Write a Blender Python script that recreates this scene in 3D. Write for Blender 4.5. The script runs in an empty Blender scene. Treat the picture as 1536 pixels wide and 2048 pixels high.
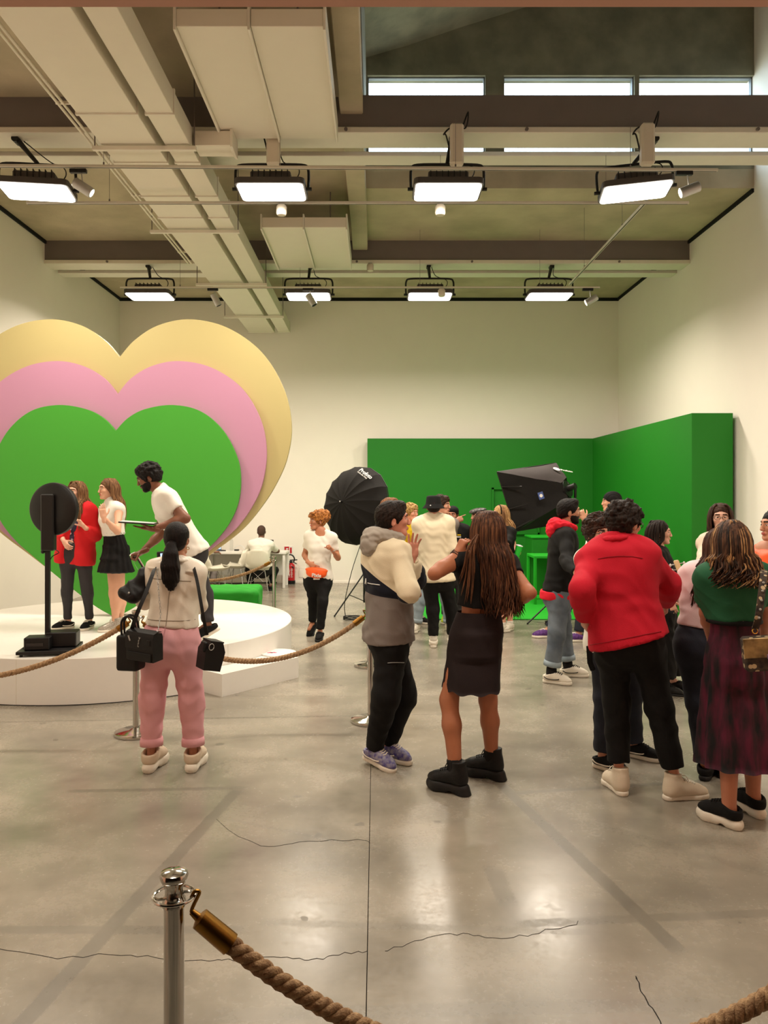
import bpy, math, random
import numpy as np
from mathutils import Vector, Matrix
random.seed(7)
SC = bpy.context.scene
COL = SC.collection
F_PX, CX, CY, CAMZ = 1540.0, 752.0, 988.0, 1.8     # focal length in pixels, vanishing point, eye height

# ------------------------------------------------------------------ camera
cam_d = bpy.data.cameras.new('camera')
cam = bpy.data.objects.new('view_camera', cam_d)
COL.objects.link(cam)
cam.location = (0, 0, CAMZ)
cam.rotation_euler = (math.radians(90), 0, 0)
cam_d.sensor_fit = 'VERTICAL'
cam_d.sensor_height = 36.0
cam_d.lens = F_PX / 2048 * 36.0
cam_d.shift_x = (768 - CX) / 2048
cam_d.shift_y = (CY - 1024) / 2048
cam_d.clip_start = 0.02
SC.camera = cam

# ------------------------------------------------------------------ world, exposure
w = bpy.data.worlds.new('world'); SC.world = w; w.use_nodes = True
bg = w.node_tree.nodes['Background']
bg.inputs[0].default_value = (0.80, 0.93, 1.0, 1)
bg.inputs[1].default_value = 8.0
SC.view_settings.view_transform = 'Standard'
SC.view_settings.look = 'None'
SC.view_settings.gamma = 1
SC.view_settings.use_curve_mapping = False
SC.view_settings.exposure = 0.0
LAMP_W = (36.0, 70.0, 88.0)                     # studio panels: entrance, near and far row
LAMP_COL = (1.0, 0.875, 0.725)
SPOT_W = 40.0

# ------------------------------------------------------------------ helpers
def px(x, y, Y):
    return Vector(((x - CX) * Y / F_PX, Y, CAMZ - (y - CY) * Y / F_PX))
def gp(x, y, Z=0.0):                            # point of a horizontal plane seen at a photo pixel
    return px(x, y, (CAMZ - Z) * F_PX / (y - CY))
def srgb(*c):
    f = lambda v: v / 12.92 if v <= 0.04045 else ((v + 0.055) / 1.055) ** 2.4
    return tuple(f(v / 255.0) for v in c) + (1.0,)

MATS = {}
def pm(name, col, rough=0.55, metal=0.0, var=0.12, scale=18.0, bump=0.0, bscale=120.0, emit=0.0,
       spec=0.5, coat=0.0, stretch=None, trans=0.0, alpha=1.0, col2=None, sheen=0.0, ior=1.45):
    if name in MATS: return MATS[name]
    m = bpy.data.materials.new(name); m.use_nodes = True
    nt = m.node_tree; b = nt.nodes['Principled BSDF']
    c = srgb(*col) if max(col) > 1.0 else tuple(col) + (1,)
    tc = nt.nodes.new('ShaderNodeTexCoord')
    mp = nt.nodes.new('ShaderNodeMapping')
    if stretch: mp.inputs['Scale'].default_value = stretch
    nt.links.new(tc.outputs['Object'], mp.inputs[0])
    no = nt.nodes.new('ShaderNodeTexNoise'); no.inputs['Scale'].default_value = scale
    no.inputs['Detail'].default_value = 4
    nt.links.new(mp.outputs[0], no.inputs['Vector'])
    mx = nt.nodes.new('ShaderNodeMix'); mx.data_type = 'RGBA'
    c2 = srgb(*col2) if col2 else tuple(max(0, v * (1 + var)) for v in c[:3]) + (1,)
    c1 = c if col2 else tuple(v * (1 - var) for v in c[:3]) + (1,)
    mx.inputs[6].default_value = c1; mx.inputs[7].default_value = c2
    if col2:
        rp = nt.nodes.new('ShaderNodeMapRange'); rp.inputs[1].default_value = 0.36; rp.inputs[2].default_value = 0.64
        nt.links.new(no.outputs['Fac'], rp.inputs[0]); nt.links.new(rp.outputs[0], mx.inputs[0])
    else:
        nt.links.new(no.outputs['Fac'], mx.inputs[0])
    nt.links.new(mx.outputs[2], b.inputs['Base Color'])
    b.inputs['Roughness'].default_value = rough
    b.inputs['Metallic'].default_value = metal
    b.inputs['Specular IOR Level'].default_value = spec
    b.inputs['Coat Weight'].default_value = coat
    b.inputs['Sheen Weight'].default_value = sheen
    b.inputs['Transmission Weight'].default_value = trans
    b.inputs['IOR'].default_value = ior
    b.inputs['Alpha'].default_value = alpha
    if emit:
        b.inputs['Emission Color'].default_value = c; b.inputs['Emission Strength'].default_value = emit
    if bump:
        n2 = nt.nodes.new('ShaderNodeTexNoise'); n2.inputs['Scale'].default_value = bscale; n2.inputs['Detail'].default_value = 5
        nt.links.new(mp.outputs[0], n2.inputs['Vector'])
        bp = nt.nodes.new('ShaderNodeBump'); bp.inputs['Strength'].default_value = bump; bp.inputs['Distance'].default_value = 0.01
        nt.links.new(n2.outputs['Fac'], bp.inputs['Height']); nt.links.new(bp.outputs[0], b.inputs['Normal'])
    MATS[name] = m
    return m

def mark(o, label=None, cat=None, group=None, kind=None):
    if label: o['label'] = label
    if cat: o['category'] = cat
    if group: o['group'] = group
    if kind: o['kind'] = kind
    return o
def thing(name, label, cat, loc=(0, 0, 0), group=None, rz=0.0):
    o = bpy.data.objects.new(name, None); COL.objects.link(o)
    o.empty_display_size = 0.1
    o.location = loc; o.rotation_euler = (0, 0, rz)
    return mark(o, label, cat, group)
def root_of(o):
    v = Vector((0, 0, 0))
    while o is not None:
        v += o.location; o = o.parent
    return v
def link_mesh(name, me, mats, parent=None, world=True):
    """world=True: mesh is in world coordinates and gets shifted below its parent's origin."""
    o = bpy.data.objects.new(name, me); COL.objects.link(o)
    for m in (mats if isinstance(mats, (list, tuple)) else [mats]): me.materials.append(m)
    if parent is not None:
        if world: me.transform(Matrix.Translation(-root_of(parent)))
        o.parent = parent
    return o

class MB:
    """collects shapes and links them as ONE mesh"""
    def __init__(s): s.v = []; s.f = []; s.mi = []
    def raw(s, vs, fs, mi=0, M=None):
        o = len(s.v)
        s.v += [tuple(M @ Vector(p)) if M else tuple(p) for p in vs]
        s.f += [tuple(i + o for i in f) for f in fs]; s.mi += [mi] * len(fs)
        return s
    def box(s, lo, hi, b=0.0, mi=0, M=None):
        lo = [min(a, c) for a, c in zip(lo, hi)] if False else lo
        x0, y0, z0 = lo; x1, y1, z1 = hi
        if b <= 0:
            vs = [(x, y, z) for x in (x0, x1) for y in (y0, y1) for z in (z0, z1)]
            fs = [(0, 1, 3, 2), (4, 6, 7, 5), (0, 4, 5, 1), (2, 3, 7, 6), (0, 2, 6, 4), (1, 5, 7, 3)]
            return s.raw(vs, fs, mi, M)
        b = min(b, (x1 - x0) * .45, (y1 - y0) * .45, (z1 - z0) * .45)
        vs = []; ix = {}
        for sx in (0, 1):
            for sy in (0, 1):
                for sz in (0, 1):
                    X, Y, Z = (x0, x1)[sx], (y0, y1)[sy], (z0, z1)[sz]
                    dx, dy, dz = (b, -b)[sx], (b, -b)[sy], (b, -b)[sz]
                    for a, p in (('x', (X, Y + dy, Z + dz)), ('y', (X + dx, Y, Z + dz)), ('z', (X + dx, Y + dy, Z))):
                        ix[(a, sx, sy, sz)] = len(vs); vs.append(p)
        fs = []
        for q in (0, 1):
            o = (lambda t: t) if q else (lambda t: t[::-1])
            fs.append(o(tuple(ix[('x', q, *k)] for k in ((0, 0), (1, 0), (1, 1), (0, 1)))))
            fs.append(o(tuple(ix[('y', k[0], q, k[1])] for k in ((0, 0), (0, 1), (1, 1), (1, 0)))))
            fs.append(o(tuple(ix[('z', k[0], k[1], q)] for k in ((0, 0), (1, 0), (1, 1), (0, 1)))))
        for p in (0, 1):
            for q in (0, 1):
                for a, b2, t in (('x', 'y', lambda r: (p, q, r)), ('x', 'z', lambda r: (p, r, q)), ('y', 'z', lambda r: (r, p, q))):
                    f = (ix[(a, *t(0))], ix[(a, *t(1))], ix[(b2, *t(1))], ix[(b2, *t(0))])
                    fs.append(f)
        for k in [(a, c, d) for a in (0, 1) for c in (0, 1) for d in (0, 1)]:
            fs.append((ix[('x', *k)], ix[('y', *k)], ix[('z', *k)]))
        c = Vector(((x0 + x1) / 2, (y0 + y1) / 2, (z0 + z1) / 2)); out = []
        for f in fs:
            P = [Vector(vs[i]) for i in f]; n = (P[1] - P[0]).cross(P[2] - P[0])
            out.append(f if n.dot(sum(P, Vector()) / len(P) - c) > 0 else f[::-1])
        return s.raw(vs, out, mi, M)
    def obox(s, c, half, R, b=0.0, mi=0):       # oriented box
        M = Matrix.Translation(Vector(c)) @ (R.to_4x4() if R is not None else Matrix())
        return s.box([-h for h in half], half, b, mi, M)
    def tube(s, pts, r, n=8, mi=0, cap=True, up=None):
        pts = [Vector(p) for p in pts]; m = len(pts)
        rs = r if isinstance(r, (list, tuple)) else [r] * m
        t0 = (pts[1] - pts[0]).normalized()
        u = Vector(up) if up is not None else (Vector((0, 0, 1)) if abs(t0.z) < .9 else Vector((1, 0, 0)))
        vs = []; fs = []
        for i in range(m):
            t = (pts[min(i + 1, m - 1)] - pts[max(i - 1, 0)]).normalized()
            a = u - t * u.dot(t)
            if a.length < 1e-5: a = t.orthogonal()
            a.normalize(); b = t.cross(a); u = a
            for k in range(n):
                an = 2 * math.pi * k / n
                vs.append(pts[i] + (a * math.cos(an) + b * math.sin(an)) * rs[i])
        for i in range(m - 1):
            for k in range(n):
                k2 = (k + 1) % n
                fs.append((i * n + k, i * n + k2, (i + 1) * n + k2, (i + 1) * n + k))
        if cap:
            fs.append(tuple(range(n))[::-1]); fs.append(tuple((m - 1) * n + k for k in range(n)))
        return s.raw(vs, fs, mi)
    def cyl(s, a, b, r, r2=None, n=20, mi=0):
        return s.tube([a, b], [r, r if r2 is None else r2], n, mi)
    def lathe(s, prof, o=(0, 0, 0), n=28, mi=0, R=None):   # prof: (radius, height)
        vs = []; fs = []; m = len(prof)
        for r, h in prof:
            for k in range(n):
                a = 2 * math.pi * k / n
                p = Vector((r * math.cos(a), r * math.sin(a), h))
                vs.append((R @ p if R is not None else p) + Vector(o))
        for i in range(m - 1):
            for k in range(n):
                k2 = (k + 1) % n
                fs.append((i * n + k, i * n + k2, (i + 1) * n + k2, (i + 1) * n + k))
        fs.append(tuple(range(n))[::-1]); fs.append(tuple((m - 1) * n + k for k in range(n)))
        return s.raw(vs, fs, mi)
    def sphere(s, c, r, n=12, mi=0, R=None):
        r = r if isinstance(r, (list, tuple)) else (r, r, r)
        m = max(4, n // 2); vs = []; fs = []
        for i in range(1, m):
            th = math.pi * i / m
            for k in range(n):
                a = 2 * math.pi * k / n
                vs.append((r[0] * math.sin(th) * math.cos(a), r[1] * math.sin(th) * math.sin(a), r[2] * math.cos(th)))
        vs += [(0, 0, r[2]), (0, 0, -r[2])]
        for i in range(m - 2):
            for k in range(n):
                k2 = (k + 1) % n
                fs.append((i * n + k, (i + 1) * n + k, (i + 1) * n + k2, i * n + k2))
        T = len(vs) - 2
        for k in range(n):
            k2 = (k + 1) % n
            fs.append((T, k, k2)); fs.append((T + 1, (m - 2) * n + k2, (m - 2) * n + k))
        M = Matrix.Translation(Vector(c)) @ (R.to_4x4() if R is not None else Matrix())
        return s.raw(vs, fs, mi, M)
    def prism(s, poly, d, M=None, mi=0):        # outline in XZ, extruded along +Y by d
        n = len(poly)
        vs = [(x, 0, z) for x, z in poly] + [(x, d, z) for x, z in poly]
        ar = sum(poly[i][0] * poly[(i + 1) % n][1] - poly[(i + 1) % n][0] * poly[i][1] for i in range(n))
        fs = [tuple(range(n)), tuple(range(n, 2 * n))[::-1]]
        fs += [(i, i + n, (i + 1) % n + n, (i + 1) % n) for i in range(n)]
        if ar < 0: fs = [f[::-1] for f in fs]
        return s.raw(vs, fs, mi, M)
    def build(s, name, mats, parent=None, smooth=False, world=True):
        me = bpy.data.meshes.new(name)
        me.from_pydata([tuple(p) for p in s.v], [], s.f)
        me.polygons.foreach_set('material_index', s.mi)
        o = link_mesh(name, me, mats, parent, world)
        if smooth:
            me.shade_smooth()
            if smooth != 2: me.set_sharp_from_angle(angle=math.radians(38))
        return o
def cat(pts, n=8, closed=False):                # Catmull-Rom
    P = [Vector(p) for p in pts]; out = []; m = len(P)
    for i in range(m if closed else m - 1):
        a = P[(i - 1) % m] if closed else P[max(i - 1, 0)]
        b, c = P[i], P[(i + 1) % m]
        d = P[(i + 2) % m] if closed else P[min(i + 2, m - 1)]
        for k in range(n):
            t = k / n
            out.append(0.5 * ((2 * b) + (c - a) * t + (2 * a - 5 * b + 4 * c - d) * t * t + (3 * b - a - 3 * c + d) * t ** 3))
    if not closed: out.append(P[-1].copy())
    return out
def copy_thing(o, label=None, loc=None, rz=None):
    c = o.copy(); COL.objects.link(c)
    for ch in o.children:
        d = ch.copy(); COL.objects.link(d); d.parent = c
        for g in ch.children:
            e = g.copy(); COL.objects.link(e); e.parent = d
    if label: c['label'] = label
    if loc is not None: c.location = loc
    if rz is not None: c.rotation_euler = (0, 0, rz)
    return c
def text_mesh(name, txt, size, M, mat_, parent, depth=0.0008, bold=0.0):
    cu = bpy.data.curves.new(name, 'FONT'); cu.body = txt; cu.size = size; cu.extrude = depth; cu.offset = bold
    cu.align_x = 'CENTER'; cu.align_y = 'CENTER'; cu.resolution_u = 3
    to = bpy.data.objects.new(name, cu); COL.objects.link(to)
    bpy.context.view_layer.update()
    me = bpy.data.meshes.new_from_object(to.evaluated_get(bpy.context.evaluated_depsgraph_get()))
    bpy.data.objects.remove(to)
    me.transform(M); me.name = name
    return link_mesh(name, me, mat_, parent)
def frame(x, y, z):                              # 3x3 matrix from three axes
    return Matrix((x, y, z)).transposed()
# ------------------------------------------------------------------ the room
XL, XR, YB, YF, ZC = -5.19, 4.91, 15.6, 1.0, 5.77
m_wall = pm('white_wall_paint', (244, 238, 228), 0.65, var=0.02, scale=3, bump=0.03, bscale=60)
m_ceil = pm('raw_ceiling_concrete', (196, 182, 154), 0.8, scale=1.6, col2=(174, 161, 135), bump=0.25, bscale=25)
m_beamd = pm('dark_grey_steel', (116, 107, 102), 0.6, var=0.1, scale=4)
m_flange = pm('white_steel_bar', (226, 220, 204), 0.5, var=0.06, scale=6)
m_duct = pm('white_duct_panel', (228, 221, 203), 0.55, var=0.03, scale=5)
m_black = pm('black_metal', (16, 15, 15), 0.45, var=0.2)
m_gap = pm('black_shadow_gap', (14, 13, 12), 0.9)
m_entry = pm('brown_entry_wall', (58, 44, 37), .8)
m_portal = pm('lintel_plaster', (252, 196, 172), 0.8, var=0.04)
m_white = pm('white_lacquer', (236, 233, 226), 0.32, var=0.02, spec=0.5)
m_chrome = pm('polished_steel', (190, 186, 180), 0.12, 1.0, var=0.05)

def floor_material():
    m = bpy.data.materials.new('polished_concrete'); m.use_nodes = True
    nt = m.node_tree; N = nt.nodes; L = nt.links; b = N['Principled BSDF']
    tc = N.new('ShaderNodeTexCoord'); sep = N.new('ShaderNodeSeparateXYZ'); L.new(tc.outputs['Object'], sep.inputs[0])
    def math_(op, a, c=None, d=None, clamp=False):
        n = N.new('ShaderNodeMath'); n.operation = op; n.use_clamp = clamp
        for i, v in enumerate((a, c, d)):
            if v is None: continue
            if isinstance(v, (int, float)): n.inputs[i].default_value = v
            else: L.new(v, n.inputs[i])
        return n.outputs[0]
    def noise(scale, det=5, rough=.55, st=None):
        n = N.new('ShaderNodeTexNoise'); n.inputs['Scale'].default_value = scale; n.inputs['Detail'].default_value = det
        n.inputs['Roughness'].default_value = rough
        if st:
            mp = N.new('ShaderNodeMapping'); mp.inputs['Scale'].default_value = st; L.new(tc.outputs['Object'], mp.inputs[0]); L.new(mp.outputs[0], n.inputs['Vector'])
        else: L.new(tc.outputs['Object'], n.inputs['Vector'])
        return n.outputs['Fac']
    big = noise(0.6, 6, .6, (1, 1.2, 1)); mid = noise(1.9, 7, .62); fine = noise(40, 4); patch = noise(1.4, 3, .5, (.5, 1.6, 1))
    f = math_('ADD', math_('MULTIPLY', big, 0.5), math_('MULTIPLY', mid, 0.5))
    f = math_('ADD', f, math_('MULTIPLY', math_('SUBTRACT', patch, .5), .35))
    ramp = N.new('ShaderNodeValToRGB'); L.new(f, ramp.inputs[0])
    e = ramp.color_ramp.elements
    e[0].position = 0.33; e[0].color = srgb(118, 112, 101); e[1].position = 0.66; e[1].color = srgb(166, 157, 142)
    x = e = ramp.color_ramp.elements.new(0.5); x.color = srgb(143, 136, 122)
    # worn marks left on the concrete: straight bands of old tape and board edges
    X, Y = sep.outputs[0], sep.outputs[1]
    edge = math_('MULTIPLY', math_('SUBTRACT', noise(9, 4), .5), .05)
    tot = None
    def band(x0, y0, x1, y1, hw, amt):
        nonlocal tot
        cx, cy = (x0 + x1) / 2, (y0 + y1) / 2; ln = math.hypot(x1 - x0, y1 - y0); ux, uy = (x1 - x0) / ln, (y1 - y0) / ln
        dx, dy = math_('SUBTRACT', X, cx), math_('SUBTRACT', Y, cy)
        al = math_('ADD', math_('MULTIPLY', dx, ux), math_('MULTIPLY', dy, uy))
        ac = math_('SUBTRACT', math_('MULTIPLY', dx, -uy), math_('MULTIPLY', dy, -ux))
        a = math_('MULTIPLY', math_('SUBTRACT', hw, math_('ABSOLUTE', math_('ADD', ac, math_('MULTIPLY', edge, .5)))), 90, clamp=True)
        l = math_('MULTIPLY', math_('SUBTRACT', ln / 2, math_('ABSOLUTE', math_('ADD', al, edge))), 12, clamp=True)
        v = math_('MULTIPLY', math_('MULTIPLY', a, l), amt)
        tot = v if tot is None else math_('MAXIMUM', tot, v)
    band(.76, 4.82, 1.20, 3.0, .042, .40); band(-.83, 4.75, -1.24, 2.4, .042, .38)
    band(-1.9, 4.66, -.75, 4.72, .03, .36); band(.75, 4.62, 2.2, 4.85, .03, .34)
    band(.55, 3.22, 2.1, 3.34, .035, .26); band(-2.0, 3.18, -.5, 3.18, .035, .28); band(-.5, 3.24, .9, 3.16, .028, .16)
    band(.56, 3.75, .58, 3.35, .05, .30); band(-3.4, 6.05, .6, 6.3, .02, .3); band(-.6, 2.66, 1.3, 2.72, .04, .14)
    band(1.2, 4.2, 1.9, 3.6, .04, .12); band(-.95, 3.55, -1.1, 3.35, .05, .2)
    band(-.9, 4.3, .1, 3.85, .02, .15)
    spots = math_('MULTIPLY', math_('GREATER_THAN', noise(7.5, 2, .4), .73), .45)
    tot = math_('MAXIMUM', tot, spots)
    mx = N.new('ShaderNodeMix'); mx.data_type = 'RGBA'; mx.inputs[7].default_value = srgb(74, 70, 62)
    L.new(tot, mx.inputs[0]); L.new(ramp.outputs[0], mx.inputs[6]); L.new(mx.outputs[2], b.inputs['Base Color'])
    r = math_('ADD', math_('MULTIPLY', mid, .30), .10)
    r = math_('ADD', r, math_('MULTIPLY', math_('SUBTRACT', fine, .5), .16))
    r = math_('ADD', r, math_('MULTIPLY', tot, .2))
    L.new(r, b.inputs['Roughness']); b.inputs['Specular IOR Level'].default_value = 0.5
    bp = N.new('ShaderNodeBump'); bp.inputs['Strength'].default_value = .06; bp.inputs['Distance'].default_value = .004
    L.new(noise(22, 5), bp.inputs['Height']); L.new(bp.outputs[0], b.inputs['Normal'])
    return m
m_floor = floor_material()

def struct(name, mb, m, parent=None, smooth=False):
    o = mb.build(name, m, parent, smooth)
    if parent is None: o['kind'] = 'structure'
    return o
# floor: saw-cut slabs with recessed joints over a dark bed
fl = struct('floor', MB().box((XL - .2, -3.2, -.2), (XR + .2, YB + .2, -.012)), m_gap)
xs = [XL, -.034, XR]; ys = [-3.0, 6.86, 11.9, YB]
for i in range(2):
    for j in range(3):
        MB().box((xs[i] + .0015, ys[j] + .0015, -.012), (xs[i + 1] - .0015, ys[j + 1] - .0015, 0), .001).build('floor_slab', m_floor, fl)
# hairline cracks
ck = MB()
def crack(pts, wd=.0022):
    P = cat([gp(x, y) for x, y in pts], 5)
    P = [p + Vector((random.uniform(-.006, .006), random.uniform(-.012, .012), .0006)) for p in P]
    ck.tube(P, wd * .5, 4)
crack([(0, 1895), (120, 1915), (240, 1908), (330, 1918), (420, 1921), (480, 1920), (560, 1914), (620, 1922), (680, 1908), (735, 1905)])
crack([(768, 1905), (830, 1882), (900, 1868), (960, 1872), (1030, 1874), (1090, 1862), (1160, 1845)])
crack([(1270, 1950), (1285, 1985), (1320, 2046), (1345, 2090)], .004)
crack([(430, 1640), (520, 1692), (600, 1685), (700, 1680), (742, 1684)])
ck.build('floor_crack', m_gap, fl)

struct('wall_left', MB().box((XL - .2, -3.2, 0), (XL, YB + .2, ZC)), m_wall)
struct('wall_right', MB().box((XR, -3.2, 0), (XR + .2, YB + .2, 9.2)), m_wall)
struct('wall_back', MB().box((XL, YB, 0), (XR, YB + .2, ZC)), m_wall)
pw = MB()                                       # doorway the photograph is taken from
pw.box((XL, .75, 0), (-1.9, YF, 3.2)).box((1.9, .75, 0), (XR, YF, 3.2)).box((-1.9, .75, 2.4325), (1.9, YF, 3.2))
struct('wall_front', pw, m_portal)
struct('wall_upper_front', MB().box((XL, .75, 3.2), (XR, YF, 9.2)), m_wall)
struct('wall_entry', MB().box((XL, -3.2, 0), (XR, -3.0, 3.2)), m_entry)
for sd in (-1, 1): struct('wall_entry_' + ('left' if sd < 0 else 'right'), MB().box((min(sd * 1.9, sd * 2.1), -3.2, 0), (max(sd * 1.9, sd * 2.1), .75, 2.7)), m_entry)  # unseen dark passage walls, added to darken the reflections in the front post
struct('ceiling_entry', MB().box((-2.1, -3.2, 2.55), (2.1, .75, 2.7)), m_entry)  # unseen, added with the passage walls to keep the post's reflections dark
# ceiling with the skylight well on the right
SX, SY0, SY1 = -.13, 4.4, 10.0
c = MB()
c.box((XL - .2, -3.2, ZC), (SX - .01, YB + .2, ZC + .25)).box((SX - .01, SY1, ZC), (XR + .0, YB + .2, ZC + .25)).box((SX - .01, -3.2, ZC), (XR, SY0, ZC + .25))
struct('ceiling', c, m_ceil)
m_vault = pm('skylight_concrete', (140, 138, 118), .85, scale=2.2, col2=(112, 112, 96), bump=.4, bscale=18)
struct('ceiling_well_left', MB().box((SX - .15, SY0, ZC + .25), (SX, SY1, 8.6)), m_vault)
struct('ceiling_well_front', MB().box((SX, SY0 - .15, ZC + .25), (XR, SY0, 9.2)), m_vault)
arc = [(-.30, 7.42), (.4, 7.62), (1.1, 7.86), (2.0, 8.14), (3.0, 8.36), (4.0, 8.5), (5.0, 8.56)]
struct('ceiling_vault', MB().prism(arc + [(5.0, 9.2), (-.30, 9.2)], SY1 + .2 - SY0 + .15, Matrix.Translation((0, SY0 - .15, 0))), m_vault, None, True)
# clerestory wall with three window openings
cl = MB()
WZ0, WZ1 = 6.13, 7.24
wins = [(-.13 + .02, 1.42), (1.66, 3.36), (3.42, 4.91)]
cl.box((SX, SY1, ZC + .25), (XR, SY1 + .2, WZ0)).box((SX, SY1, WZ1), (XR, SY1 + .2, 9.2))
for a, b_ in ((1.42, 1.66), (3.36, 3.42)): cl.box((a, SY1, WZ0), (b_, SY1 + .2, WZ1))
cl.box((SX, SY1, WZ0), (SX + .02, SY1 + .2, WZ1))
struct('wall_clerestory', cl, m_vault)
m_wframe = pm('grey_window_frame', (120, 128, 134), .5)
m_glass = bpy.data.materials.new('window_glass'); m_glass.use_nodes = True
nt = m_glass.node_tree; tr = nt.nodes.new('ShaderNodeBsdfTransparent'); gl = nt.nodes.new('ShaderNodeBsdfGlossy'); ms = nt.nodes.new('ShaderNodeMixShader')
gl.inputs['Roughness'].default_value = .05; ms.inputs[0].default_value = .08; tr.inputs[0].default_value = (.93, .97, 1, 1)
nt.links.new(tr.outputs[0], ms.inputs[1]); nt.links.new(gl.outputs[0], ms.inputs[2]); nt.links.new(ms.outputs[0], nt.nodes['Material Output'].inputs[0])
for i, (a, b_) in enumerate(wins):
    f = MB(); t = .016
    f.box((a, SY1 + .05, WZ0), (a + t, SY1 + .11, WZ1)).box((b_ - t, SY1 + .05, WZ0), (b_, SY1 + .11, WZ1))
    f.box((a, SY1 + .05, WZ0), (b_, SY1 + .11, WZ0 + t)).box((a, SY1 + .05, WZ1 - t), (b_, SY1 + .11, WZ1))
    wo = struct('window_%d' % (i + 1), f, m_wframe)
    MB().box((a + t, SY1 + .075, WZ0 + t), (b_ - t, SY1 + .083, WZ1 - t)).build('pane', m_glass, wo)
# tie rods of the vault
for i, x in enumerate((.1, 1.4, 2.7)):
    struct('trim_%d' % (10 + i), MB().box((x, 8.2, 7.3), (x + .05, 8.26, 8.4), .004, M=Matrix.Translation((0, 0, 0))), m_wframe)
# black shadow gaps where walls meet the ceiling
struct('trim_1', MB().box((XL, YB - .03, ZC - .06), (XR, YB, ZC)), m_gap)
struct('trim_2', MB().box((XL, YF, ZC - .05), (XL + .03, YB - .03, ZC)), m_gap)
struct('trim_3', MB().box((XR - .03, SY1, ZC - .05), (XR, YB - .03, ZC)), m_gap)
# concrete rib along the room
struct('ceiling_rib', MB().box((-.36, YF, 5.6), (SX, 12.0, ZC), .01), m_ceil)
# twin roof beams
for yb in (3.3, 7.67, 12.03):
    b_ = struct('ceiling_beam', MB().box((XL, yb + .03, 5.46), (XR, yb + .30, ZC + .02)), m_beamd)
    MB().box((XL, yb, 5.40), (XR, yb + .35, 5.46), .006).build('lower_flange', m_flange, b_)
    MB().box((XL, yb + .53, 5.40), (XR, yb + .77, 5.45), .006).build('lower_flange', m_flange, b_)
    for x in (-4.2, -2.6, -.3, 1.5, 3.8):
        MB().cyl((x, yb + .005, 5.43), (x, yb - .02, 5.43), .018, n=8).build('bolt', m_beamd, b_)

# ------------------------------------------------------------------ ducts and panels under the ceiling
ZD = 5.03
for nm, x0, x1, lab in (('air_duct', -2.54, -2.03, 'wide white rectangular air duct running along the ceiling, left of the pair'),
                        ('air_duct', -1.95, -1.72, 'narrow white rectangular air duct running along the ceiling, right of the pair')):
    t = thing(nm, lab, 'duct', (x0, 1.0, ZD))
    cuts = [1.02, 3.6, 6.54, 7.5, 8.35, 9.0, 11.9, 14.0, 15.35]
    for a, b_ in zip(cuts[:-1], cuts[1:]):
        MB().box((x0, a + .006, ZD), (x1, b_ - .006, ZD + .2), .004).build('duct_section', m_duct, t)
        MB().box((x0 - .012, b_ - .014, ZD - .014), (x1 + .012, b_ + .014, ZD + .21), .003).build('joint_flange', m_flange, t)
# support bars below the ducts with their hanger rods
for i, y in enumerate((7.12, 9.38, 11.75, 13.9)):
    x0, x1 = (-2.75, -1.66) if i else (-2.62, -1.66)
    t = thing('duct_hanger', 'grey hanger bar with rods carrying the two air ducts, %s' % ('nearest of the four', 'second from front', 'third from front', 'farthest of the four')[i], 'hanger', (x0, y, ZD - .05), 'duct hangers')
    MB().box((x0, y - .02, ZD - .055), (x1, y + .02, ZD - .016), .003).build('bar', m_flange, t)
    for x in (x0 + .02, x1 - .02):
        MB().cyl((x, y, ZD - .05), (x, y, ZC - .002), .006, n=6).build('rod', m_beamd, t)
# cable conduits left of the duct
t = thing('cable_conduit', 'pair of thin white conduits along the left edge of the wide duct', 'conduit', (-2.70, 1.02, ZD))
for k, dx in enumerate((0, .045)):
    MB().tube([(-2.68 + dx, 1.02, ZD + .06), (-2.68 + dx, 11.0, ZD + .06)], .012, 8).build('pipe', m_duct, t)
for y in (2.5, 4.5, 6.5, 8.5, 10.5):
    MB().box((-2.705, y - .01, ZD + .06), (-2.555, y + .01, ZD + .085), .002).build('clip', m_flange, t)
# ceiling panels
for y0, lab in ((5.6, 'large white radiant ceiling panel hung near the front'), (9.82, 'white radiant ceiling panel hung farther back near the middle of the hall')):
    t = thing('ceiling_panel', lab, 'panel', (-.92, y0, 5.2), 'radiant ceiling panels')
    for a, b_ in ((-1.455, -.925), (-.912, -.385)):
        MB().box((a, y0, 5.2), (b_, y0 + 1.77, 5.33), .004).build('tray', m_duct, t)
    for x in (-1.475, -.935, -.385):
        MB().box((x, y0 - .012, 5.17), (x + .02, y0 + 1.79, 5.37), .003).build('side_rail' if x != -.935 else 'centre_rail', m_flange, t)
    for x in (-1.2, -.6):
        for y in (y0 + .3, y0 + 1.5):
            MB().cyl((x, y, 5.33), (x, y, ZC - .002), .008, n=6).build('hanging_rod', m_beamd, t)

t = thing('branch_duct', 'short white branch duct joining the narrow duct under the large ceiling panel', 'duct', (-1.6, 7.1, 5.2))
MB().box((-1.70, 7.18, 5.05), (-1.34, 7.42, 5.19), .005).build('duct_section', m_duct, t)
MB().box((-1.36, 7.16, 5.03), (-1.335, 7.44, 5.2), .003).build('joint_flange', m_flange, t)

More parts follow.
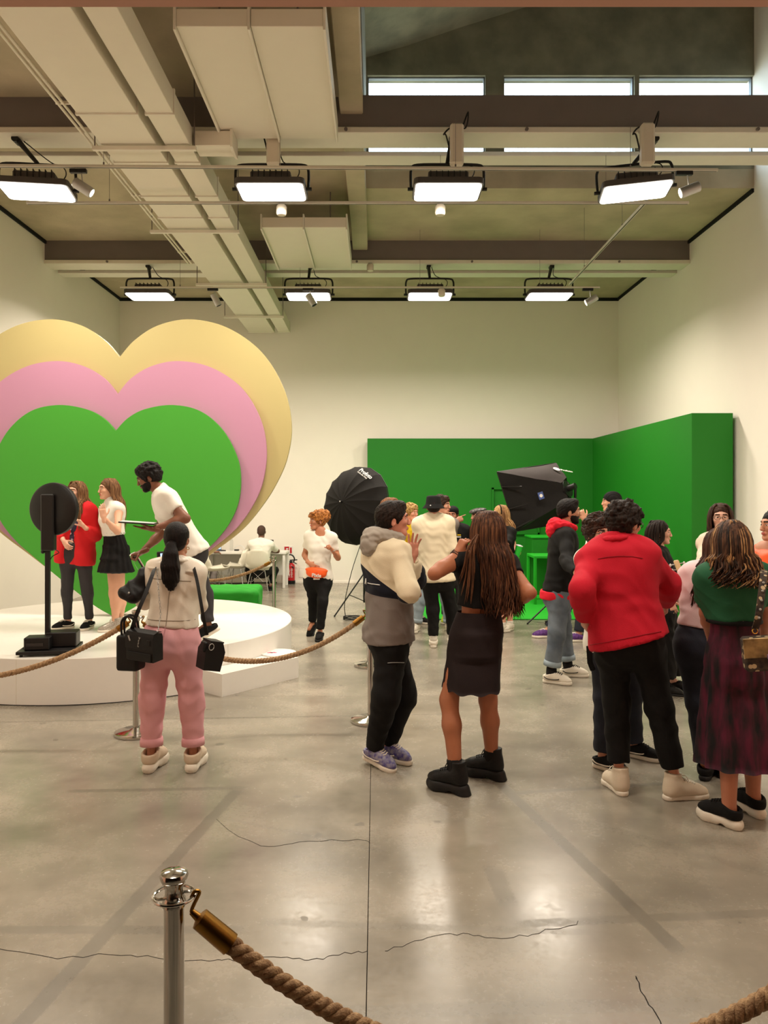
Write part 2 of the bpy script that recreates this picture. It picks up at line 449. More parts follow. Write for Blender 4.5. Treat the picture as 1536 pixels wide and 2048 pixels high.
# ------------------------------------------------------------------ lighting tracks
m_track = pm('white_track', (206, 200, 184), .45, var=.04)
def track(a, b_, lab):
    a, b_ = Vector(a), Vector(b_); d = (b_ - a).normalized(); n = Vector((-d.y, d.x, 0))
    t = thing('lighting_track', lab, 'track', a)
    R = frame(d, n, Vector((0, 0, 1))); ln = (b_ - a).length
    MB().obox((a + b_) / 2, (ln / 2, .017, .013), R, .003).build('rail', m_track, t)
    MB().obox((a + b_) / 2 - Vector((0, 0, .0135)), (ln / 2 - .01, .005, .001), R).build('slot', m_gap, t)
    k = max(2, int(ln / 1.6))
    for i in range(k):
        p = a + d * (ln * (i + .5) / k)
        MB().cyl(p + Vector((0, 0, .012)), (p.x, p.y, ZC - .002 if not (p.x > SX and SY0 < p.y < SY1) else 5.41), .0022, n=5).build('suspension_wire', m_beamd, t)
        MB().cyl(p + Vector((0, 0, .01)), p + Vector((0, 0, .04)), .008, n=8).build('wire_grip', m_beamd, t)
    return t
ZT = 4.9
track((-5.1, 7.3, ZT + .02), (3.27, 7.37, ZT), 'white lighting track across the hall in front of the first lamp row')
track((-3.72, 8.2, ZT), (3.33, 8.2, ZT), 'white lighting track across the hall behind the first lamp row')
track((-3.84, 11.56, ZT), (3.36, 11.56, ZT), 'white lighting track across the hall at the second lamp row')
track((2.89, 8.22, ZT + .03), (2.89, 11.5, ZT + .03), 'white lighting track running towards the back wall at right')

m_lens = pm('spot_lens', (255, 244, 222), .3, emit=2.0)
m_silver = pm('silver_grey_metal', (176, 174, 170), .35, .6)
def track_spot(p, aim, lab, on=True):
    p = Vector(p); aim = Vector(aim).normalized()
    t = thing('track_spotlight', lab, 'spotlight', p, 'track spotlights')
    MB().box((p.x - .08, p.y - .02, p.z - .05), (p.x + .08, p.y + .02, p.z - .012), .004).build('adapter', m_black, t)
    h = p + Vector((.05, 0, -.19))
    MB().cyl(p + Vector((.03, 0, -.05)), h, .006, n=8).build('stem', m_silver, t)
    R = aim.to_track_quat('Z', 'Y').to_matrix()
    MB().lathe([(.0, -.10), (.042, -.10), (.05, -.092), (.05, .085), (.046, .09), (.0, .09)], h, 20, R=R).build('head', m_silver, t, True)
    MB().lathe([(0, .088), (.04, .088), (.04, .0905), (0, .0905)], h, 20, R=R).build('lens', m_lens if on else m_gap, t)
    return t
track_spot((2.95, 7.37, ZT), (-.95, .1, -.35), 'silver spotlight with black adapter at the right end of the front lighting track')
track_spot((-2.83, 7.32, ZT), (.8, .1, -.5), 'silver spotlight with black adapter beside the leftmost lamp of the front row')
track_spot((3.18, 11.56, ZT), (-.9, .1, -.5), 'small silver spotlight at the right end of the far lighting track')
track_spot((-1.02, 11.56, ZT), (.5, -.1, -.8), 'small silver spotlight hanging at the second lamp of the far row', False)
track_spot((-2.45, 11.56, ZT), (.4, .1, -.8), 'small spotlight hanging from the far lighting track below the ducts', False)

# ------------------------------------------------------------------ studio lamp panels
m_led = pm('lit_diffuser', (255, 246, 232), .4, emit=9.0, var=0)
m_lampbody = pm('dark_grey_lamp_body', (70, 64, 60), .5, var=.1)
m_ballast = pm('off_white_plastic', (214, 204, 184), .45, var=.03)
def studio_lamp(x, y, lab, yaw=0.0, tilt=0.0, ballast=False, anchor_dx=0.0, ybeam=None, zl=4.84):
    t = thing('studio_lamp', lab, 'lamp', (x, y, zl), 'led studio lamps')
    R = Matrix.Rotation(yaw, 3, 'Z') @ Matrix.Rotation(tilt, 3, 'Y')
    o = Vector((x, y, zl))
    g = lambda a, b_, c_: o + R @ Vector((a, b_, c_))
    T = Matrix.Translation(o) @ R.to_4x4()
    n = 26; ring = []
    def rr(hx, hy, r):                          # rounded rectangle
        q = []
        for cx_, cy_, a0 in ((hx - r, hy - r, 0), (-hx + r, hy - r, 90), (-hx + r, -hy + r, 180), (hx - r, -hy + r, 270)):
            for k in range(5):
                a = math.radians(a0 + k * 22.5); q.append((cx_ + r * math.cos(a), cy_ + r * math.sin(a)))
        return q
    def slab(hx, hy, r, z0, z1, nm, m):
        q = rr(hx, hy, r); k = len(q); mb = MB()
        mb.raw([(a, b_, z0) for a, b_ in q] + [(a, b_, z1) for a, b_ in q],
               [tuple(range(k))[::-1], tuple(range(k, 2 * k))] + [(i, (i + 1) % k, (i + 1) % k + k, i + k) for i in range(k)], 0, T)
        return mb.build(nm, m, t)
    slab(.345, .235, .06, .012, .07, 'frame', m_lampbody)
    slab(.325, .215, .05, .0, .013, 'diffuser', m_led)
    hb = MB()
    hb.box((-.2, -.14, .07), (.2, .14, .17), .012, M=T)
    hb.build('housing', m_lampbody, t)
    for k in range(7):
        MB().box((-.18 + k * .058, -.15, .085), (-.172 + k * .058, .15, .185), .001, M=T).build('cooling_fin', m_black, t)
    yk = cat([(-.365, 0, .03), (-.37, 0, .16), (-.36, 0, .25), (-.30, 0, .285), (0, 0, .29), (.30, 0, .285), (.36, 0, .25), (.37, 0, .16), (.365, 0, .03)], 4)
    MB().tube([T @ p for p in yk], .014, 8).build('yoke', m_black, t, True)
    for sx in (-1, 1):
        MB().cyl(g(sx * .345, 0, .04), g(sx * .40, 0, .04), .018, n=10).build('tilt_knob', m_black, t)
    top = Vector((x + anchor_dx, y if ybeam is None else ybeam, 5.395))
    mid = g(0, 0, .30)
    MB().tube([mid, mid.lerp(top, .5), top], [.02, .024, .03], 10).build('suspension_arm', m_black, t, True)
    MB().cyl(top + Vector((0, -.05, -.01)), top + Vector((0, .06, -.01)), .035, n=12).build('pipe_clamp', m_black, t)
    if ballast:
        bx = g(.06, -.34, .13)
        MB().box((bx.x - .065, bx.y - .05, bx.z), (bx.x + .065, bx.y + .05, bx.z + .40), .02).build('ballast_box', m_ballast, t)
        MB().tube([(bx.x, bx.y, bx.z + .39), (bx.x, bx.y + .1, 5.3), (bx.x, bx.y + .22, 5.395)], .012, 6).build('ballast_hook', m_silver, t)
        MB().tube(cat([(bx.x + .05, bx.y, bx.z + .36), (bx.x + .11, bx.y, bx.z + .52), (bx.x + .09, bx.y + .05, 5.36), (bx.x - .04, bx.y + .1, 5.39), (bx.x - .12, bx.y + .05, 5.3), (bx.x - .1, bx.y + .02, bx.z + .3), (bx.x - .05, bx.y + .03, bx.z + .1)], 5), .008, 6).build('cable', m_black, t, True)
    MB().tube(cat([g(.2, .05, .12), g(.27, .02, .2), g(.25, 0, .27), g(.1, .1, .36), top + Vector((.05, .05, 0))], 5), .006, 6).build('power_cable', m_black, t, True)
    la = bpy.data.lights.new('panel_light', 'AREA'); la.shape = 'RECTANGLE'; la.size = .62; la.size_y = .40
    la.spread = math.radians(165); la.energy = LAMP_W[0 if y < 5 else 1 if y < 10 else 2]; la.color = LAMP_COL
    lo = bpy.data.objects.new('panel_light', la); COL.objects.link(lo); lo.parent = t
    lo.rotation_euler = R.to_euler(); lo.location = R @ Vector((0, 0, -.006))
    return t
nth = ('leftmost', 'second from left', 'third from left', 'rightmost')
for i, (x, dx, yaw, tl) in enumerate(((-3.42, -.22, .14, .0), (-1.05, .0, 0, 0), (.72, .05, 0, 0), (2.62, .2, -.16, -.05))):
    studio_lamp(x, 7.78, 'bright led studio lamp in a black yoke, %s of the near row' % nth[i], yaw, tl, i > 0, dx, 7.8)
for i, (x, dx) in enumerate(((-3.49, -.1), (-1.04, .0), (.83, 0), (2.67, .1))):
    studio_lamp(x, 11.9, 'bright led studio lamp in a black yoke, %s of the far row' % nth[i], 0, 0, False, dx, 12.15)
for i, x in enumerate((-3.4, -1.05, .8, 2.65)):
    studio_lamp(x, 3.5, 'led studio lamp near the entrance, %s of its row' % nth[i], 0, 0, False, 0, 3.5)
# sensors and small boxes on the rear beam / track
for x, y, lab in ((-.09, 12.0, 'small white sensor hanging below the far roof beam'), (.98, 11.5, 'small white wireless box hanging at the third lamp of the far row'), (.68, 8.15, 'small white box under the third lamp of the near row'), (-1.0, 8.15, 'small white box under the second lamp of the near row')):
    zz = 5.385 if x == -.09 else 4.86
    t = thing('ceiling_sensor', lab, 'sensor', (x, y, zz))
    MB().lathe([(.0, -.11), (.045, -.11), (.055, -.09), (.055, -.02), (.04, 0), (0, 0)], (x, y, zz), 14).build('housing', m_ballast, t, True)
    MB().box((x - .03, y - .02, zz - .002), (x + .03, y + .02, zz + .015)).build('bracket', m_silver, t)
# ------------------------------------------------------------------ round stage, step, hearts
PZ = .40
stage = thing('round_stage', 'large round white glossy stage platform in front of the heart', 'stage', (-2.86, 8.46, 0))
MB().lathe([(0, 0), (1.915, 0), (1.92, .006), (1.92, PZ - .006), (1.915, PZ), (0, PZ)], (-2.86, 8.46, 0), 160).build('platform', m_white, stage, True)
for a in (-96, -40, 20):
    r = math.radians(a); p = Vector((-2.86 + 1.921 * math.cos(r), 8.46 + 1.921 * math.sin(r), 0))
    MB().box((p.x - .001, p.y - .001, .01), (p.x + .001, p.y + .001, PZ - .01)).build('panel_seam', m_duct, stage)
MB().lathe([(1.90, 0), (1.924, 0), (1.924, .006), (1.90, .006)], (-2.86, 8.46, 0), 120).build('base_gap', m_gap, stage)
C1, C2 = gp(444, 1394), gp(597, 1355)
ux = (C2 - C1).normalized(); uy = Vector((-ux.y, ux.x, 0))
Rs = frame(ux, uy, Vector((0, 0, 1))); ln = (C2 - C1).length
st = thing('white_step', 'low white box step against the right front of the round stage', 'step', C1 + ux * ln / 2 + uy * .22)
def hit(p):                                      # where a line from the step's front meets the stage
    o = Vector((p.x + 2.86, p.y - 8.46, 0)); b = o.dot(uy); c_ = o.dot(o) - 1.926 ** 2; q = b * b - c_
    return -b - math.sqrt(q) if q > 0 else .42
h1, h2 = C1 + uy * max(.16, hit(C1)), C2 + uy * hit(C2)
a1, a2 = math.atan2(h1.y - 8.46, h1.x + 2.86), math.atan2(h2.y - 8.46, h2.x + 2.86)
ol = [C1, C2, h2] + [Vector((-2.86 + 1.926 * math.cos(a), 8.46 + 1.926 * math.sin(a), 0)) for a in np.linspace(a2, a1, 14)] + [h1]
MB().prism([(q.x, q.y) for q in ol], .2, Matrix.Translation((0, 0, .2)) @ Matrix.Rotation(-math.pi / 2, 4, 'X')).build('box', m_white, st)
m_pink = pm('magenta_print', (205, 60, 110), .5)
dc = px(557, 1305, 7.72); dc.z = .2015
pl = thing('round_floor_sign', 'thin round white disc with a small red print lying on the step', 'sign', dc)
MB().lathe([(0, 0), (.178, 0), (.18, .003), (.18, .009), (.178, .012), (0, .012)], dc, 48).build('disc', m_white, pl, True)
def heart2(s, n=20):
    o = []
    for i in range(n):
        t = 2 * math.pi * i / n
        o.append((s * 16 * math.sin(t) ** 3 / 17, s * (13 * math.cos(t) - 5 * math.cos(2 * t) - 2 * math.cos(3 * t) - math.cos(4 * t)) / 17))
    return o
hm = MB()
for dx in (-.08, -.045):
    hm.prism(heart2(.035), .001, Matrix.Translation(dc + Vector((dx, -.02, .0125))) @ Matrix.Rotation(-math.pi / 2, 4, 'X') @ Matrix.Scale(-1, 4, (0, 0, 1)))
hm.build('red_print', m_pink, pl)

m_hg = pm('green_heart_paint', (66, 158, 46), .5, var=.02, scale=2)
m_hp = pm('pink_heart_paint', (188, 136, 164), .5, var=.02, scale=2)
m_hy = pm('yellow_heart_paint', (182, 169, 116), .5, var=.02, scale=2)
HY = 8.8
def heart(pts, y0, d, m, nm, parent):
    P = [Vector((a, b)) for a, b in cat2(pts)]
    out = []
    for p in P: out.append((-2.977 + (p.x - 231) * HY / F_PX, CAMZ - (p.y - CY) * HY / F_PX))
    left = [(-2.977 * 2 - x, z) for x, z in out[::-1]]
    tip = out[-1]
    zs = PZ + .001
    poly = out + left[1:] if abs(out[-1][0] + 2.977) < .002 else out + left
    poly = [(x, max(z, zs)) for x, z in poly]
    dd = [poly[0]]
    for q in poly[1:]:
        if math.hypot(q[0] - dd[-1][0], q[1] - dd[-1][1]) > .004: dd.append(q)
    if math.hypot(dd[0][0] - dd[-1][0], dd[0][1] - dd[-1][1]) < .004: dd.pop()
    o = MB().prism(dd, d, Matrix.Translation((0, y0, 0))).build(nm, m, parent)
    o.data.shade_smooth(); o.data.set_sharp_from_angle(angle=math.radians(30))
    return o
def cat2(pts): return [(p.x, p.y) for p in cat([(a, b, 0) for a, b in pts], 8)]
ht = thing('heart_backdrop', 'giant layered heart backdrop in yellow, pink and green standing on the round stage', 'backdrop', (-2.977, 8.8, PZ))
heart([(231, 862), (256, 836), (291, 818), (345, 810), (400, 822), (445, 860), (474, 915), (481, 960), (476, 1005), (459, 1045), (432, 1080), (401, 1108), (335, 1163), (272, 1212), (231, 1235)], 8.80, .06, m_hg, 'green_heart', ht)
heart([(231, 787), (258, 755), (300, 730), (355, 720), (420, 733), (480, 773), (518, 835), (531, 900), (523, 965), (501, 1015), (466, 1061), (404, 1111), (330, 1170), (262, 1216), (231, 1235)], 8.87, .06, m_hp, 'pink_heart', ht)
heart([(231, 710), (262, 675), (310, 645), (375, 633), (450, 650), (520, 700), (565, 775), (580, 850), (571, 915), (550, 965), (522, 1010), (478, 1062), (408, 1116), (330, 1175), (262, 1216), (231, 1235)], 8.94, .08, m_hy, 'yellow_heart', ht)

# ------------------------------------------------------------------ ring light booth on the stage
bp_ = gp(101, 1304, PZ)
bt = thing('photo_booth', 'black round ring light booth on a pole, seen from behind on the stage', 'photo booth', (bp_.x, bp_.y, PZ))
dcn = px(105, 1018, bp_.y); Rd = Matrix.Rotation(math.radians(-12), 3, 'Z') @ Matrix.Rotation(math.radians(90), 3, 'X')
MB().lathe([(0, .02), (.10, .022), (.215, .014), (.232, 0), (.236, -.02), (.232, -.045), (.21, -.05), (0, -.05)], dcn, 56, R=Rd).build('light_disc', m_black, bt, True)
MB().lathe([(.12, -.05), (.225, -.05), (.225, -.056), (.12, -.056)], dcn, 48, R=Rd).build('ring_light', pm('dim_ring_light', (240, 236, 228), .4, emit=1.5), bt)
x0, yb = bp_.x, bp_.y
MB().box((x0 - .065, yb - .06, 1.30), (x0 + .05, yb + .02, 1.80), .01).build('head_housing', m_black, bt)
MB().box((x0 - .04, yb - .03, PZ + .10), (x0 + .0, yb + .01, 1.32), .005).build('pole', m_black, bt)
MB().sphere((x0 - .055, yb - .03, 1.29), .018, 10).build('height_knob', m_black, bt, True)
MB().tube(cat([(x0 + .04, yb, 1.31), (x0 + .07, yb + .01, 1.28), (x0 + .02, yb, 1.25), (x0, yb, 1.22)], 4), .004, 6).build('cable', m_black, bt)
MB().tube(cat([(x0 - .13, yb - .12, PZ + .09), (x0 - .19, yb - .1, PZ + .06), (x0 - .21, yb - .08, PZ + .045)], 4), .004, 6).build('cable', m_black, bt)
Rb = Matrix.Rotation(math.radians(10), 3, 'Z')
MB().obox((x0 - .0, yb, PZ + .035), (.235, .21, .014), Rb, .004).build('base_plate', m_black, bt)
for sx in (-1, 1):
    for sy in (-1, 1):
        p = Vector((x0, yb, 0)) + Rb @ Vector((sx * .2, sy * .17, 0))
        MB().lathe([(0, PZ), (.014, PZ), (.014, PZ + .022), (0, PZ + .022)], (p.x, p.y, 0), 10).build('foot', m_black, bt)
MB().obox((x0 - .06, yb - .1, PZ + .105), (.105, .08, .055), Rb, .008).build('printer', m_black, bt)
MB().obox((x0 - .06, yb - .182, PZ + .10), (.07, .004, .014), Rb).build('printer_slot', pm('dark_slot', (48, 46, 46), .3), bt)
MB().obox((x0 + .09, yb + .05, PZ + .115), (.13, .09, .065), Rb, .008).build('power_box', m_black, bt)

# ------------------------------------------------------------------ stanchions and ropes
m_brass = pm('aged_brass', (146, 106, 48), .35, 1.0, var=.2, scale=30)
m_rope = pm('natural_hemp_rope', (180, 148, 110), .85, col2=(136, 104, 72), scale=60, bump=.5, bscale=220, stretch=(1, 1, 1))
SH = .93
def stanchion(x, y, lab):
    t = thing('rope_stanchion', lab, 'stanchion', (x, y, 0), 'rope stanchions')
    MB().lathe([(0, 0), (.155, 0), (.158, .006), (.155, .022), (.13, .030), (.05, .036), (.026, .05), (0, .05)], (x, y, 0), 40).build('base', m_chrome, t, True)
    MB().lathe([(0, .04), (.0235, .04), (.0235, SH - .075), (0, SH - .075)], (x, y, 0), 28).build('post', m_chrome, t, True)
    MB().lathe([(0, SH - .08), (.027, SH - .08), (.027, SH - .066), (.021, SH - .055), (.021, SH - .035), (.030, SH - .022), (.033, SH - .012), (.030, SH - .004), (.018, SH), (0, SH + .001)], (x, y, 0), 32).build('cap', m_chrome, t, True)
    MB().tube([Vector((x + .047 * math.cos(q * math.pi / 16), y + .047 * math.sin(q * math.pi / 16), SH - .058)) for q in range(33)], .0038, 8).build('hook_ring', m_chrome, t, True)
    for k in range(4):
        a = math.pi / 4 + k * math.pi / 2
        MB().tube([Vector((x + r_ * math.cos(a + dd), y + r_ * math.sin(a + dd), SH - .058)) for r_, dd in ((.02, 0), (.036, -.25), (.046, -.55))], .0034, 6).build('ring_spoke', m_chrome, t, True)
    return Vector((x, y, SH - .058))
def rope(a, b_, sag, lab, r=.021, a_off=.05, steps_pm=110):
    """three twisted strands with brass end fittings, hanging between two rings"""
    a, b_ = Vector(a), Vector(b_); d = b_ - a; L = d.length
    n0 = 24
    def P(u): return a + d * u + Vector((0, 0, -sag * 4 * u * (1 - u)))
    dirh = Vector((d.x, d.y, 0)).normalized()
    t = thing('barrier_rope', lab, 'rope', P(.5), 'barrier ropes')
    ue = .12 / L
    n = int(L * steps_pm); side = dirh.cross(Vector((0, 0, 1)))
    strands = [[], [], []]
    for i in range(n + 1):
        u = ue + (1 - 2 * ue) * i / n
        c = P(u); tg = (P(u + .002) - P(u - .002)).normalized(); up = side.cross(tg)
        s = u * L
        for k in range(3):
            an = 2 * math.pi * (s / .070 + k / 3)
            strands[k].append(c + (side * math.cos(an) + up * math.sin(an)) * r * .50)
    for k in range(3): MB().tube(strands[k], r * .56, 8).build('strand', m_rope, t, 2)
    for e, u0, sgn in ((a, 0, 1), (b_, 1, -1)):
        q0, q1, q2 = P(u0 + sgn * .040 / L), P(u0 + sgn * .055 / L), P(u0 + sgn * (.13) / L)
        MB().tube([q0, q1, q1.lerp(q2, .06), q2, q2], [.007, .010, .024, .0255, .022], 20).build('end_fitting', m_brass, t, True)
        h = [e + dirh * sgn * .046 + Vector((0, 0, .007)), e + dirh * sgn * .053 + Vector((0, 0, .010)), e + dirh * sgn * .058 + Vector((0, 0, .004)), q0, q1]
        h = [e + dirh * sgn * .040 + Vector((0, 0, -.006))] + h
        MB().tube(cat(h, 4), .0045, 8).build('hook', m_brass, t, True)
    return t
s1 = px(348, 1740, 1.78)
S1 = stanchion(s1.x, s1.y, 'shiny steel rope post in the near foreground at left')
S1b = stanchion(1.233, 1.80, 'steel rope post just outside the right edge of the foreground')
rope(S1, S1b, .402, 'thick brown foreground rope hanging from the near post')
q = gp(272, 1468); S2 = stanchion(q.x, q.y, 'steel rope post with round base right behind the woman in pink trousers')
q = gp(741, 1443); S3 = stanchion(q.x, q.y, 'steel rope post behind the man in the hooded jacket, nearer of two')
q = gp(738, 1332); S4 = stanchion(q.x, q.y, 'steel rope post behind the man in the hooded jacket, farther of two')
S5 = stanchion(-1.43, 10.8, 'slim steel rope post standing behind the round stage before the desk')
S6 = stanchion(-3.3, 10.7, 'steel rope post hidden behind the giant heart')
S7 = stanchion(-4.3, 5.35, 'steel rope post beyond the left edge in front of the stage')
rope(S7, S2, .42, 'beige twisted rope sagging in front of the round stage at left')
rope(S2, S3, .36, 'beige twisted rope sagging in front of the white step')
rope(S6, S5, .28, 'beige twisted rope behind the stage in front of the white desk')
q = gp(1440, 1260); S8 = stanchion(q.x, q.y, 'distant steel rope post behind the woman in the pink shirt')

# ------------------------------------------------------------------ green screen corner
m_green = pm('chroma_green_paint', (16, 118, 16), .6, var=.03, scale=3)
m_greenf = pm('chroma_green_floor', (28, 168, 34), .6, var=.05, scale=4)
gs = thing('green_screen', 'tall chroma green screen walls and floor filling the right back corner', 'green screen', (2.1, 13, 0))
GH = 2.9; XG = 4.29; YG = 15.25
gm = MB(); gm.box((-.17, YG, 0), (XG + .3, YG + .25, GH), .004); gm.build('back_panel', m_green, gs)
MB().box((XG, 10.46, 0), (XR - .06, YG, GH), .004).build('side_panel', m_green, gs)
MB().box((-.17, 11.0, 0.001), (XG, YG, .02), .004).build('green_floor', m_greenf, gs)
fp = [(-.22, 0), (-.22, .22)]
cv = MB(); n = 8; prof = [(YG - .25 + .25 * math.sin(k * math.pi / 2 / n), .02 + .25 - .25 * math.cos(k * math.pi / 2 / n)) for k in range(n + 1)]
vs = [(x, y, z) for x in (-.16, XG) for y, z in prof] + [(-.16, YG, .02), (XG, YG, .02)]
cv.raw(vs, [(k, n + 1 + k, n + 2 + k, k + 1) for k in range(n)] + [tuple(range(n + 1))[::-1] + (2 * n + 2,), tuple(range(n + 1, 2 * n + 2)) + (2 * n + 3,)][:2])
cv.build('cove', m_green, gs, True)
# green furniture
def green_table(x0, x1, y0, y1, h, lab, nm='green_table'):
    t = thing(nm, lab, 'table', ((x0 + x1) / 2, (y0 + y1) / 2, .02))
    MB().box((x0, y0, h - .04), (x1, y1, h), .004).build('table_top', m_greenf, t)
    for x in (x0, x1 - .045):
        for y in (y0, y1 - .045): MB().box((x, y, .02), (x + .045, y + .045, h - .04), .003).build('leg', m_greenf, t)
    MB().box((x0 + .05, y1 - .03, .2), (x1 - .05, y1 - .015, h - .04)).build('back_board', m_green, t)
    return t
p = px(1068, 1112, 12.4)
green_table(p.x, p.x + 1.3, 12.4, 13.0, p.z, 'green painted table standing on the green floor')
p = px(1064, 1073, 13.6)
t = thing('green_box', 'tall green painted box behind the green table', 'box', (p.x + .4, 13.9, .02))
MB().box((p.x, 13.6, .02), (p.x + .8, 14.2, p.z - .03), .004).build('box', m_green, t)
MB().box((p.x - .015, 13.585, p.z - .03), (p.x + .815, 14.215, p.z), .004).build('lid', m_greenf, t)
p = px(984, 975, 15.2)
t = thing('green_picture', 'thin green picture frame on the green back wall beside the softbox', 'frame', (p.x + .5, 15.23, 1.2))
for a, b_ in (((p.x, 1.0), (p.x + .04, p.z)), ((p.x + .9, 1.0), (p.x + .94, p.z)), ((p.x, p.z - .04), (p.x + .94, p.z)), ((p.x, 1.0), (p.x + .94, 1.04))):
    MB().box((a[0], 15.2, a[1]), (b_[0], YG, b_[1]), .003).build('frame_bar', m_green, t)

# ------------------------------------------------------------------ studio softboxes
m_soft = pm('black_softbox_fabric', (25, 23, 22), .8, var=.12, scale=6, bump=.15, bscale=20, spec=.25)
m_soft2 = pm('grey_softbox_fabric', (58, 51, 51), .8, var=.1, scale=6, bump=.15, bscale=20)  # greyer copy of the softbox fabric, for the top panel only
m_diff = pm('white_diffusion_cloth', (240, 236, 225), .7)
m_print = pm('white_print', (232, 230, 226), .5)
def light_stand(base, top, lab, legs=3, rot=.3, spread=.52):
    t = thing('light_stand', lab, 'light stand', base)
    b_ = Vector(base); tp = Vector(top)
    MB().tube([(b_.x, b_.y, b_.z + .18), (b_.x, b_.y, b_.z + .95)], .016, 10).build('lower_tube', m_black, t, True)
    MB().tube([(b_.x, b_.y, b_.z + .95), tp], .011, 10).build('upper_tube', m_black, t, True)
    for z in (.62, .95): MB().cyl((b_.x, b_.y, b_.z + z - .03), (b_.x, b_.y, b_.z + z + .03), .024, n=12).build('collar', m_black, t, True)
    MB().cyl((b_.x + .02, b_.y, b_.z + .95), (b_.x + .055, b_.y, b_.z + .95), .012, n=8).build('knob', m_black, t)
    for k in range(legs):
        a = rot + k * 2 * math.pi / legs; e = b_ + Vector((spread * math.cos(a), spread * math.sin(a), .012))
        l = MB().tube([b_ + Vector((0, 0, .62)), e], .011, 8).build('leg', m_black, t, True)
        MB().tube([b_ + Vector((0, 0, .20)), b_.lerp(e, .5) + Vector((0, 0, .30))], .006, 6).build('brace', m_black, t)
        MB().sphere(e, .014, 8).build('foot', m_black, l, True)
    return t
uc = px(714, 1011, 11.2); ax = Vector((-.60, -.75, .16)).normalized()   # dome axis points at the camera's left
us = thing('umbrella_softbox', 'large round black umbrella softbox seen from outside, left of the green screen', 'softbox', uc)
e1 = ax.cross(Vector((0, 0, 1))).normalized(); e2 = ax.cross(e1).normalized()
NR = 16; RU = .575; DP = .34
def upt(k, f, scl=1.0):
    an = 2 * math.pi * k / NR + .1; r = RU * math.sin(f * math.pi / 2) * scl
    h = DP * (math.cos(f * math.pi / 2)) - .02
    return uc + (e1 * math.cos(an) + e2 * math.sin(an)) * r + ax * h
for k in range(NR):
    mb = MB(); S = 7; vs = []; fs = []
    for j in range(S + 1):
        for i in range(5):
            f = max(.02, j / S); v = i / 4
            sg = 1 - .10 * math.sin(v * math.pi) * f * (1 - f)
            an = 2 * math.pi * (k + v) / NR + .1
            flat = math.cos(math.pi / NR) / math.cos((v - .5) * 2 * math.pi / NR)
            r = RU * math.sin(f * math.pi / 2) * flat * sg; h = DP * math.cos(f * math.pi / 2) * sg
            vs.append(uc + (e1 * math.cos(an) + e2 * math.sin(an)) * r + ax * h)
    q = len(vs); vs += [v_ - ax * .004 for v_ in vs]
    for j in range(S):
        for i in range(4):
            a = j * 5 + i; fs.append((a, a + 5, a + 6, a + 1)); fs.append((q + a, q + a + 1, q + a + 6, q + a + 5))
    mb.raw(vs, fs).build('canopy_panel', m_soft, us, 2)
for k in range(NR):
    MB().tube([upt(k, f / 6, .995) for f in range(7)], .004, 5).build('rib', m_black, us)
rm = MB(); rm.tube([upt(k, 1.0) for k in range(NR)] + [upt(0, 1.0)], .007, 6); rm.build('rim', m_black, us)
dm = MB(); dm.raw([upt(k, 1.0, .95) + ax * .03 for k in range(NR)], [tuple(range(NR))[::-1]]); dm.raw([upt(k, 1.0, .95) + ax * .02 for k in range(NR)], [tuple(range(NR))])
dm.build('diffuser', m_diff, us)
MB().tube([uc + ax * (DP - .02), uc + ax * (DP + .03), uc + ax * (DP + .04)], [.02, .014, .01], 10).build('tip', m_black, us)
MB().sphere(uc + ax * (DP + .04), .010, 8).build('tip_cap', m_print, us)
kk = [k for k in range(NR)]
best, bf = min([(k, f_) for k in np.linspace(0, NR, 96) for f_ in np.linspace(.3, .95, 40)], key=lambda q: (upt(*q) - px(731, 948, upt(*q).y)).length + max(0, upt(*q).y - uc.y) * .5)
pA = upt(best, bf); up_ = (upt(best, bf - .15) - upt(best, bf + .05)).normalized()
tn = (upt(best + .3, bf) - upt(best - .3, bf)).normalized(); nn = tn.cross(up_)
if nn.dot(ax) < 0: nn = -nn
if tn.x < 0: tn = -tn
up2 = nn.cross(tn)
if up2.z < 0: up2 = -up2; 
Mt = Matrix.Translation(pA + nn * .014) @ frame(tn, up2, tn.cross(up2)).to_4x4()
text_mesh('print', 'Profoto', .085, Mt, m_print, us, .0006, .002)
text_mesh('print', 'Umbrella Deep', .035, Mt @ Matrix.Translation((-.02, -.05, 0)), m_print, us, .0006)
light_stand((uc.x + .10, uc.y + .3, 0), (uc.x + .10, uc.y + .3, 1.70), 'black light stand under the round umbrella softbox', 3, 3.6, .48)
MB_ = MB().obox(Vector((uc.x + .10, uc.y + .3, 1.78)), (.06, .09, .06), None, .01)
fh = thing('studio_flash', 'black studio flash head on the stand inside the umbrella softbox', 'flash', (uc.x + .1, uc.y + .3, 1.7))
MB_.build('body', m_black, fh); MB().cyl((uc.x + .1, uc.y + .22, 1.78), uc - ax * .03, .012, n=8).build('umbrella_shaft', m_silver, fh)
# coil of cable at the stand
ck = MB(); cc = Vector((uc.x - .05, uc.y - .22, 0))
ck.tube([cc + Vector(((.13 + .015 * math.sin(k * 1.7)) * math.cos(k * .42), (.11 + .02 * math.sin(k)) * math.sin(k * .42), .008 + .0009 * k)) for k in range(58)], .006, 5)
ck.tube(cat([cc + Vector((-.1, -.05, .03)), cc + Vector((-.12, 0, .25)), cc + Vector((-.02, .1, .7)), (uc.x + .08, uc.y + .28, 1.2), (uc.x + .09, uc.y + .29, 1.7)], 6), .006, 5)
o = ck.build('power_cable', m_black, None, 2); mark(o, 'black cable coiled on the floor at the foot of the umbrella softbox', 'cable')

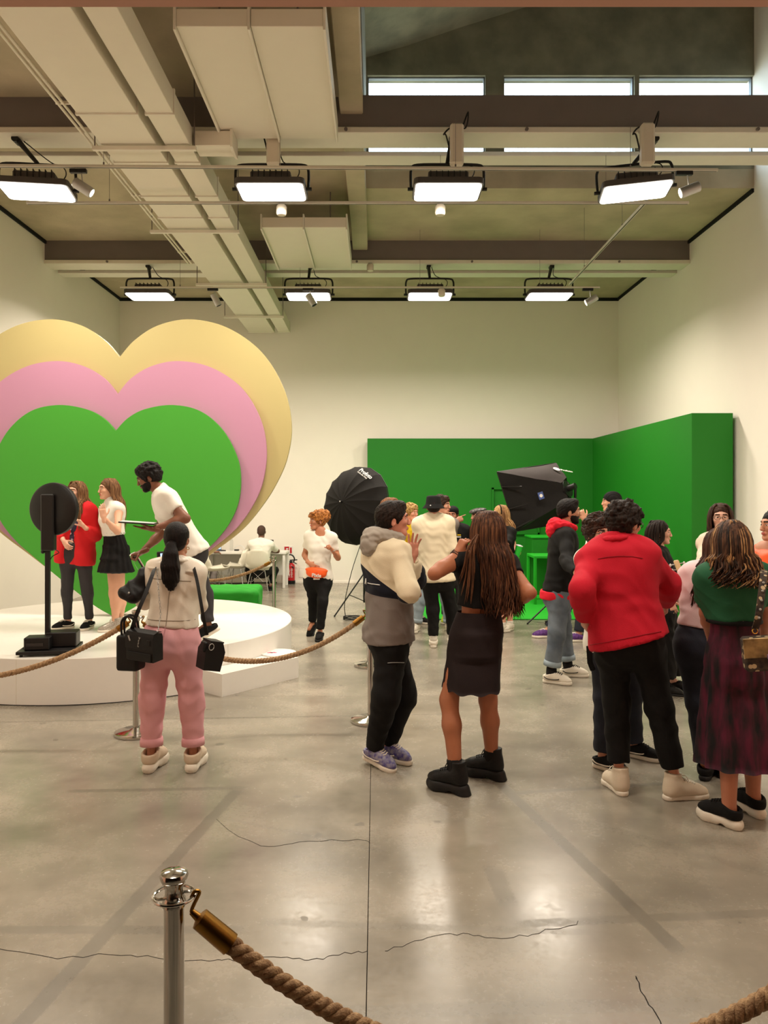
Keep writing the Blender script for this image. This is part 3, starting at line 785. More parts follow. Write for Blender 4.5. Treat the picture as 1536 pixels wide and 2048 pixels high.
# rectangular softbox: open front to the left, speed ring at the right
YSB = 10.55
A, B_ = px(994, 944, YSB - .1), px(1031, 1063, YSB - .1)
Ct, Db = px(1112, 926, YSB + .75), px(1150, 1042, YSB + .75)
ring = [px(1122, 966, YSB + .15), px(1138, 1000, YSB + .15), px(1142, 992, YSB + .32), px(1133, 955, YSB + .32)]
sb = thing('rectangular_softbox', 'big black rectangular softbox tilted above the people, right of the umbrella', 'softbox', (A + Db) / 2)
def sheet(c00, c10, c11, c01, nm, m, bulge):
    mb = MB(); n = 8; vs = []; nrm = (c10 - c00).cross(c01 - c00).normalized()
    for i in range(n + 1):
        for j in range(n + 1):
            u, v = i / n, j / n
            p = (c00 * (1 - u) + c10 * u) * (1 - v) + (c01 * (1 - u) + c11 * u) * v
            sg = math.sin(math.pi * u) * math.sin(math.pi * v) * bulge + .006 * math.sin(9 * u + 7 * v)
            vs.append(p + nrm * sg)
    q = len(vs); vs += [p - nrm * .004 for p in vs]
    fs = []
    for i in range(n):
        for j in range(n):
            a = i * (n + 1) + j; fs += [(a, a + n + 1, a + n + 2, a + 1), (q + a, q + a + 1, q + a + n + 2, q + a + n + 1)]
    mb.raw(vs, fs); return mb.build(nm, m, sb, 2)
sheet(A, B_, ring[1], ring[0], 'side_panel', m_soft, -.05)
sheet(A, ring[0], ring[3], Ct, 'top_panel', m_soft2, .05)
sheet(B_, Db, ring[2], ring[1], 'bottom_panel', m_soft, -.02)
sheet(Ct, ring[3], ring[2], Db, 'far_panel', m_soft, .0)
dm = MB(); dm.raw([A, B_, Db, Ct], [(0, 1, 2, 3), (3, 2, 1, 0)]); mc = (A + B_ + Ct + Db) / 4; ins = (sum(ring, Vector()) / 4 - mc) * .25
A_, B2, C2_, D2 = (q.lerp(mc, .50) for q in (A, B_, Ct, Db))
dm = MB(); dm.raw([A_ + ins, B2 + ins, D2 + ins, C2_ + ins, A_ + ins * 1.05, B2 + ins * 1.05, D2 + ins * 1.05, C2_ + ins * 1.05], [(0, 1, 2, 3), (7, 6, 5, 4), (0, 4, 5, 1), (1, 5, 6, 2), (2, 6, 7, 3), (3, 7, 4, 0)])
dm.build('diffuser', m_diff, sb)
rm = MB()
for a, b_ in ((A, B_), (B_, Db), (Db, Ct), (Ct, A)): rm.tube([a, b_], .007, 6)
rm.build('front_rim', m_black, sb)
rc = sum(ring, Vector()) / 4; rn = (ring[1] - ring[0]).cross(ring[3] - ring[0]).normalized()
Rr = rn.to_track_quat('Z', 'Y').to_matrix()
MB().lathe([(.05, -.02), (.12, -.02), (.12, .02), (.05, .02)], rc, 24, R=Rr).build('speed_ring', m_black, sb)
for k in range(6):
    a = k * 1.05; MB().obox(rc + Rr @ Vector((.1 * math.cos(a), .1 * math.sin(a), 0)), (.015, .02, .02), Rr, .003).build('ring_clamp', m_silver if k == 1 else m_black, sb)
nA = (B_ - A).cross(ring[0] - A).normalized(); nA = nA if nA.y < 0 else -nA
lc = px(1068, 988, YSB + .03) 
yd = (A - B_).normalized(); xd = yd.cross(nA).normalized()
if xd.x < 0: xd = -xd
zd = xd.cross(yd)
m_blue = pm('blue_label', (66, 88, 150), .4)
lc = (A * .5 + B_ * .5) * .45 + (ring[0] * .5 + ring[1] * .5) * .55
lo_ = nA * .06
MB().obox(lc + lo_, (.04, .05, .003), frame(xd, yd, zd), .001).build('blue_label', m_blue, sb)
MB().lathe([(.014, .003), (.024, .003), (.024, .005), (.014, .005)], lc + lo_, 20, R=frame(xd, yd, zd)).build('label_emblem', m_print, sb)
for k in (.25, .62, .95):
    q0 = A.lerp(B_, k); q1 = q0.lerp(ring[0].lerp(ring[1], k), .3)
    MB().tube([q0 + nA * .012, q1 + nA * .035], .012, 6).build('fabric_strap', m_black, sb)
tm = A * .1 + Ct * .36 + ring[0] * .14 + ring[3] * .40
nT = (ring[0] - A).cross(Ct - A).normalized(); nT = nT if nT.z > 0 else -nT
xt = (ring[0] - A).normalized(); xt = (xt - nT * xt.dot(nT)).normalized()
Mt = Matrix.Translation(tm + nT * .055) @ frame(xt, nT.cross(xt), nT).to_4x4()
lg = MB(); lg.lathe([(0, 0), (.045, 0), (.045, .002), (0, .002)], (0, 0, 0), 20); lg.v = [tuple(Mt @ Vector((p[0] * 1.2, p[1], p[2]))) for p in lg.v]; lg.build('logo_disc', m_print, sb)
text_mesh('print', 'Profoto', .06, Mt @ Matrix.Translation((.16, 0, 0)), m_print, sb, .0006, .002)
pb = Vector((rc.x + .15, rc.y + .12, 0))
sh = light_stand(pb, (pb.x, pb.y, rc.z - .02), 'black light stand carrying the rectangular softbox behind the man with red hood', 3, 3.5, .78)
fh = thing('studio_flash', 'black studio flash head clamped behind the rectangular softbox', 'flash', (pb.x, pb.y, rc.z - .05))
MB().tube([rc + rn * (.01 if rn.x > 0 else -.01), rc + (rn if rn.x > 0 else -rn) * .14], .045, 16).build('body', m_black, fh, True)
MB().cyl((pb.x, pb.y, rc.z - .12), (pb.x, pb.y, rc.z + .02), .02, n=10).build('bracket', m_black, fh)
ck = MB(); cc = gp(1115, 1251)
ck.tube([cc + Vector(((.16 + .02 * math.sin(k * 1.7)) * math.cos(k * .42), (.1 + .02 * math.sin(k)) * math.sin(k * .42), .008 + .0009 * k)) for k in range(58)], .006, 5)
ck.tube(cat([gp(860, 1252), gp(950, 1246), gp(1000, 1243), gp(1040, 1241), gp(1085, 1246), cc], 6), .006, 5)
ck.v = [(a, b_, max(c_, .007)) for a, b_, c_ in ck.v]
o = ck.build('floor_cable', m_black, None, 2); mark(o, 'black cable along the front edge of the green floor', 'cable')

# ------------------------------------------------------------------ desk corner at the back wall
dt = thing('white_desk', 'long white desk against the back wall behind the round stage', 'desk', (-3.0, 15.0, 0))
xa, xb, yf = -4.6, px(572, 1100, 14.7).x, 14.7
MB().box((xa, yf, .65), (xb, 15.25, .69), .004).build('desk_top', m_white, dt)
for x in (xa + .02, px(415, 1100, 14.9).x, xb - .07):
    for y in (yf + .02, 15.18): MB().box((x, y, 0), (x + .05, y + .05, .65), .003).build('leg', m_white, dt)
MB().box((xa, 15.21, .2), (xb, 15.23, .65)).build('modesty_panel', m_white, dt)
m_shell = pm('white_plastic_shell', (222, 217, 200), .35, var=.02)
def shell_chair(x, y, rz, lab):
    t = thing('shell_chair', lab, 'chair', (x, y, 0), 'white shell chairs', rz)
    mb = MB(); n, m = 14, 12; vs = []
    prof = cat([(0, -.23, .46), (0, -.20, .44), (0, -.08, .425), (0, .10, .425), (0, .18, .46), (0, .22, .56), (0, .245, .70), (0, .26, .80)], 2)[::1]
    k = len(prof)
    for i, p in enumerate(prof):
        f = i / (k - 1); wd = .235 if f < .55 else .235 - .07 * ((f - .55) / .45) ** 2
        for j in range(n + 1):
            u = -1 + 2 * j / n
            e = abs(u) ** 3
            yy = p.y + (-.09 * e if f > .5 else 0); zz = p.z + (.06 * e if f <= .75 else 0)
            if i == k - 1: zz -= .05 * abs(u) ** 2.5
            vs.append((u * wd, yy, zz))
    q = len(vs)
    for i in range(k):
        for j in range(n + 1):
            v = Vector(vs[i * (n + 1) + j]); f = i / (k - 1)
            vs.append(v + (Vector((0, 0, -.012)) if f < .45 else Vector((0, .012, -.002))))
    fs = []
    for i in range(k - 1):
        for j in range(n):
            a = i * (n + 1) + j; fs += [(a, a + 1, a + n + 2, a + n + 1), (q + a, q + a + n + 1, q + a + n + 2, q + a + 1)]
    rim = [j for j in range(n + 1)] + [i * (n + 1) + n for i in range(1, k)] + [(k - 1) * (n + 1) + j for j in range(n - 1, -1, -1)] + [i * (n + 1) for i in range(k - 2, 0, -1)]
    for a, b_ in zip(rim, rim[1:] + rim[:1]): fs.append((a, a + q, b_ + q, b_))
    mb.raw(vs, fs); mb.build('seat_shell', m_shell, t, 2, world=False)
    for sx in (-1, 1):
        for sy in (-1, 1):
            MB().tube([(sx * .12, sy * .11, .42), (sx * .205, sy * .20, .006)], .008, 6).build('leg', m_silver, t, True, world=False)
            MB().tube([(sx * .12, sy * .11, .40), (sx * -.10, sy * .15, .2), (-sx * .165, sy * .155, .2)], .004, 5).build('wire_brace', m_silver, t, False, world=False)
    return t
p = px(517, 1122, 14.15)
shell_chair(p.x, 14.2, 0 + math.pi * 1, 'white shell chair under the seated man at the desk').rotation_euler = (0, 0, math.pi)
p = px(427, 1122, 13.9); shell_chair(p.x, 13.9, math.radians(120), 'empty white shell chair nearest the heart, turned right')
p = px(455, 1136, 14.3); shell_chair(p.x + .16, 14.42, math.radians(-100), 'empty white shell chair tucked under the desk')
for c_ in [o for o in SC.objects if o.name.startswith('shell_chair') and o.parent is None]:
    pass
m_screen = pm('lit_laptop_screen', (176, 206, 246), .3, emit=.9)
p = px(432, 1104, 15.0)
lt = thing('laptop', 'open laptop with bright screen on the white desk near the heart', 'laptop', (p.x, 15.0, .691))
Rl = Matrix.Rotation(math.radians(35), 3, 'Z')
MB().obox((p.x, 15.0, .699), (.16, .11, .008), Rl, .003).build('keyboard', m_black, lt)
Ru = Rl @ Matrix.Rotation(math.radians(-12), 3, 'X'); oc = Vector((p.x, 15.0, .707)) + Rl @ Vector((0, .11, 0)) + Ru @ Vector((0, 0, .105))
MB().obox(oc, (.16, .005, .105), Ru, .002).build('lid', m_black, lt)
MB().obox(oc - Ru @ Vector((0, .0055, 0)), (.15, .001, .096), Ru).build('screen', m_screen, lt)
p = px(544, 1090, 15.2)
sp = thing('desk_speaker', 'small black screen standing on the desk right of the seated man', 'screen', (p.x, 15.15, .691))
MB().obox((p.x, 15.15, .80), (.035, .03, .10), None, .006).build('body', m_black, sp); MB().obox((p.x, 15.15, .696), (.05, .05, .005), None, .002).build('stand', m_black, sp)
m_bottle = pm('clear_plastic', (235, 238, 238), .08, trans=1.0, var=0, ior=1.2)
m_cap = pm('bottle_cap', (225, 228, 230), .4)
def bottle(o, R, lab, hgt=.23, r=.032, parent_=None):
    t = thing('water_bottle', lab, 'bottle', o)
    s = hgt / .23
    MB().lathe([(0, 0), (r, .004), (r, .05), (r * .9, .06), (r, .07), (r, .15 * s), (r * .8, .18 * s), (r * .4, .205 * s), (r * .4, .215 * s), (0, .215 * s)], o, 20, R=R).build('bottle_body', m_bottle, t, True)
    MB().lathe([(0, .21 * s), (r * .48, .21 * s), (r * .48, .23 * s), (0, .23 * s)], o, 14, R=R).build('cap', m_cap, t)
    return t
p = px(463, 1104, 15.1); bottle(Vector((p.x, 15.1, .691)), None, 'clear water bottle standing on the white desk', .26)
ck = MB(); p = px(478, 1104, 15.2); ck.tube(cat([(p.x - .09, 15.15, .697), (p.x - .06, 15.15, .76), (p.x + .03, 15.15, .79), (p.x + .1, 15.15, .75), (p.x + .13, 15.15, .697)], 6), .005, 5)
mark(ck.build('cable_loop', m_cap, None, 2), 'pale cable looping over the white desk top', 'cable')
t = thing('phone_charger', 'black charger brick on the desk under the cable loop', 'charger', (p.x, 15.1, .691)); MB().box((p.x - .07, 15.05, .691), (p.x + .02, 15.12, .716), .006).build('brick', m_black, t); MB().box((p.x + .02, 15.08, .70), (p.x + .035, 15.09, .708), .001).build('plug', m_silver, t)
ck = MB(); ck.tube(cat([(-4.4, 15.5, .012), (-3.9, 15.45, .012), (-3.4, 15.52, .012), (-2.9, 15.4, .012), (-2.45, 15.5, .012), (-2.0, 15.53, .012)], 6), .011, 5)
mark(ck.build('wall_cable', m_black, None, 2), 'black cables along the foot of the back wall under the desk', 'cable')
# fire extinguisher and sign
m_red = pm('extinguisher_red', (190, 22, 34), .3, coat=.4, var=.05)
p = px(581, 1166, 15.35); ex = Vector((p.x - .005, 15.46, 0))
t = thing('fire_extinguisher', 'red fire extinguisher with black hose on the floor right of the desk', 'fire extinguisher', ex)
MB().lathe([(0, 0), (.085, 0), (.09, .01), (.09, .065), (.084, .07), (0, .07)], ex, 24).build('base_ring', m_black, t, True)
MB().lathe([(0, .06), (.082, .06), (.084, .08), (.084, .34), (.075, .38), (.045, .41), (.025, .42), (0, .42)], ex, 24).build('cylinder', m_red, t, True)
MB().lathe([(0, .41), (.03, .41), (.03, .45), (.018, .47), (0, .47)], ex, 14).build('valve', m_black, t, True)
MB().tube([ex + Vector((-.02, 0, .47)), ex + Vector((.13, -.01, .48))], .012, 8).build('handle', m_black, t); MB().tube([ex + Vector((.0, 0, .45)), ex + Vector((.12, -.01, .40))], .009, 8).build('lever', m_black, t)
MB().tube(cat([ex + Vector((.06, -.03, .44)), ex + Vector((.075, -.03, .50)), ex + Vector((.045, -.03, .56)), ex + Vector((-.015, -.03, .585)), ex + Vector((-.065, -.03, .55)), ex + Vector((-.065, -.03, .49)), ex + Vector((-.05, -.04, .42)), ex + Vector((.07, -.08, .32))], 6), .014, 8).build('hose', m_black, t, True)
lb = MB()
for i in range(7):
    for j in range(2): lb.obox(ex + Vector((-.028 + .052 * j, -.0805, .30 - .026 * i)), (.02 if (i + j) % 3 else .012, .0035, .006), None)
lb.build('white_label_print', m_print, t)
p = px(577, 1101, 15.58)
t = thing('fire_sign', 'small red and white fire extinguisher sign on the back wall', 'sign', (p.x, 15.59, p.z))
MB().box((p.x - .09, 15.588, p.z - .085), (p.x + .09, 15.5995, p.z + .085), .002).build('plate', m_print, t)
MB().box((p.x - .083, 15.586, p.z - .078), (p.x + .012, 15.589, p.z + .078)).build('red_field', m_red, t)
s_ = MB(); s_.box((p.x - .045, 15.584, p.z - .06), (p.x - .02, 15.587, p.z + .02)).box((p.x - .05, 15.584, p.z + .025), (p.x - .005, 15.587, p.z + .045)); s_.build('white_extinguisher_symbol', m_print, t)
s_ = MB(); s_.box((p.x + .03, 15.584, p.z - .03), (p.x + .065, 15.589, p.z + .06)).prism([(.022, -.03), (.073, -.03), (.0475, -.07)], .004, Matrix.Translation((p.x, 15.585, p.z))); s_.build('red_arrow', m_red, t)
# wall hatch right of the extinguisher
p0, p1 = px(598, 1135, 15.59), px(611, 1155, 15.59)
t = thing('wall_hatch', 'small white access hatch low on the back wall beside the extinguisher', 'hatch', (p0.x, 15.598, p1.z))
MB().box((p0.x, 15.59, p1.z), (p0.x + .15, 15.6, p0.z), .002).build('cover', m_wall, t); MB().box((p0.x + .12, 15.586, (p0.z + p1.z) / 2), (p0.x + .13, 15.592, (p0.z + p1.z) / 2 + .03)).build('latch', m_silver, t)
struct('baseboard_back', MB().box((XL, YB - .012, 0), (-.2, YB, .04)), m_wall)
# green beanbag behind the stage
m_gcloth = pm('green_cloth', (36, 158, 40), .75, var=.1, scale=8, bump=.3, bscale=14)

# ------------------------------------------------------------------ smooth surfaces: distance field + surface nets
def A3(v): return np.array((v[0], v[1], v[2]), dtype=np.float64)
class Field:
    def __init__(s, res): s.res = res; s.ops = []
    def cone(s, a, b, ra, rb, k=.03, sub=False): s.ops.append(('c', A3(a), A3(b), ra, rb, k, sub)); return s
    def ell(s, c, r, R=None, k=.03, sub=False):
        s.ops.append(('e', A3(c), np.array(r, float), None if R is None else np.array(R, float).reshape(3, 3), k, None, sub)); return s
    def box(s, c, h, R=None, rad=.01, k=.02, sub=False):
        s.ops.append(('b', A3(c), np.array(h, float), None if R is None else np.array(R, float).reshape(3, 3), k, rad, sub)); return s
    def cyl(s, a, b, r, k=.004, sub=True): s.ops.append(('y', A3(a), A3(b), r, 0, k, sub)); return s
    def cut(s, p, n, k=.0): s.ops.append(('p', A3(p), A3(n) / np.linalg.norm(A3(n)), k)); return s
    def bounds(s):
        lo = np.full(3, 1e9); hi = -lo
        for o in s.ops:
            if o[0] == 'p' or o[6]: continue
            a, b = s.obb(o); lo = np.minimum(lo, a); hi = np.maximum(hi, b)
        return lo, hi
    @staticmethod
    def obb(o):
        if o[0] == 'c': return np.minimum(o[1] - o[3], o[2] - o[4]), np.maximum(o[1] + o[3], o[2] + o[4])
        if o[0] == 'y': r = o[3]; return np.minimum(o[1], o[2]) - r, np.maximum(o[1], o[2]) + r
        e = o[2] + (o[5] or 0)
        if o[3] is not None: e = np.sqrt(((o[3] * e[None, :]) ** 2).sum(1)) if o[0] == 'e' else np.abs(o[3] * e[None, :]).sum(1)
        return o[1] - e, o[1] + e
    def mesh(s, smooth=1):
        res = s.res; lo, hi = s.bounds(); lo = lo - 2.5 * res; hi = hi + 2.5 * res
        n = np.maximum(np.ceil((hi - lo) / res).astype(int) + 1, 4)
        ax = [(lo[i] + np.arange(n[i]) * res).astype(np.float32) for i in range(3)]
        D = np.full(n, 1.0, np.float32)
        for o in s.ops:
            if o[0] == 'p':
                d = (ax[0] - o[1][0])[:, None, None] * o[2][0] + (ax[1] - o[1][1])[None, :, None] * o[2][1] + (ax[2] - o[1][2])[None, None, :] * o[2][2]
                np.maximum(D, d.astype(np.float32), out=D); continue
            k = o[5] if o[0] in 'cy' else o[4]; sub = o[6]
            a, b = s.obb(o); m = (k or 0) + 3 * res
            i0 = np.clip(np.floor((a - m - lo) / res).astype(int), 0, n); i1 = np.clip(np.ceil((b + m - lo) / res).astype(int) + 1, 0, n)
            if (i1 <= i0).any(): continue
            X = ax[0][i0[0]:i1[0]][:, None, None]; Y = ax[1][i0[1]:i1[1]][None, :, None]; Z = ax[2][i0[2]:i1[2]][None, None, :]
            if o[0] in 'cy':
                A, B = o[1], o[2]; ba = B - A; L2 = max(float(ba @ ba), 1e-9)
                h = ((X - A[0]) * ba[0] + (Y - A[1]) * ba[1] + (Z - A[2]) * ba[2]) / L2
                if o[0] == 'c':
                    h = np.clip(h, 0, 1)
                    d = np.sqrt((X - A[0] - h * ba[0]) ** 2 + (Y - A[1] - h * ba[1]) ** 2 + (Z - A[2] - h * ba[2]) ** 2) - (o[3] + (o[4] - o[3]) * h)
                else:
                    L = math.sqrt(L2)
                    rr = np.sqrt(np.maximum((X - A[0] - h * ba[0]) ** 2 + (Y - A[1] - h * ba[1]) ** 2 + (Z - A[2] - h * ba[2]) ** 2, 0)) - o[3]
                    d = np.maximum(rr, (np.abs(h - .5) - .5) * L)
            else:
                x, y, z = X - o[1][0], Y - o[1][1], Z - o[1][2]
                if o[3] is not None:
                    R = o[3]
                    x, y, z = (x * R[0, i] + y * R[1, i] + z * R[2, i] for i in range(3))
                r = o[2]
                if o[0] == 'e':
                    k0 = np.sqrt((x / r[0]) ** 2 + (y / r[1]) ** 2 + (z / r[2]) ** 2)
                    k1 = np.sqrt((x / r[0] ** 2) ** 2 + (y / r[1] ** 2) ** 2 + (z / r[2] ** 2) ** 2)
                    d = k0 * (k0 - 1) / np.maximum(k1, 1e-6)
                else:
                    q = [np.abs(v) - r[i] for i, v in enumerate((x, y, z))]
                    d = np.sqrt(sum(np.maximum(v, 0) ** 2 for v in q)) + np.minimum(np.maximum(np.maximum(q[0], q[1]), q[2]), 0) - o[5]
            d = d.astype(np.float32)
            sl = (slice(i0[0], i1[0]), slice(i0[1], i1[1]), slice(i0[2], i1[2])); V = D[sl]
            if sub:
                d = -d
                hh = np.maximum(k - np.abs(V - d), 0) / k if k else 0
                D[sl] = np.maximum(V, d) + hh * hh * k * .25
            else:
                hh = np.maximum(k - np.abs(V - d), 0) / k if k else 0
                D[sl] = np.minimum(V, d) - hh * hh * k * .25
        return nets(D, lo, res, smooth)
def nets(D, lo, res, smooth=1):
    S = D < 0; n = np.array(D.shape) - 1
    c = [S[i:n[0] + i, j:n[1] + j, k:n[2] + k] for i in (0, 1) for j in (0, 1) for k in (0, 1)]
    al = c[0].copy(); an = c[0].copy()
    for q in c[1:]: al &= q; an |= q
    I, J, K = np.nonzero(an & ~al)
    N = len(I)
    idx = np.full(n, -1, np.int32); idx[I, J, K] = np.arange(N)
    acc = np.zeros((N, 3)); cnt = np.zeros(N)
    off = [(i, j, k) for i in (0, 1) for j in (0, 1) for k in (0, 1)]
    val = {o: D[I + o[0], J + o[1], K + o[2]].astype(np.float64) for o in off}
    for o in off:
        for a in range(3):
            if o[a] == 0:
                p = list(o); p[a] = 1; p = tuple(p)
                d0, d1 = val[o], val[p]; m = (d0 < 0) != (d1 < 0)
                t = np.where(m, d0 / np.where(m, d0 - d1, 1), 0)
                for b in range(3): acc[:, b] += np.where(m, o[b] + (t if b == a else 0), 0)
                cnt += m
    V = (acc / np.maximum(cnt, 1)[:, None] + np.stack([I, J, K], 1)) * res + lo
    F = []
    for a in range(3):
        b, c_ = (a + 1) % 3, (a + 2) % 3
        sl0 = [slice(None)] * 3; sl1 = [slice(None)] * 3
        sl0[a] = slice(0, -1); sl1[a] = slice(1, None)
        s0, s1 = S[tuple(sl0)], S[tuple(sl1)]
        P = np.stack(np.nonzero(s0 != s1), 1)
        ok = (P[:, b] > 0) & (P[:, c_] > 0) & (P[:, b] < n[b]) & (P[:, c_] < n[c_]); P = P[ok]
        fl = s0[P[:, 0], P[:, 1], P[:, 2]]
        q = []
        for db, dc in ((-1, -1), (0, -1), (0, 0), (-1, 0)):
            R = P.copy(); R[:, b] += db; R[:, c_] += dc; q.append(idx[R[:, 0], R[:, 1], R[:, 2]])
        q = np.stack(q, 1); q[~fl] = q[~fl][:, ::-1]; F.append(q)
    F = np.concatenate(F); F = F[(F >= 0).all(1)]
    for _ in range(smooth):
        e = np.concatenate([F[:, [0, 1]], F[:, [1, 2]], F[:, [2, 3]], F[:, [3, 0]]]); e = np.concatenate([e, e[:, ::-1]])
        w_ = np.bincount(e[:, 0], minlength=N)
        av = np.stack([np.bincount(e[:, 0], V[e[:, 1], i], minlength=N) for i in range(3)], 1) / np.maximum(w_, 1)[:, None]
        V = np.where(w_[:, None] > 0, V * .45 + av * .55, V)
    return V, F
def vnorm(V, F):
    fn = np.cross(V[F[:, 2]] - V[F[:, 0]], V[F[:, 3]] - V[F[:, 1]]); N = np.zeros_like(V)
    for i in range(4):
        for j in range(3): N[:, j] += np.bincount(F[:, i], fn[:, j], minlength=len(V))
    return N / np.maximum(np.linalg.norm(N, axis=1), 1e-9)[:, None]
def wr(P, seed=0.0, f=14.0):
    """soft cloth-fold noise in -1..1"""
    x, y, z = P[:, 0], P[:, 1], P[:, 2]; s = seed; f = f * (3.2 if f < 25 else 4.2)
    wx = np.sin(z * f * .55 + s) + .6 * np.sin(x * f * .8 + 2.1 * s); wy = np.sin(x * f * .6 + 1.3 * s + y * f * .4)
    a = np.sin(z * f * 1.0 + wx * 1.4 + y * f * .5 + s); b = np.sin((x + y) * f * .9 + z * f * .7 + wy * 1.7 + 2 * s)
    r = 1 - np.abs(np.sin(z * f * .75 + (x - y) * f * .45 + wy * 1.2 + 3 * s)) * 2
    return .35 * a + .3 * b + .45 * r * np.clip(.5 + .5 * np.sin(x * f * .35 + z * f * .3 + s), 0, 1)
def arr_mesh(name, V, F, MI=None):
    me = bpy.data.meshes.new(name); n = len(F)
    me.vertices.add(len(V)); me.vertices.foreach_set('co', np.ascontiguousarray(V, np.float32).ravel())
    me.loops.add(4 * n); me.loops.foreach_set('vertex_index', np.ascontiguousarray(F, np.int32).ravel())
    me.polygons.add(n); me.polygons.foreach_set('loop_start', np.arange(0, 4 * n, 4, dtype=np.int32))
    if MI is not None: me.polygons.foreach_set('material_index', np.ascontiguousarray(MI, np.int32))
    me.update(calc_edges=True); me.shade_smooth()
    return me
def cat_arr(parts):
    V = []; F = []; M = []; o = 0
    for v, f, m in parts:
        V.append(v); F.append(f + o); M.append(np.full(len(f), m) if np.isscalar(m) else m); o += len(v)
    return np.concatenate(V), np.concatenate(F), np.concatenate(M)
def xf(V, M):
    M = np.array(M); return V @ M[:3, :3].T + M[:3, 3]
CACHE = {}
# ------------------------------------------------------------------ head, hands, shoes in their own frames
def head_arr(fem, res, beard=False):
    key = ('h', fem, res)
    if key in CACHE: return CACHE[key]
    f = Field(res); j = .92 if fem else 1.0
    f.ell((0, .016, .038), (.075, .094, .084), k=0.0)
    f.ell((0, -.028, .012), (.066, .062, .075), k=.02)
    f.ell((0, -.022, -.045), (.057 * j, .062, .062), k=.025)
    f.cone((-.03, -.06, -.085), (.03, -.06, -.085), .022 * j, .022 * j, .025)
    f.ell((0, -.078, -.092), (.02, .016, .016), k=.015)
    for s in (-1, 1):
        f.ell((s * .040, -.066, -.012), (.022, .020, .018), k=.02)      # cheekbone
        f.cone((s * .012, -.088, .040), (s * .046, -.074, .036), .010, .008, .014)   # brow
        f.ell((s * .031, -.096, .013), (.015, .012, .010), k=.012, sub=True)
        f.ell((s * .031, -.080, .012), (.0125, .0115, .0115), k=.003)
        f.ell((s * .078, .014, -.006), (.008, .019, .031), Matrix.Rotation(s * .3, 3, 'Z') @ Matrix.Rotation(.15, 3, 'X'), k=.006)
        f.ell((s * .084, .012, -.002), (.005, .010, .017), k=.004, sub=True)
        f.ell((s * .011, -.101, -.026), (.008, .009, .007), k=.008)
    f.cone((0, -.092, .022), (0, -.107, -.020), .008, .0105, .012)
    f.ell((0, -.107, -.022), (.011, .009, .009), k=.008)
    f.ell((0, -.089, -.052), (.026, .010, .012), k=.012)
    f.ell((0, -.095, -.0475), (.021, .0075, .0048), k=.004)
    f.ell((0, -.094, -.0585), (.019, .0085, .0058), k=.004)
    f.cone((0, .022, -.05), (0, .034, -.13), .052 * j, .052 * j, .03)
    V, F = f.mesh(1)
    C = V[F].mean(1); x, y, z = C[:, 0], C[:, 1], C[:, 2]; ax_ = np.abs(x)
    M = np.zeros(len(F), int)
    M[(ax_ < .022) & (z < -.0425) & (z > -.0650) & (y < -.0935)] = 1
    bz = .036 + (ax_ - .015) * .12 - np.maximum(ax_ - .038, 0) * .5
    M[(ax_ > .012) & (ax_ < .052) & (np.abs(z - bz) < (.0042 if fem else .006)) & (y < -.06)] = 2
    ey = ((ax_ - .031) / .0130) ** 2 + ((z - .011) / .0052) ** 2
    M[(ey < 1) & (y < -.078)] = 3
    M[(((ax_ - .031) / .0058) ** 2 + ((z - .011) / .0056) ** 2 < 1) & (y < -.078)] = 4
    M[(ey >= 1) & (ey < 1.9) & (z > .0115) & (y < -.07)] = 2
    CACHE[key] = (V, F, M); return CACHE[key]
FP = {'relax': ((18, 28, 20), .012, 25), 'open': ((4, 8, 6), .026, 10), 'grip': ((62, 72, 45), .004, 55), 'flat': ((2, 5, 4), .004, 12), 'point': ((62, 75, 50), .004, 50), 'pinch': ((38, 45, 30), .006, 40)}
def hand_arr(pose, res):
    """axes: x = thumb side, y = palm normal, z = towards the fingertips"""
    key = ('hd', pose, res)
    if key in CACHE: return CACHE[key]
    bends, spread, tb = FP[pose]; f = Field(res)
    f.cone((0, 0, -.045), (0, 0, .012), .0255, .025, .0)
    for t in (-.026, -.009, .009, .026): f.cone((t * .62, -.001, .012), (t, -.002, .088), .0155, .0125, .012)
    f.ell((.026, .010, .034), (.017, .014, .030), k=.012); f.ell((-.024, .010, .034), (.013, .012, .028), k=.012)
    for q, (t, ln) in enumerate(((.029, .072), (.0097, .080), (-.0097, .074), (-.0285, .058))):
        b = (2, 4, 4) if (pose == 'point' and q == 0) else bends
        p = np.array((t, 0, .086 if q != 3 else .080)); an = 0.0; sl = spread * (1.5 - q)
        if pose == 'open' and q == 3: b = (10, 14, 8)
        for sg, fr in ((0, .45), (1, .31), (2, .24)):
            an += math.radians(b[sg] * (1 + .06 * q)); d = np.array((sl * math.cos(an) * (1.0 if sg < 3 else 0) * 6, math.sin(an), math.cos(an))); d /= np.linalg.norm(d)
            e = p + d * ln * fr; r0 = (.0088, .0080, .0072)[sg] * (.92 if q == 3 else 1)
            f.cone(p, e, r0, r0 * .92, .0035); p = e
    a = math.radians(tb); d = np.array((.78, math.sin(a) * .9, .62)); d /= np.linalg.norm(d)
    p = np.array((.022, .008, .018))
    for ln, r0, r1, tw in ((.042, .0135, .0105, 0), (.032, .0100, .0092, .5), (.026, .0090, .0072, 1.0)):
        dd = d + np.array((-.55 * tw * (1 if pose != 'open' else .3), .5 * math.sin(a) * tw, .5 * tw)); dd /= np.linalg.norm(dd)
        e = p + dd * ln; f.cone(p, e, r0, r1, .006); p = e
    CACHE[key] = f.mesh(1); return CACHE[key]
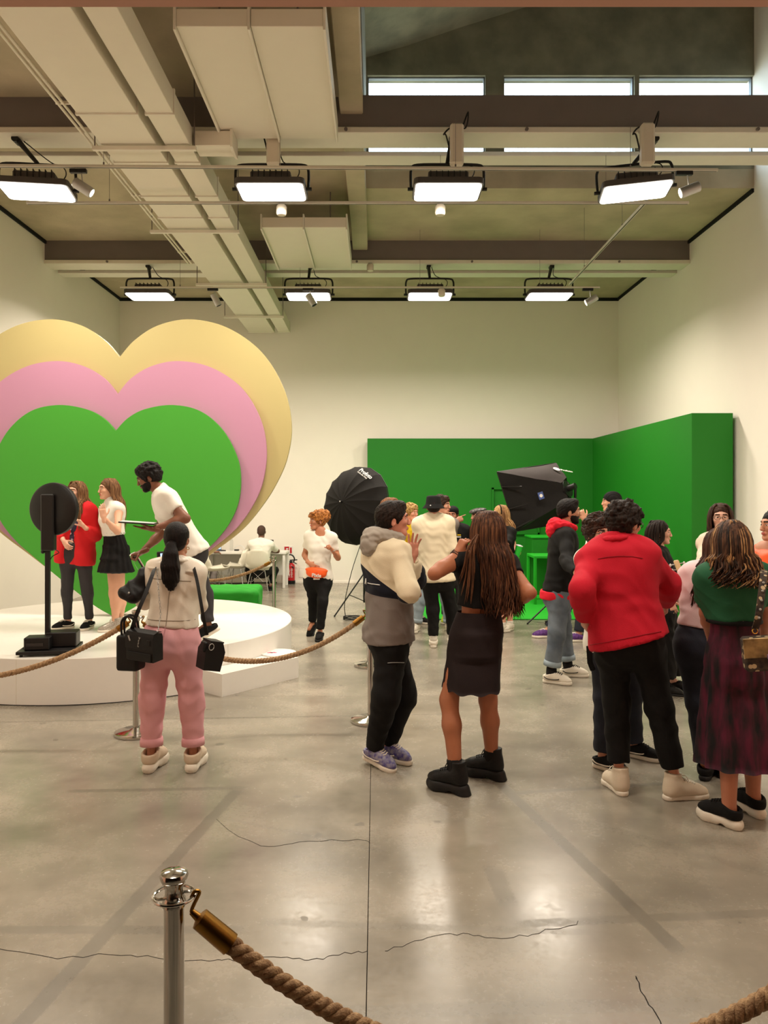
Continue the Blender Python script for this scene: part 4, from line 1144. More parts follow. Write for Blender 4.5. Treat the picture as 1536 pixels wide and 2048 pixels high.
def shoe_arr(style, res):
    key = ('s', style, res)
    if key in CACHE: return CACHE[key]
    hs = {'sneaker': .032, 'chunky': .055, 'boot': .062, 'hightop': .028, 'low': .030, 'derby': .022}[style]
    col = {'sneaker': .085, 'chunky': .118, 'boot': .19, 'hightop': .145, 'low': .082, 'derby': .075}[style]
    f = Field(res); z = hs / 2; w_ = 1.1 if style in ('chunky', 'boot') else 1.0
    for h in ((z, 1.0),):
        f.cone((0, .042, z), (.002, -.05, z), .036 * w_, .034 * w_, .02); f.cone((.002, -.05, z), (.004, -.115, z), .035 * w_, .047 * w_, .02)
        f.cone((.004, -.115, z), (-.004, -.158, z), .046 * w_, .036 * w_, .02)
    if style == 'boot': f.cone((0, .045, z), (0, .05, .0), .036, .046, .02)
    f.cut((0, 0, hs), (0, 0, 1)); f.cut((0, 0, 0), (0, 0, -1))
    if style in ('chunky', 'boot'):
        f.cone((-.08, -.028, -.004), (.08, -.028, -.004), .018, .018, .01, True)
        f.cone((-.08, .10, .0), (.08, .10, .0), .022, .022, .01, True) if style == 'chunky' else None
    sole = f.mesh(1)
    u = Field(res)
    u.cone((0, .036, hs + .02), (0, .030, hs + .055), .036, .036, .02)
    u.cone((0, .02, hs + .02), (0, -.06, hs + .022), .038, .036, .03)
    u.cone((0, -.055, hs + .028), (.002, -.125, hs + .006), .038, .040, .03)
    u.cone((.002, -.12, hs + .008), (-.004, -.158, hs + .002), .042, .031, .02)
    u.cone((0, .018, hs + .04), (0, .018, col + .04), .043, .046 if col > .12 else .050, .03)
    u.cone((0, .0, hs + .05), (0, -.075, hs + .03), .038, .030, .03)
    u.cut((0, 0, hs - .002), (0, 0, -1))
    if col > .12: u.cut((0, 0, col), (0, -.1, 1))
    else:
        u.cut((0, .02, col), (0, .28, 1)); u.cyl((0, .018, col - .028), (0, .018, col + .08), .034, .01)
    up = u.mesh(1)
    CACHE[key] = (sole, up, hs, col); return CACHE[key]

def shoe_bvh(style, res):
    key = ('bv', style, res)
    if key not in CACHE:
        from mathutils.bvhtree import BVHTree
        v, f = shoe_arr(style, res)[1]; CACHE[key] = BVHTree.FromPolygons([Vector(q) for q in v], [tuple(int(i) for i in q) for q in f])
    return CACHE[key]
# ------------------------------------------------------------------ materials for people
def skinm(col, nm=None):
    nm = nm or 'skin_%d_%d_%d' % col
    return pm(nm, col, .5, var=.05, scale=30, bump=.04, bscale=300)
def hairm(nm, col, col2, vert=True, rough=.55):
    return pm(nm, col, rough, col2=col2, scale=26, stretch=(3.0, 3.0, .35) if vert else (1.6, 1.6, 1.6), bump=.5, bscale=70, spec=.22)
def cloth(nm, col, rough=.8, bump=.12, var=.07, **k):
    return pm(nm, col, rough, var=var, scale=7, bump=bump, bscale=260, sheen=0.0, spec=.3, **k)
m_lips = [pm('lips_rose', (186, 96, 88), .4), pm('lips_brown', (120, 66, 56), .45)]
m_eyew = pm('eye_white', (226, 218, 208), .25); m_iris = pm('eye_iris', (46, 32, 24), .2)
m_sockb = cloth('black_sock', (24, 22, 22)); m_sockw = cloth('white_sock', (226, 220, 208))
m_lace = cloth('white_lace', (226, 220, 206)); m_laceb = cloth('black_lace', (26, 24, 24))

# ------------------------------------------------------------------ the person builder
class Person:
    def __init__(s, label, ht, fem, yaw, neck, hip, head, feet, knees, arms, skin=(214, 160, 132), zg=0.0, dyn=0.0, dyh=0.0, dyhead=0.0,
                 hyaw=None, hpitch=0, hroll=0, near=False, hands=('relax', 'relax'), hdirs=(None, None), palms=(None, None), world=None, hairc=(40, 28, 22),
                 hipyaw=None, detail=True, bare=False, skirted=False, sh_drop=.055, sw=None, brow=None):
        s.k = ht / 1.75; k = s.k; s.bare = bare; s.skirted = skirted; s.fem = fem; s.near = near; s.zg = zg
        s.res = .010 if near else .014
        s.yaw = math.radians(yaw); s.hipyaw = s.yaw if hipyaw is None else math.radians(hipyaw)
        if world is None:
            G = [gp(x, y, zg) for x, y, *_ in feet]
        else: G = [Vector(g) for g in world['feet']]
        s.foot_yaw = [math.radians(f[2]) for f in feet]; s.foot_pitch = [math.radians(f[3]) if len(f) > 3 else 0 for f in feet]
        base = (G[0] + G[1]) / 2
        Y0 = base.y if world is None else world['Y']
        s.base = Vector((base.x, base.y, zg))
        lab = label
        s.root = thing('person', lab, 'person', s.base, None)
        pp = lambda p, d: px(p[0], p[1], Y0 + d)
        s.N = pp(neck, dyn); s.H = pp(hip, dyh); s.hc = pp(head, dyhead if dyhead else dyn)
        s.ax = Vector((math.cos(s.yaw), math.sin(s.yaw), 0)); s.hax = Vector((math.cos(s.hipyaw), math.sin(s.hipyaw), 0))
        s.fw = Vector((math.sin(s.yaw), -math.cos(s.yaw), 0)); s.hfw = Vector((math.sin(s.hipyaw), -math.cos(s.hipyaw), 0))
        s.up = (s.N - s.H).normalized()
        s.ax = (s.ax - s.up * s.ax.dot(s.up)).normalized(); s.tf = s.ax.cross(s.up) * -1
        if s.tf.dot(s.fw) < 0: s.tf = -s.tf
        s.swv = (sw or (.142 if fem else .165)) * k
        s.S = [s.N + s.ax * (s.swv * q) - s.up * (sh_drop * k) for q in (1, -1)]      # 0 = own left, 1 = own right
        hw = (.088 if fem else .088) * k
        s.Hj = [s.H + s.hax * (hw * q) - Vector((0, 0, .02 * k)) for q in (1, -1)]
        s.G = G
        s.A = []
        for i in (0, 1):
            f = Vector((math.sin(s.foot_yaw[i]), -math.cos(s.foot_yaw[i]), 0)); q = s.foot_pitch[i]
            piv = G[i] + f * .12 * k; a_, b_ = -.12 * k, .095 * k
            s.A.append(piv + f * (a_ * math.cos(q) + b_ * math.sin(q)) + Vector((0, 0, b_ * math.cos(q) - a_ * math.sin(q))))
        s.K = []
        for i in (0, 1):
            kx, ky = knees[i][:2]; d = knees[i][2] if len(knees[i]) > 2 else 0
            Yk = (s.Hj[i].y + s.A[i].y) / 2 + d
            s.K.append(px(kx, ky, Yk))
        if world:
            for nm in ('K', 'A', 'Hj'):
                if nm in world: setattr(s, nm, [Vector(v) for v in world[nm]])
        s.E = []; s.W = []
        for i in (0, 1):
            (ex, ey, es), (wx, wy, ws) = arms[i]
            e = s.ray(ex, ey, s.S[i], .285 * k, es); w2 = s.ray(wx, wy, e, .255 * k, ws)
            s.E.append(e); s.W.append(w2)
        s.hyaw = math.radians(yaw if hyaw is None else hyaw); s.hs = (.98 if not fem else .945) * (.55 + .45 * k) * 1.0
        s.Mh = Matrix.Translation(s.hc) @ Matrix.Rotation(s.hyaw, 4, 'Z') @ Matrix.Rotation(math.radians(hroll), 4, 'Y') @ Matrix.Rotation(math.radians(hpitch), 4, 'X') @ Matrix.Scale(s.hs, 4)
        s.skin = skinm(tuple(skin)); s.browm = pm('brow_%d_%d_%d' % tuple(brow or hairc), tuple(brow or hairc), .7)
        s.lips = m_lips[0] if sum(skin) > 380 else m_lips[1]
        s.hands = hands; s.hdirs = hdirs; s.palms = palms; s.detail = detail
        s.body()
    def ray(s, x, y, o, L, sg):
        C = Vector((0, 0, CAMZ)); d = Vector(((x - CX) / F_PX, 1, -(y - CY) / F_PX)); oc = C - o
        ex = (abs(sg) - 1) * (1 if sg > 0 else -1); sg = 1 if sg > 0 else -1
        a, b, c = d.dot(d), 2 * d.dot(oc), oc.dot(oc) - L * L; q = b * b - 4 * a * c
        t = (-b + sg * math.sqrt(q)) / (2 * a) if q > 0 else -b / (2 * a)
        t += ex
        p = C + d * t
        if q <= 0 and (p - o).length > L * 1.25: p = o + (p - o).normalized() * L * 1.25
        return p
    def tl(s, t): return s.H.lerp(s.N, t)
    def tax(s, t): return (s.hax.lerp(s.ax, min(max(t, 0), 1))).normalized()
    def levels(s):
        if s.fem: return [(-.12, .158, .098), (0, .160, .100), (.12, .150, .095), (.3, .122, .086), (.42, .115, .083), (.58, .126, .088), (.74, .138, .092), (.86, .128, .074)]
        return [(-.12, .148, .100), (0, .152, .102), (.15, .148, .098), (.32, .142, .096), (.5, .150, .100), (.66, .165, .106), (.8, .170, .102), (.9, .15, .078)]
    def torso(s, f, t0, t1, inf=0.0, k=.07, loose=0.0, shoulders=True, wmul=1.0, under=False):
        c = s.k
        for t, hw, r in s.levels():
            if t < t0 - .06 or t > t1 + .001: continue
            if under and t < .35: r *= .78; hw *= .86
            L = loose * max(0, (.75 - t)) ; r2 = r * c + inf + L * .6; h2 = hw * c * wmul + inf + L
            p = s.tl(t) + s.tf * (-.012 * c if t < .1 else (.006 * c if .4 < t < .8 else 0)); a = s.tax(t) * max(h2 - r2, .005)
            f.cone(p - a, p + a, r2, r2, k)
        if t0 < .05 and not under:                                    # seat
            for q in (1, -1): f.ell(s.H + s.hax * (.062 * c * q) - s.hfw * (.052 * c) - Vector((0, 0, .055 * c)), [(.078 * c + inf)] * 3, k=.06)
        if s.fem and t1 > .7:
            for q in (1, -1): f.ell(s.tl(.66) + s.ax * (.062 * c * q) + s.tf * (.070 * c), [.056 * c + inf * .8] * 3, k=.04)
        if shoulders and t1 > .85:
            for i in (0, 1):
                f.cone(s.N + s.up * (.035 * c), s.S[i], .050 * c + inf * .6, .054 * c + inf * .45, .05)
                f.cone(s.S[i], s.tl(.78) + s.ax * ((.11 if i == 0 else -.11) * c), .056 * c + inf * .45, .07 * c + inf * .8, .05)
    def arm(s, f, i, inf=0.0, upto=2.0, k=.03, rW=None, loose=0.0):
        c = s.k * (.86 if s.fem else 1.0); S, E, W = s.S[i], s.E[i], s.W[i]
        u = min(upto, 1.0)
        f.cone(S, S.lerp(E, u), .056 * c + inf, (.056 + (.042 - .056) * u) * c + inf + loose * u, k)
        if upto >= 1.0:
            v = min(upto - 1.0, 1.0); m = E.lerp(W, .3)
            f.cone(E, E.lerp(W, min(v, .3)), .041 * c + inf + loose, .042 * c + inf + loose, k)
            if v > .3:
                rw = (.028 * c + inf) if rW is None else rW
                f.cone(m, E.lerp(W, v), .042 * c + inf + loose, .042 * c + (rw - .042 * c) * ((v - .3) / .7) if rW is not None else (.042 + (.028 - .042) * ((v - .3) / .7)) * c + inf, k)
        return S.lerp(E, u) if upto < 1 else E.lerp(W, min(upto - 1, 1))
    def leg(s, f, i, inf=0.0, upto=2.0, k=.03, rT=None, rK=None, rA=None):
        c = s.k; fm = s.fem; Hh, K, A_ = s.Hj[i], s.K[i], s.A[i]
        rt = (.088 if fm else .086) * c + inf if rT is None else rT; rk = (.055 if fm else .056) * c + inf if rK is None else rK
        rc = (.056 if fm else .057) * c + inf if rK is None else None; ra = .038 * c + inf if rA is None else rA
        u = min(upto, 1.0); f.cone(Hh, Hh.lerp(K, u), rt, rt + (rk - rt) * u, k)
        if upto > 1.0:
            v = min(upto - 1, 1.0)
            if rc is not None:
                kn = (K - Hh).normalized(); m = K.lerp(A_, min(.32, v)); d = (A_ - K).normalized(); bk = -s.hfw * (.014 * c)
                f.cone(K, m + bk, rk, rc, k)
                if v > .32: f.cone(m + bk, K.lerp(A_, v), rc, rc + (ra - rc) * ((v - .32) / .68), k)
            else: f.cone(K, K.lerp(A_, v), rk, rk + (ra - rk) * v, k)
        return Hh.lerp(K, u) if upto < 1 else K.lerp(A_, min(upto - 1, 1))
    def body(s):
        c = s.k; f = Field(.0145 if s.near else .018)
        s.torso(f, -.12, .9, -.010, under=s.skirted)
        f.cone(s.N - s.up * .02 * c, s.Mh @ Vector((0, .024, -.07)), .058 * c if not s.fem else .05 * c, .047 * s.hs, .035)
        for i in (0, 1):
            s.arm(f, i); s.leg(f, i, 0 if s.bare else -.012, k=.035, rT=.068 * c if s.skirted else None)
            fd = Vector((math.sin(s.foot_yaw[i]), -math.cos(s.foot_yaw[i]), 0)); t = fd * .11 * c - Vector((0, 0, .055 * c))
            f.cone(s.A[i], s.A[i] + t, .034 * c, .026 * c, .03)
        V, F = f.mesh(1); parts = [(V, F, 0)]
        hv, hf, hm = head_arr(s.fem, .0058 if s.detail else .0085); parts.append((xf(hv, s.Mh), hf, hm))
        s.handM = []
        for i in (0, 1):
            pose = s.hands[i]; W = s.W[i]; d = Vector(s.hdirs[i]).normalized() if s.hdirs[i] else (W - s.E[i]).normalized()
            pn = Vector(s.palms[i]) if s.palms[i] else (s.tl(.5) - W); pn = (pn - d * pn.dot(d)).normalized()
            th = d.cross(pn) if i == 1 else pn.cross(d)
            M = Matrix.Translation(W) @ frame(th, pn, d).to_4x4() @ Matrix.Scale(c * (.93 if s.fem else 1.0), 4)
            s.handM.append(M)
            v, fc = hand_arr(pose, .0042 if s.near else .0055)
            if frame(th, pn, d).determinant() < 0: fc = fc[:, ::-1]
            parts.append((xf(v, M), fc, 0))
        V, F, M = cat_arr(parts)
        me = arr_mesh('body', V, F, M)
        s.bodyo = link_mesh('body', me, [s.skin, s.lips, s.browm, m_eyew, m_iris], s.root)
    # ---- clothes
    def put(s, name, f, mats, amp=.0, fr=14, seed=None, pred=None, label=None, smooth=1, hook=None):
        V, F = f.mesh(smooth)
        if amp or hook:
            N = vnorm(V, F)
            if amp: V = V + N * (amp * wr(V, seed if seed is not None else hash(name) % 7 + s.base.x * 3, fr))[:, None]
            if hook: V = hook(V, N)
        MI = None
        if pred is not None: MI = pred(V[F].mean(1))
        o = link_mesh(name, arr_mesh(name, V, F, MI), mats, s.root)
        if label: o['label'] = label
        return o
    def top(s, name, m, hem=0.0, inf=.014, sleeve=2.0, loose=.02, amp=.005, fr=14, sl_loose=.008, rW=None, collar=0.0, neckcut=.055, pred=None, mats=None, open_front=False, scoop=0.0, label=None, k=.05, sleeves=(True, True), wmul=1.0, hook=None, hemtilt=0.0):
        c = s.k; f = Field(s.res)
        for i in (0, 1):
            if not sleeves[i] or sleeve <= 0: continue
            e = s.arm(f, i, inf * .42 + .004, sleeve, .03, rW, sl_loose * (.6 if sleeve > 1.2 else 1))
            a, b = (s.S[i], s.E[i]) if sleeve <= 1 else (s.E[i], s.W[i]); d = (b - a).normalized()
            f.cyl(e, e + d * .14, .10 if sleeve <= 1 else .062, .006)
        s.torso(f, hem - .02, .9, inf, .06, loose, wmul=wmul)
        if hem < -.12:
            p = s.tl(-.12); dn = Vector((0, 0, -1)); L = (-.12 - hem) * (s.N - s.H).length
            h0 = s.levels()[0]; r2 = h0[2] * c + inf + loose * .55; h2 = h0[1] * c * wmul + inf + loose * .9
            for q in np.linspace(0, 1, 4):
                pc = p + dn * (L * q); a = s.hax * (h2 - r2); f.cone(pc - a, pc + a, r2, r2, .05)
        if collar: f.cone(s.N + s.up * .0, s.N.lerp(s.Mh @ Vector((0, .03, -.1)), collar), .062 * c + inf * .6, .055 * c + inf * .6, .02)
        hp = s.tl(hem); f.cut(hp, -(s.up + s.ax * hemtilt), 0)
        nd = (s.up * .8 + Vector((0, 0, .35)) + ((s.Mh @ Vector((0, .03, -.08))) - s.N).normalized() * .2).normalized()
        top_p = s.N + nd * (neckcut * c)
        if not collar: f.cut(top_p, nd + s.tf * .45)
        if scoop: f.ell(s.N + s.tf * (.080 * c) + s.up * .005, (scoop * 1.45, scoop * 1.5, scoop * .85), frame(s.ax, s.tf, s.up), k=.01, sub=True)
        if open_front:
            a = s.N + s.tf * .16 * c; b = s.tl(hem) + s.tf * .2 * c
            f.cone(a - s.up * .02, s.tl(.35) + s.tf * .16 * c, .085, .05, .01, True)
            f.cone(s.tl(.38) + s.tf * .17 * c, b - s.up * .1, .055, .095, .01, True)
        if s.fem is False and not collar: pass
        return s.put(name, f, mats or m, amp, fr, pred=pred, label=label, hook=hook)
    def trousers(s, m, name='trousers', waist=.2, hem=1.93, rT=None, rK=None, rA=None, inf=.010, amp=.005, fr=13, cuff=None, pred=None, mats=None, label=None):
        c = s.k; f = Field(s.res)
        for i in (0, 1):
            e = s.leg(f, i, inf, hem, .03, rT, rK, rA)
            d = (s.A[i] - s.K[i]).normalized(); f.cyl(e, e + d * .16, (rA or .06) + .04, .006)
        for i in (0, 1): f.cone(s.H + s.hax * ((.055 if i == 0 else -.055) * c), s.Hj[i].lerp(s.K[i], .22), .10 * c + inf, (rT or (.088 * c + inf)) * .98, .05)
        s.torso(f, -.12, waist + .04, inf, .06, shoulders=False)
        f.cut(s.tl(waist), s.up)
        o = s.put(name, f, mats or m, amp, fr, pred=pred, label=label)
        if cuff:
            for i in (0, 1):
                v = hem - 1; e = s.K[i].lerp(s.A[i], v); d = (s.A[i] - s.K[i]).normalized(); r = (rA or .06)
                rr = (rK or .06) + (r - (rK or .06)) * v if rK else r
                R = d.to_track_quat('Z', 'Y').to_matrix()
                MB().lathe([(rr * .8, -.045), (rr + .006, -.045), (rr + .010, -.02), (rr + .009, .006), (rr * .8, .006)], e, 28, R=R).build('cuff', cuff, o, 2)
        return o
    def skirt(s, m, name='skirt', waist=.25, hem_z=.6, hemr=(.3, .2), pleats=0, pamp=.01, amp=.004, hemdx=0.0, ragged=0.0, mats=None, pred=None, slit=None):
        c = s.k; n = 72; m_ = 26; wp = s.tl(waist); lv = s.levels()
        top_z = wp.z; vs = []; hemc = Vector((0, 0, 0)) + (s.A[0] + s.A[1]) / 2; hq = .30 + .25 * (s.H.z - hem_z); hemc = Vector((s.H.x * (1 - hq) + hemc.x * hq + hemdx, s.H.y * (1 - hq) + hemc.y * hq, hem_z))
        hipz = s.H.z - .03
        V = np.zeros((m_ * n, 3))
        for i in range(m_):
            u = i / (m_ - 1); z = top_z + (hem_z - top_z) * u
            t = (z - s.H.z) / max(s.N.z - s.H.z, .1)
            a0 = np.interp(t, [q[0] for q in lv], [q[1] for q in lv]) * c + .014; b0 = np.interp(t, [q[0] for q in lv], [q[2] for q in lv]) * c + .014
            w_ = max(0, min(1, (hipz - z) / max(hipz - hem_z, .01)))
            a = a0 + (hemr[0] - a0) * w_; b = b0 + (hemr[1] - b0) * w_ + (.02 if -.25 < t < .1 else 0)
            cx_ = (s.tl(max(0, t)) if z > s.H.z else s.H.lerp(hemc, min(1, (s.H.z - z) / max(s.H.z - hem_z, .01)))) - s.hfw * (.014 * max(0, 1 - abs(t) * 3))
            for q in range(n):
                an = 2 * math.pi * q / n; rp = 1 + pamp / max(a, .05) * u ** .8 * (math.sin(pleats * an) + .4 * math.sin(pleats * .53 * an + 1.3)) if pleats else 1
                zz = z + (ragged * math.sin(9 * an) * (1 if i == m_ - 1 else 0))
                P = cx_ + s.hax * (a * math.cos(an) * rp) + s.hfw * (b * math.sin(an) * rp); V[i * n + q] = (P.x, P.y, zz)
        F = np.array([(i * n + q, i * n + (q + 1) % n, (i + 1) * n + (q + 1) % n, (i + 1) * n + q) for i in range(m_ - 1) for q in range(n)])
        N = vnorm(V, F); cen = V.mean(0)
        if np.mean(np.sum(N * (V - cen), 1)) < 0: F = F[:, ::-1]; N = -N
        if amp: V = V + N * (amp * wr(V, 2.0, 11))[:, None]
        V2 = V - N * .006; o = len(V)
        F2 = F[:, ::-1] + o
        rim = np.array([(b_, a_, a_ + o, b_ + o) for a_, b_ in [((m_ - 1) * n + q, (m_ - 1) * n + (q + 1) % n) for q in range(n)]])
        Va = np.concatenate([V, V2]); Fa = np.concatenate([F, F2, rim])
        MI = pred(Va[Fa].mean(1)) if pred else None
        return link_mesh(name, arr_mesh(name, Va, Fa, MI), mats or m, s.root)
    def shoes(s, style, upper, sole, lace=None, which=(0, 1), sock=None, label=None, stripe=None, scale=1.0):
        for i in which:
            (sv, sf), (uv, uf), hs, col = shoe_arr(style, .0055 if s.near else .008)
            f = Vector((math.sin(s.foot_yaw[i]), -math.cos(s.foot_yaw[i]), 0)); piv = s.G[i] + f * .11 * s.k
            M = Matrix.Translation(s.G[i]) @ Matrix.Rotation(s.foot_yaw[i], 4, 'Z') @ Matrix.Scale(s.k * 1.04 * scale, 4)
            if s.foot_pitch[i]:
                P = Matrix.Translation(Vector((0, -.12, 0))) @ Matrix.Rotation(s.foot_pitch[i], 4, 'X') @ Matrix.Translation(Vector((0, .12, 0)))
                M = M @ P
            up = link_mesh('shoe', arr_mesh('shoe', xf(uv, M), uf), upper, s.root)
            if label: up['label'] = label
            so = link_mesh('sole', arr_mesh('sole', xf(sv, M), sf), sole, up)
            if stripe is not None:
                mb = MB()
                bv = shoe_bvh(style, .0055 if s.near else .008)
                for q in (1, -1):
                    P_ = []
                    for yy, zz in cat2([(.055, .030), (.02, .014), (-.03, .010), (-.075, .016), (-.085, .022)]):
                        l_ = bv.ray_cast(Vector((q * .2, yy, hs + zz)), Vector((-q, 0, 0)))[0]
                        if l_ is not None: P_.append(M @ (l_ + Vector((q * .001, 0, 0))))
                    if len(P_) > 3: mb.tube(P_, [.001] + [.0045] * (len(P_) - 2) + [.001], 6)
                mb.build('side_stripe', stripe, up)
            if lace is not None:
                mb = MB()
                nl = 6 if col < .12 else 8
                bv = shoe_bvh(style, .0055 if s.near else .008)
                for q in range(nl):
                    u = q / (nl - 1); y = -.095 + .075 * u if col < .12 else -.095 + .062 * min(u * 1.6, 1); z = hs + .041 + .035 * u if col < .12 else hs + .044 + (col - hs - .06) * max(0, u * 1.25 - .2)
                    P_ = []
                    for xx, yy in ((-.024, y), (-.013, y - .007), (0, y - .006), (.013, y + .002), (.024, y + .006)):
                        l_ = bv.ray_cast(Vector((xx, yy, .3)), Vector((0, 0, -1)))[0]
                        if l_ is not None and l_.z > hs: P_.append(M @ (l_ + Vector((0, -.0015, .0015))))
                    if len(P_) > 2: mb.tube(P_, .0040, 5)
                for q in (1, -1): mb.tube(cat([M @ Vector((0, -.030, max(hs + .066, col - .02))), M @ Vector((q * .02, -.045, max(hs + .074, col - .012))), M @ Vector((q * .036, -.055, max(hs + .052, col - .04))), M @ Vector((q * .02, -.04, max(hs + .060, col - .03)))], 3), .003, 5)
                mb.build('laces', lace, up)
            if sock is not None:
                fs = Field(s.res); a = s.K[i].lerp(s.A[i], .76 if col > .12 else .86); fs.cone(a, s.A[i], .050 * s.k, .047 * s.k, .01); fs.cut(a, s.K[i] - s.A[i])
                s.put('sock', fs, sock, smooth=1)
    # ---- hair (in the frame of the head)
    def hair_cap(s, m, v=0.012, amp=.004, fr=60, front=.062, nape=-.055, curls=0, cr=.016, quiff=0.0, name='hair', side=.0, res=None, seed=1, ears=True, facew=.102):
        f = Field(res or (.006 if s.near else .008)); rnd = random.Random(seed)
        f.ell((0, .020, .042), (.077 + v, .096 + v, .086 + v), k=0)
        f.ell((0, .045, -.005), (.066 + v * .6, .062 + v, .075), k=.03)
        if quiff: f.ell((0, -.05, .105), (.055, .04, .02 + quiff), k=.03)
        if curls:
            for _ in range(curls):
                th = rnd.uniform(0, math.tau); z = rnd.uniform(-.35, 1); r = math.sqrt(1 - z * z)
                p = Vector(((.077 + v) * r * math.cos(th), .020 + (.096 + v) * r * math.sin(th), .042 + (.086 + v) * z))
                if p.y < -.035 and p.z < front + .02: continue
                f.ell(p, [cr * rnd.uniform(.7, 1.2)] * 3, k=.006)
        f.ell((0, -.125, -.03), (facew, .098, front + .03), k=.012, sub=True)
        f.ell((0, -.06, -.09), (.12, .075, .075), k=.012, sub=True)
        if ears:
            for q in (1, -1): f.ell((q * .088, .008, -.022), (.03, .026, .042), k=.01, sub=True)
        f.cut((0, .06, nape), (0, -.25, -1), 0)
        V, F = f.mesh(1); N = vnorm(V, F); V = V + N * (amp * wr(V, seed, fr))[:, None]
        return link_mesh(name, arr_mesh(name, xf(V, s.Mh), F), m, s.root)
    def hair_long(s, m, L=.45, n=150, r=.007, part=.0, back=.125, spread=1.0, phi=112, seed=3, wave=.012, front_over=False, mats=None, tip=None, curl=0.0, v=.012, grav=None, name='hair', endw=.0):
        cap = s.hair_cap(mats[0] if mats else m, v, .003, 40, front=.076, nape=-.09, name=name, seed=seed, ears=False, facew=.080)
        rnd = random.Random(seed); R3 = Matrix.Rotation(s.hyaw, 3, 'Z'); mb = MB()
        cN = s.Mh.translation
        for i in range(n):
            ph = math.radians(rnd.uniform(-phi, phi)); layer = rnd.uniform(.0, 1.0)
            sp, cp = math.sin(ph), math.cos(ph); a = (.078 + v + .010 * layer); b = .096 + v + .012 * layer
            tp = s.Mh @ Vector((part + .012 * (1 if sp > 0 else -1) * rnd.random() + sp * .03, .02 + cp * rnd.uniform(.0, .07) - .045 * (1 - cp) * .6, .042 + (.086 + v) * .98 - .006 - .012 * rnd.random()))
            q1 = s.Mh @ Vector((a * .80 * sp, .02 + b * .72 * cp - .01 * (1 - cp), .042 + .055))
            q2 = s.Mh @ Vector((a * 1.05 * sp, .022 + b * 1.0 * cp - .012 * (1 - cp), .02))
            q3 = s.Mh @ Vector((a * 1.06 * sp, .026 + b * 1.0 * cp - .012 * (1 - cp), -.06))
            ll = L * rnd.uniform(.82, 1.04)
            out = [tp, q1, q2, q3]
            d0 = R3 @ Vector((sp * (.095 + .012 * layer) * spread, .022 + cp * (back + .012 * layer), 0)); zz = q3.z
            m_ = 5
            if front_over and abs(math.degrees(ph)) > 62 and rnd.random() < .75: d0 = R3 @ Vector((sp * (.085 + .02 * layer), -.075 - .035 * rnd.random(), 0))
            wv = rnd.uniform(0, 6.28); sh = Vector((s.N.x - cN.x, s.N.y - cN.y, 0))
            for j in range(1, m_ + 1):
                u = j / m_; wob = wave * (u ** .6)
                k2 = 1 + endw * u
                p = Vector((cN.x + d0.x * k2, cN.y + d0.y * k2, zz - (ll - .12) * u)) + sh * min(1, 2.2 * (ll - .12) * u / .2) + Vector((wob * math.sin(wv + u * 6), wob * math.cos(wv * 1.3 + u * 5), 0))
                if curl: p += Vector((curl * math.sin(wv + u * 13), curl * math.cos(wv + u * 13), 0)) * u
                if grav: p += Vector(grav) * u
                out.append(p)
            pts = cat(out, 2); N = len(pts)
            rr = [r * (.55 + .6 * math.sin(math.pi * min(1, .12 + .75 * t / N))) * (1 - .6 * (t / N) ** 3) * (1 if t < N - 1 else .3) for t in range(N)]
            mi = 0
            if mats and len(mats) > 1: mi = i % len(mats)
            mb.tube(pts, rr, 5, mi)
        o = mb.build('hair_strands', mats or m, cap, 2)
        return cap
    def beard(s, m):
        f = Field(.006)
        f.ell((0, -.024, -.047), (.0665, .0660, .0665), k=0); f.cone((-.03, -.062, -.090), (.03, -.062, -.090), .0255, .0255, .02)
        f.cone((-.022, -.092, -.038), (.022, -.092, -.038), .009, .009, .01)
        f.ell((0, -.108, -.052), (.026, .03, .012), k=.004, sub=True)
        f.cone((-.06, -.09, .0), (.06, -.09, .0), .052, .052, .01, True) if False else None
        f.ell((0, -.10, -.002), (.060, .06, .036), k=.008, sub=True)
        f.cut((0, 0, -.018), (0, -.2, 1)); f.cut((0, .012, 0), (0, 1, -.1)); f.cut((0, 0, -.112), (0, .5, -1))
        V, F = f.mesh(1); V = V + vnorm(V, F) * (.0025 * wr(V, 3, 90))[:, None]
        return link_mesh('beard', arr_mesh('beard', xf(V, s.Mh), F), m, s.root)
    def glasses(s, m):
        mb = MB()
        for q in (1, -1):
            mb.tube([s.Mh @ Vector((q * .033 + .024 * math.cos(a), -.108 + .004 * abs(math.cos(a)), .010 + .020 * math.sin(a))) for a in np.linspace(0, math.tau, 17)], .0025, 6)
            mb.tube([s.Mh @ Vector(p) for p in ((q * .057, -.104, .014), (q * .073, -.06, .014), (q * .080, .01, .012), (q * .080, .028, -.004))], .0022, 5)
        mb.tube([s.Mh @ Vector(p) for p in ((-.010, -.111, .013), (0, -.114, .016), (.010, -.111, .013))], .0022, 5)
        return mb.build('glasses', m, s.root)
    def hood(s, m, sz=1.0):
        f = Field(.008); c = s.k * sz; b = s.N - s.tf * (.055 * c) + s.up * (.035 * c)
        ring = [s.N + s.up * (.045 * c) + s.ax * (.098 * c * math.sin(a)) - s.tf * (.098 * c * math.cos(a) - .008) + s.up * (.02 * c * math.cos(a)) for a in np.linspace(-2.35, 2.35, 12)]
        for p, q, i in zip(ring[:-1], ring[1:], range(11)): r = (.028 + .018 * math.sin(math.pi * (i + .5) / 11)) * c; f.cone(p, q, r, r, .02)
        f.ell(b - s.tf * .06 * c - s.up * .035 * c, (.085 * c, .05 * c, .075 * c), frame(s.ax, s.tf, s.up), k=.04)
        f.cyl(s.N + s.up * .02, s.N + s.up * .22, .064 * c, .02)
        return s.put('hood', f, m, .006, 26)
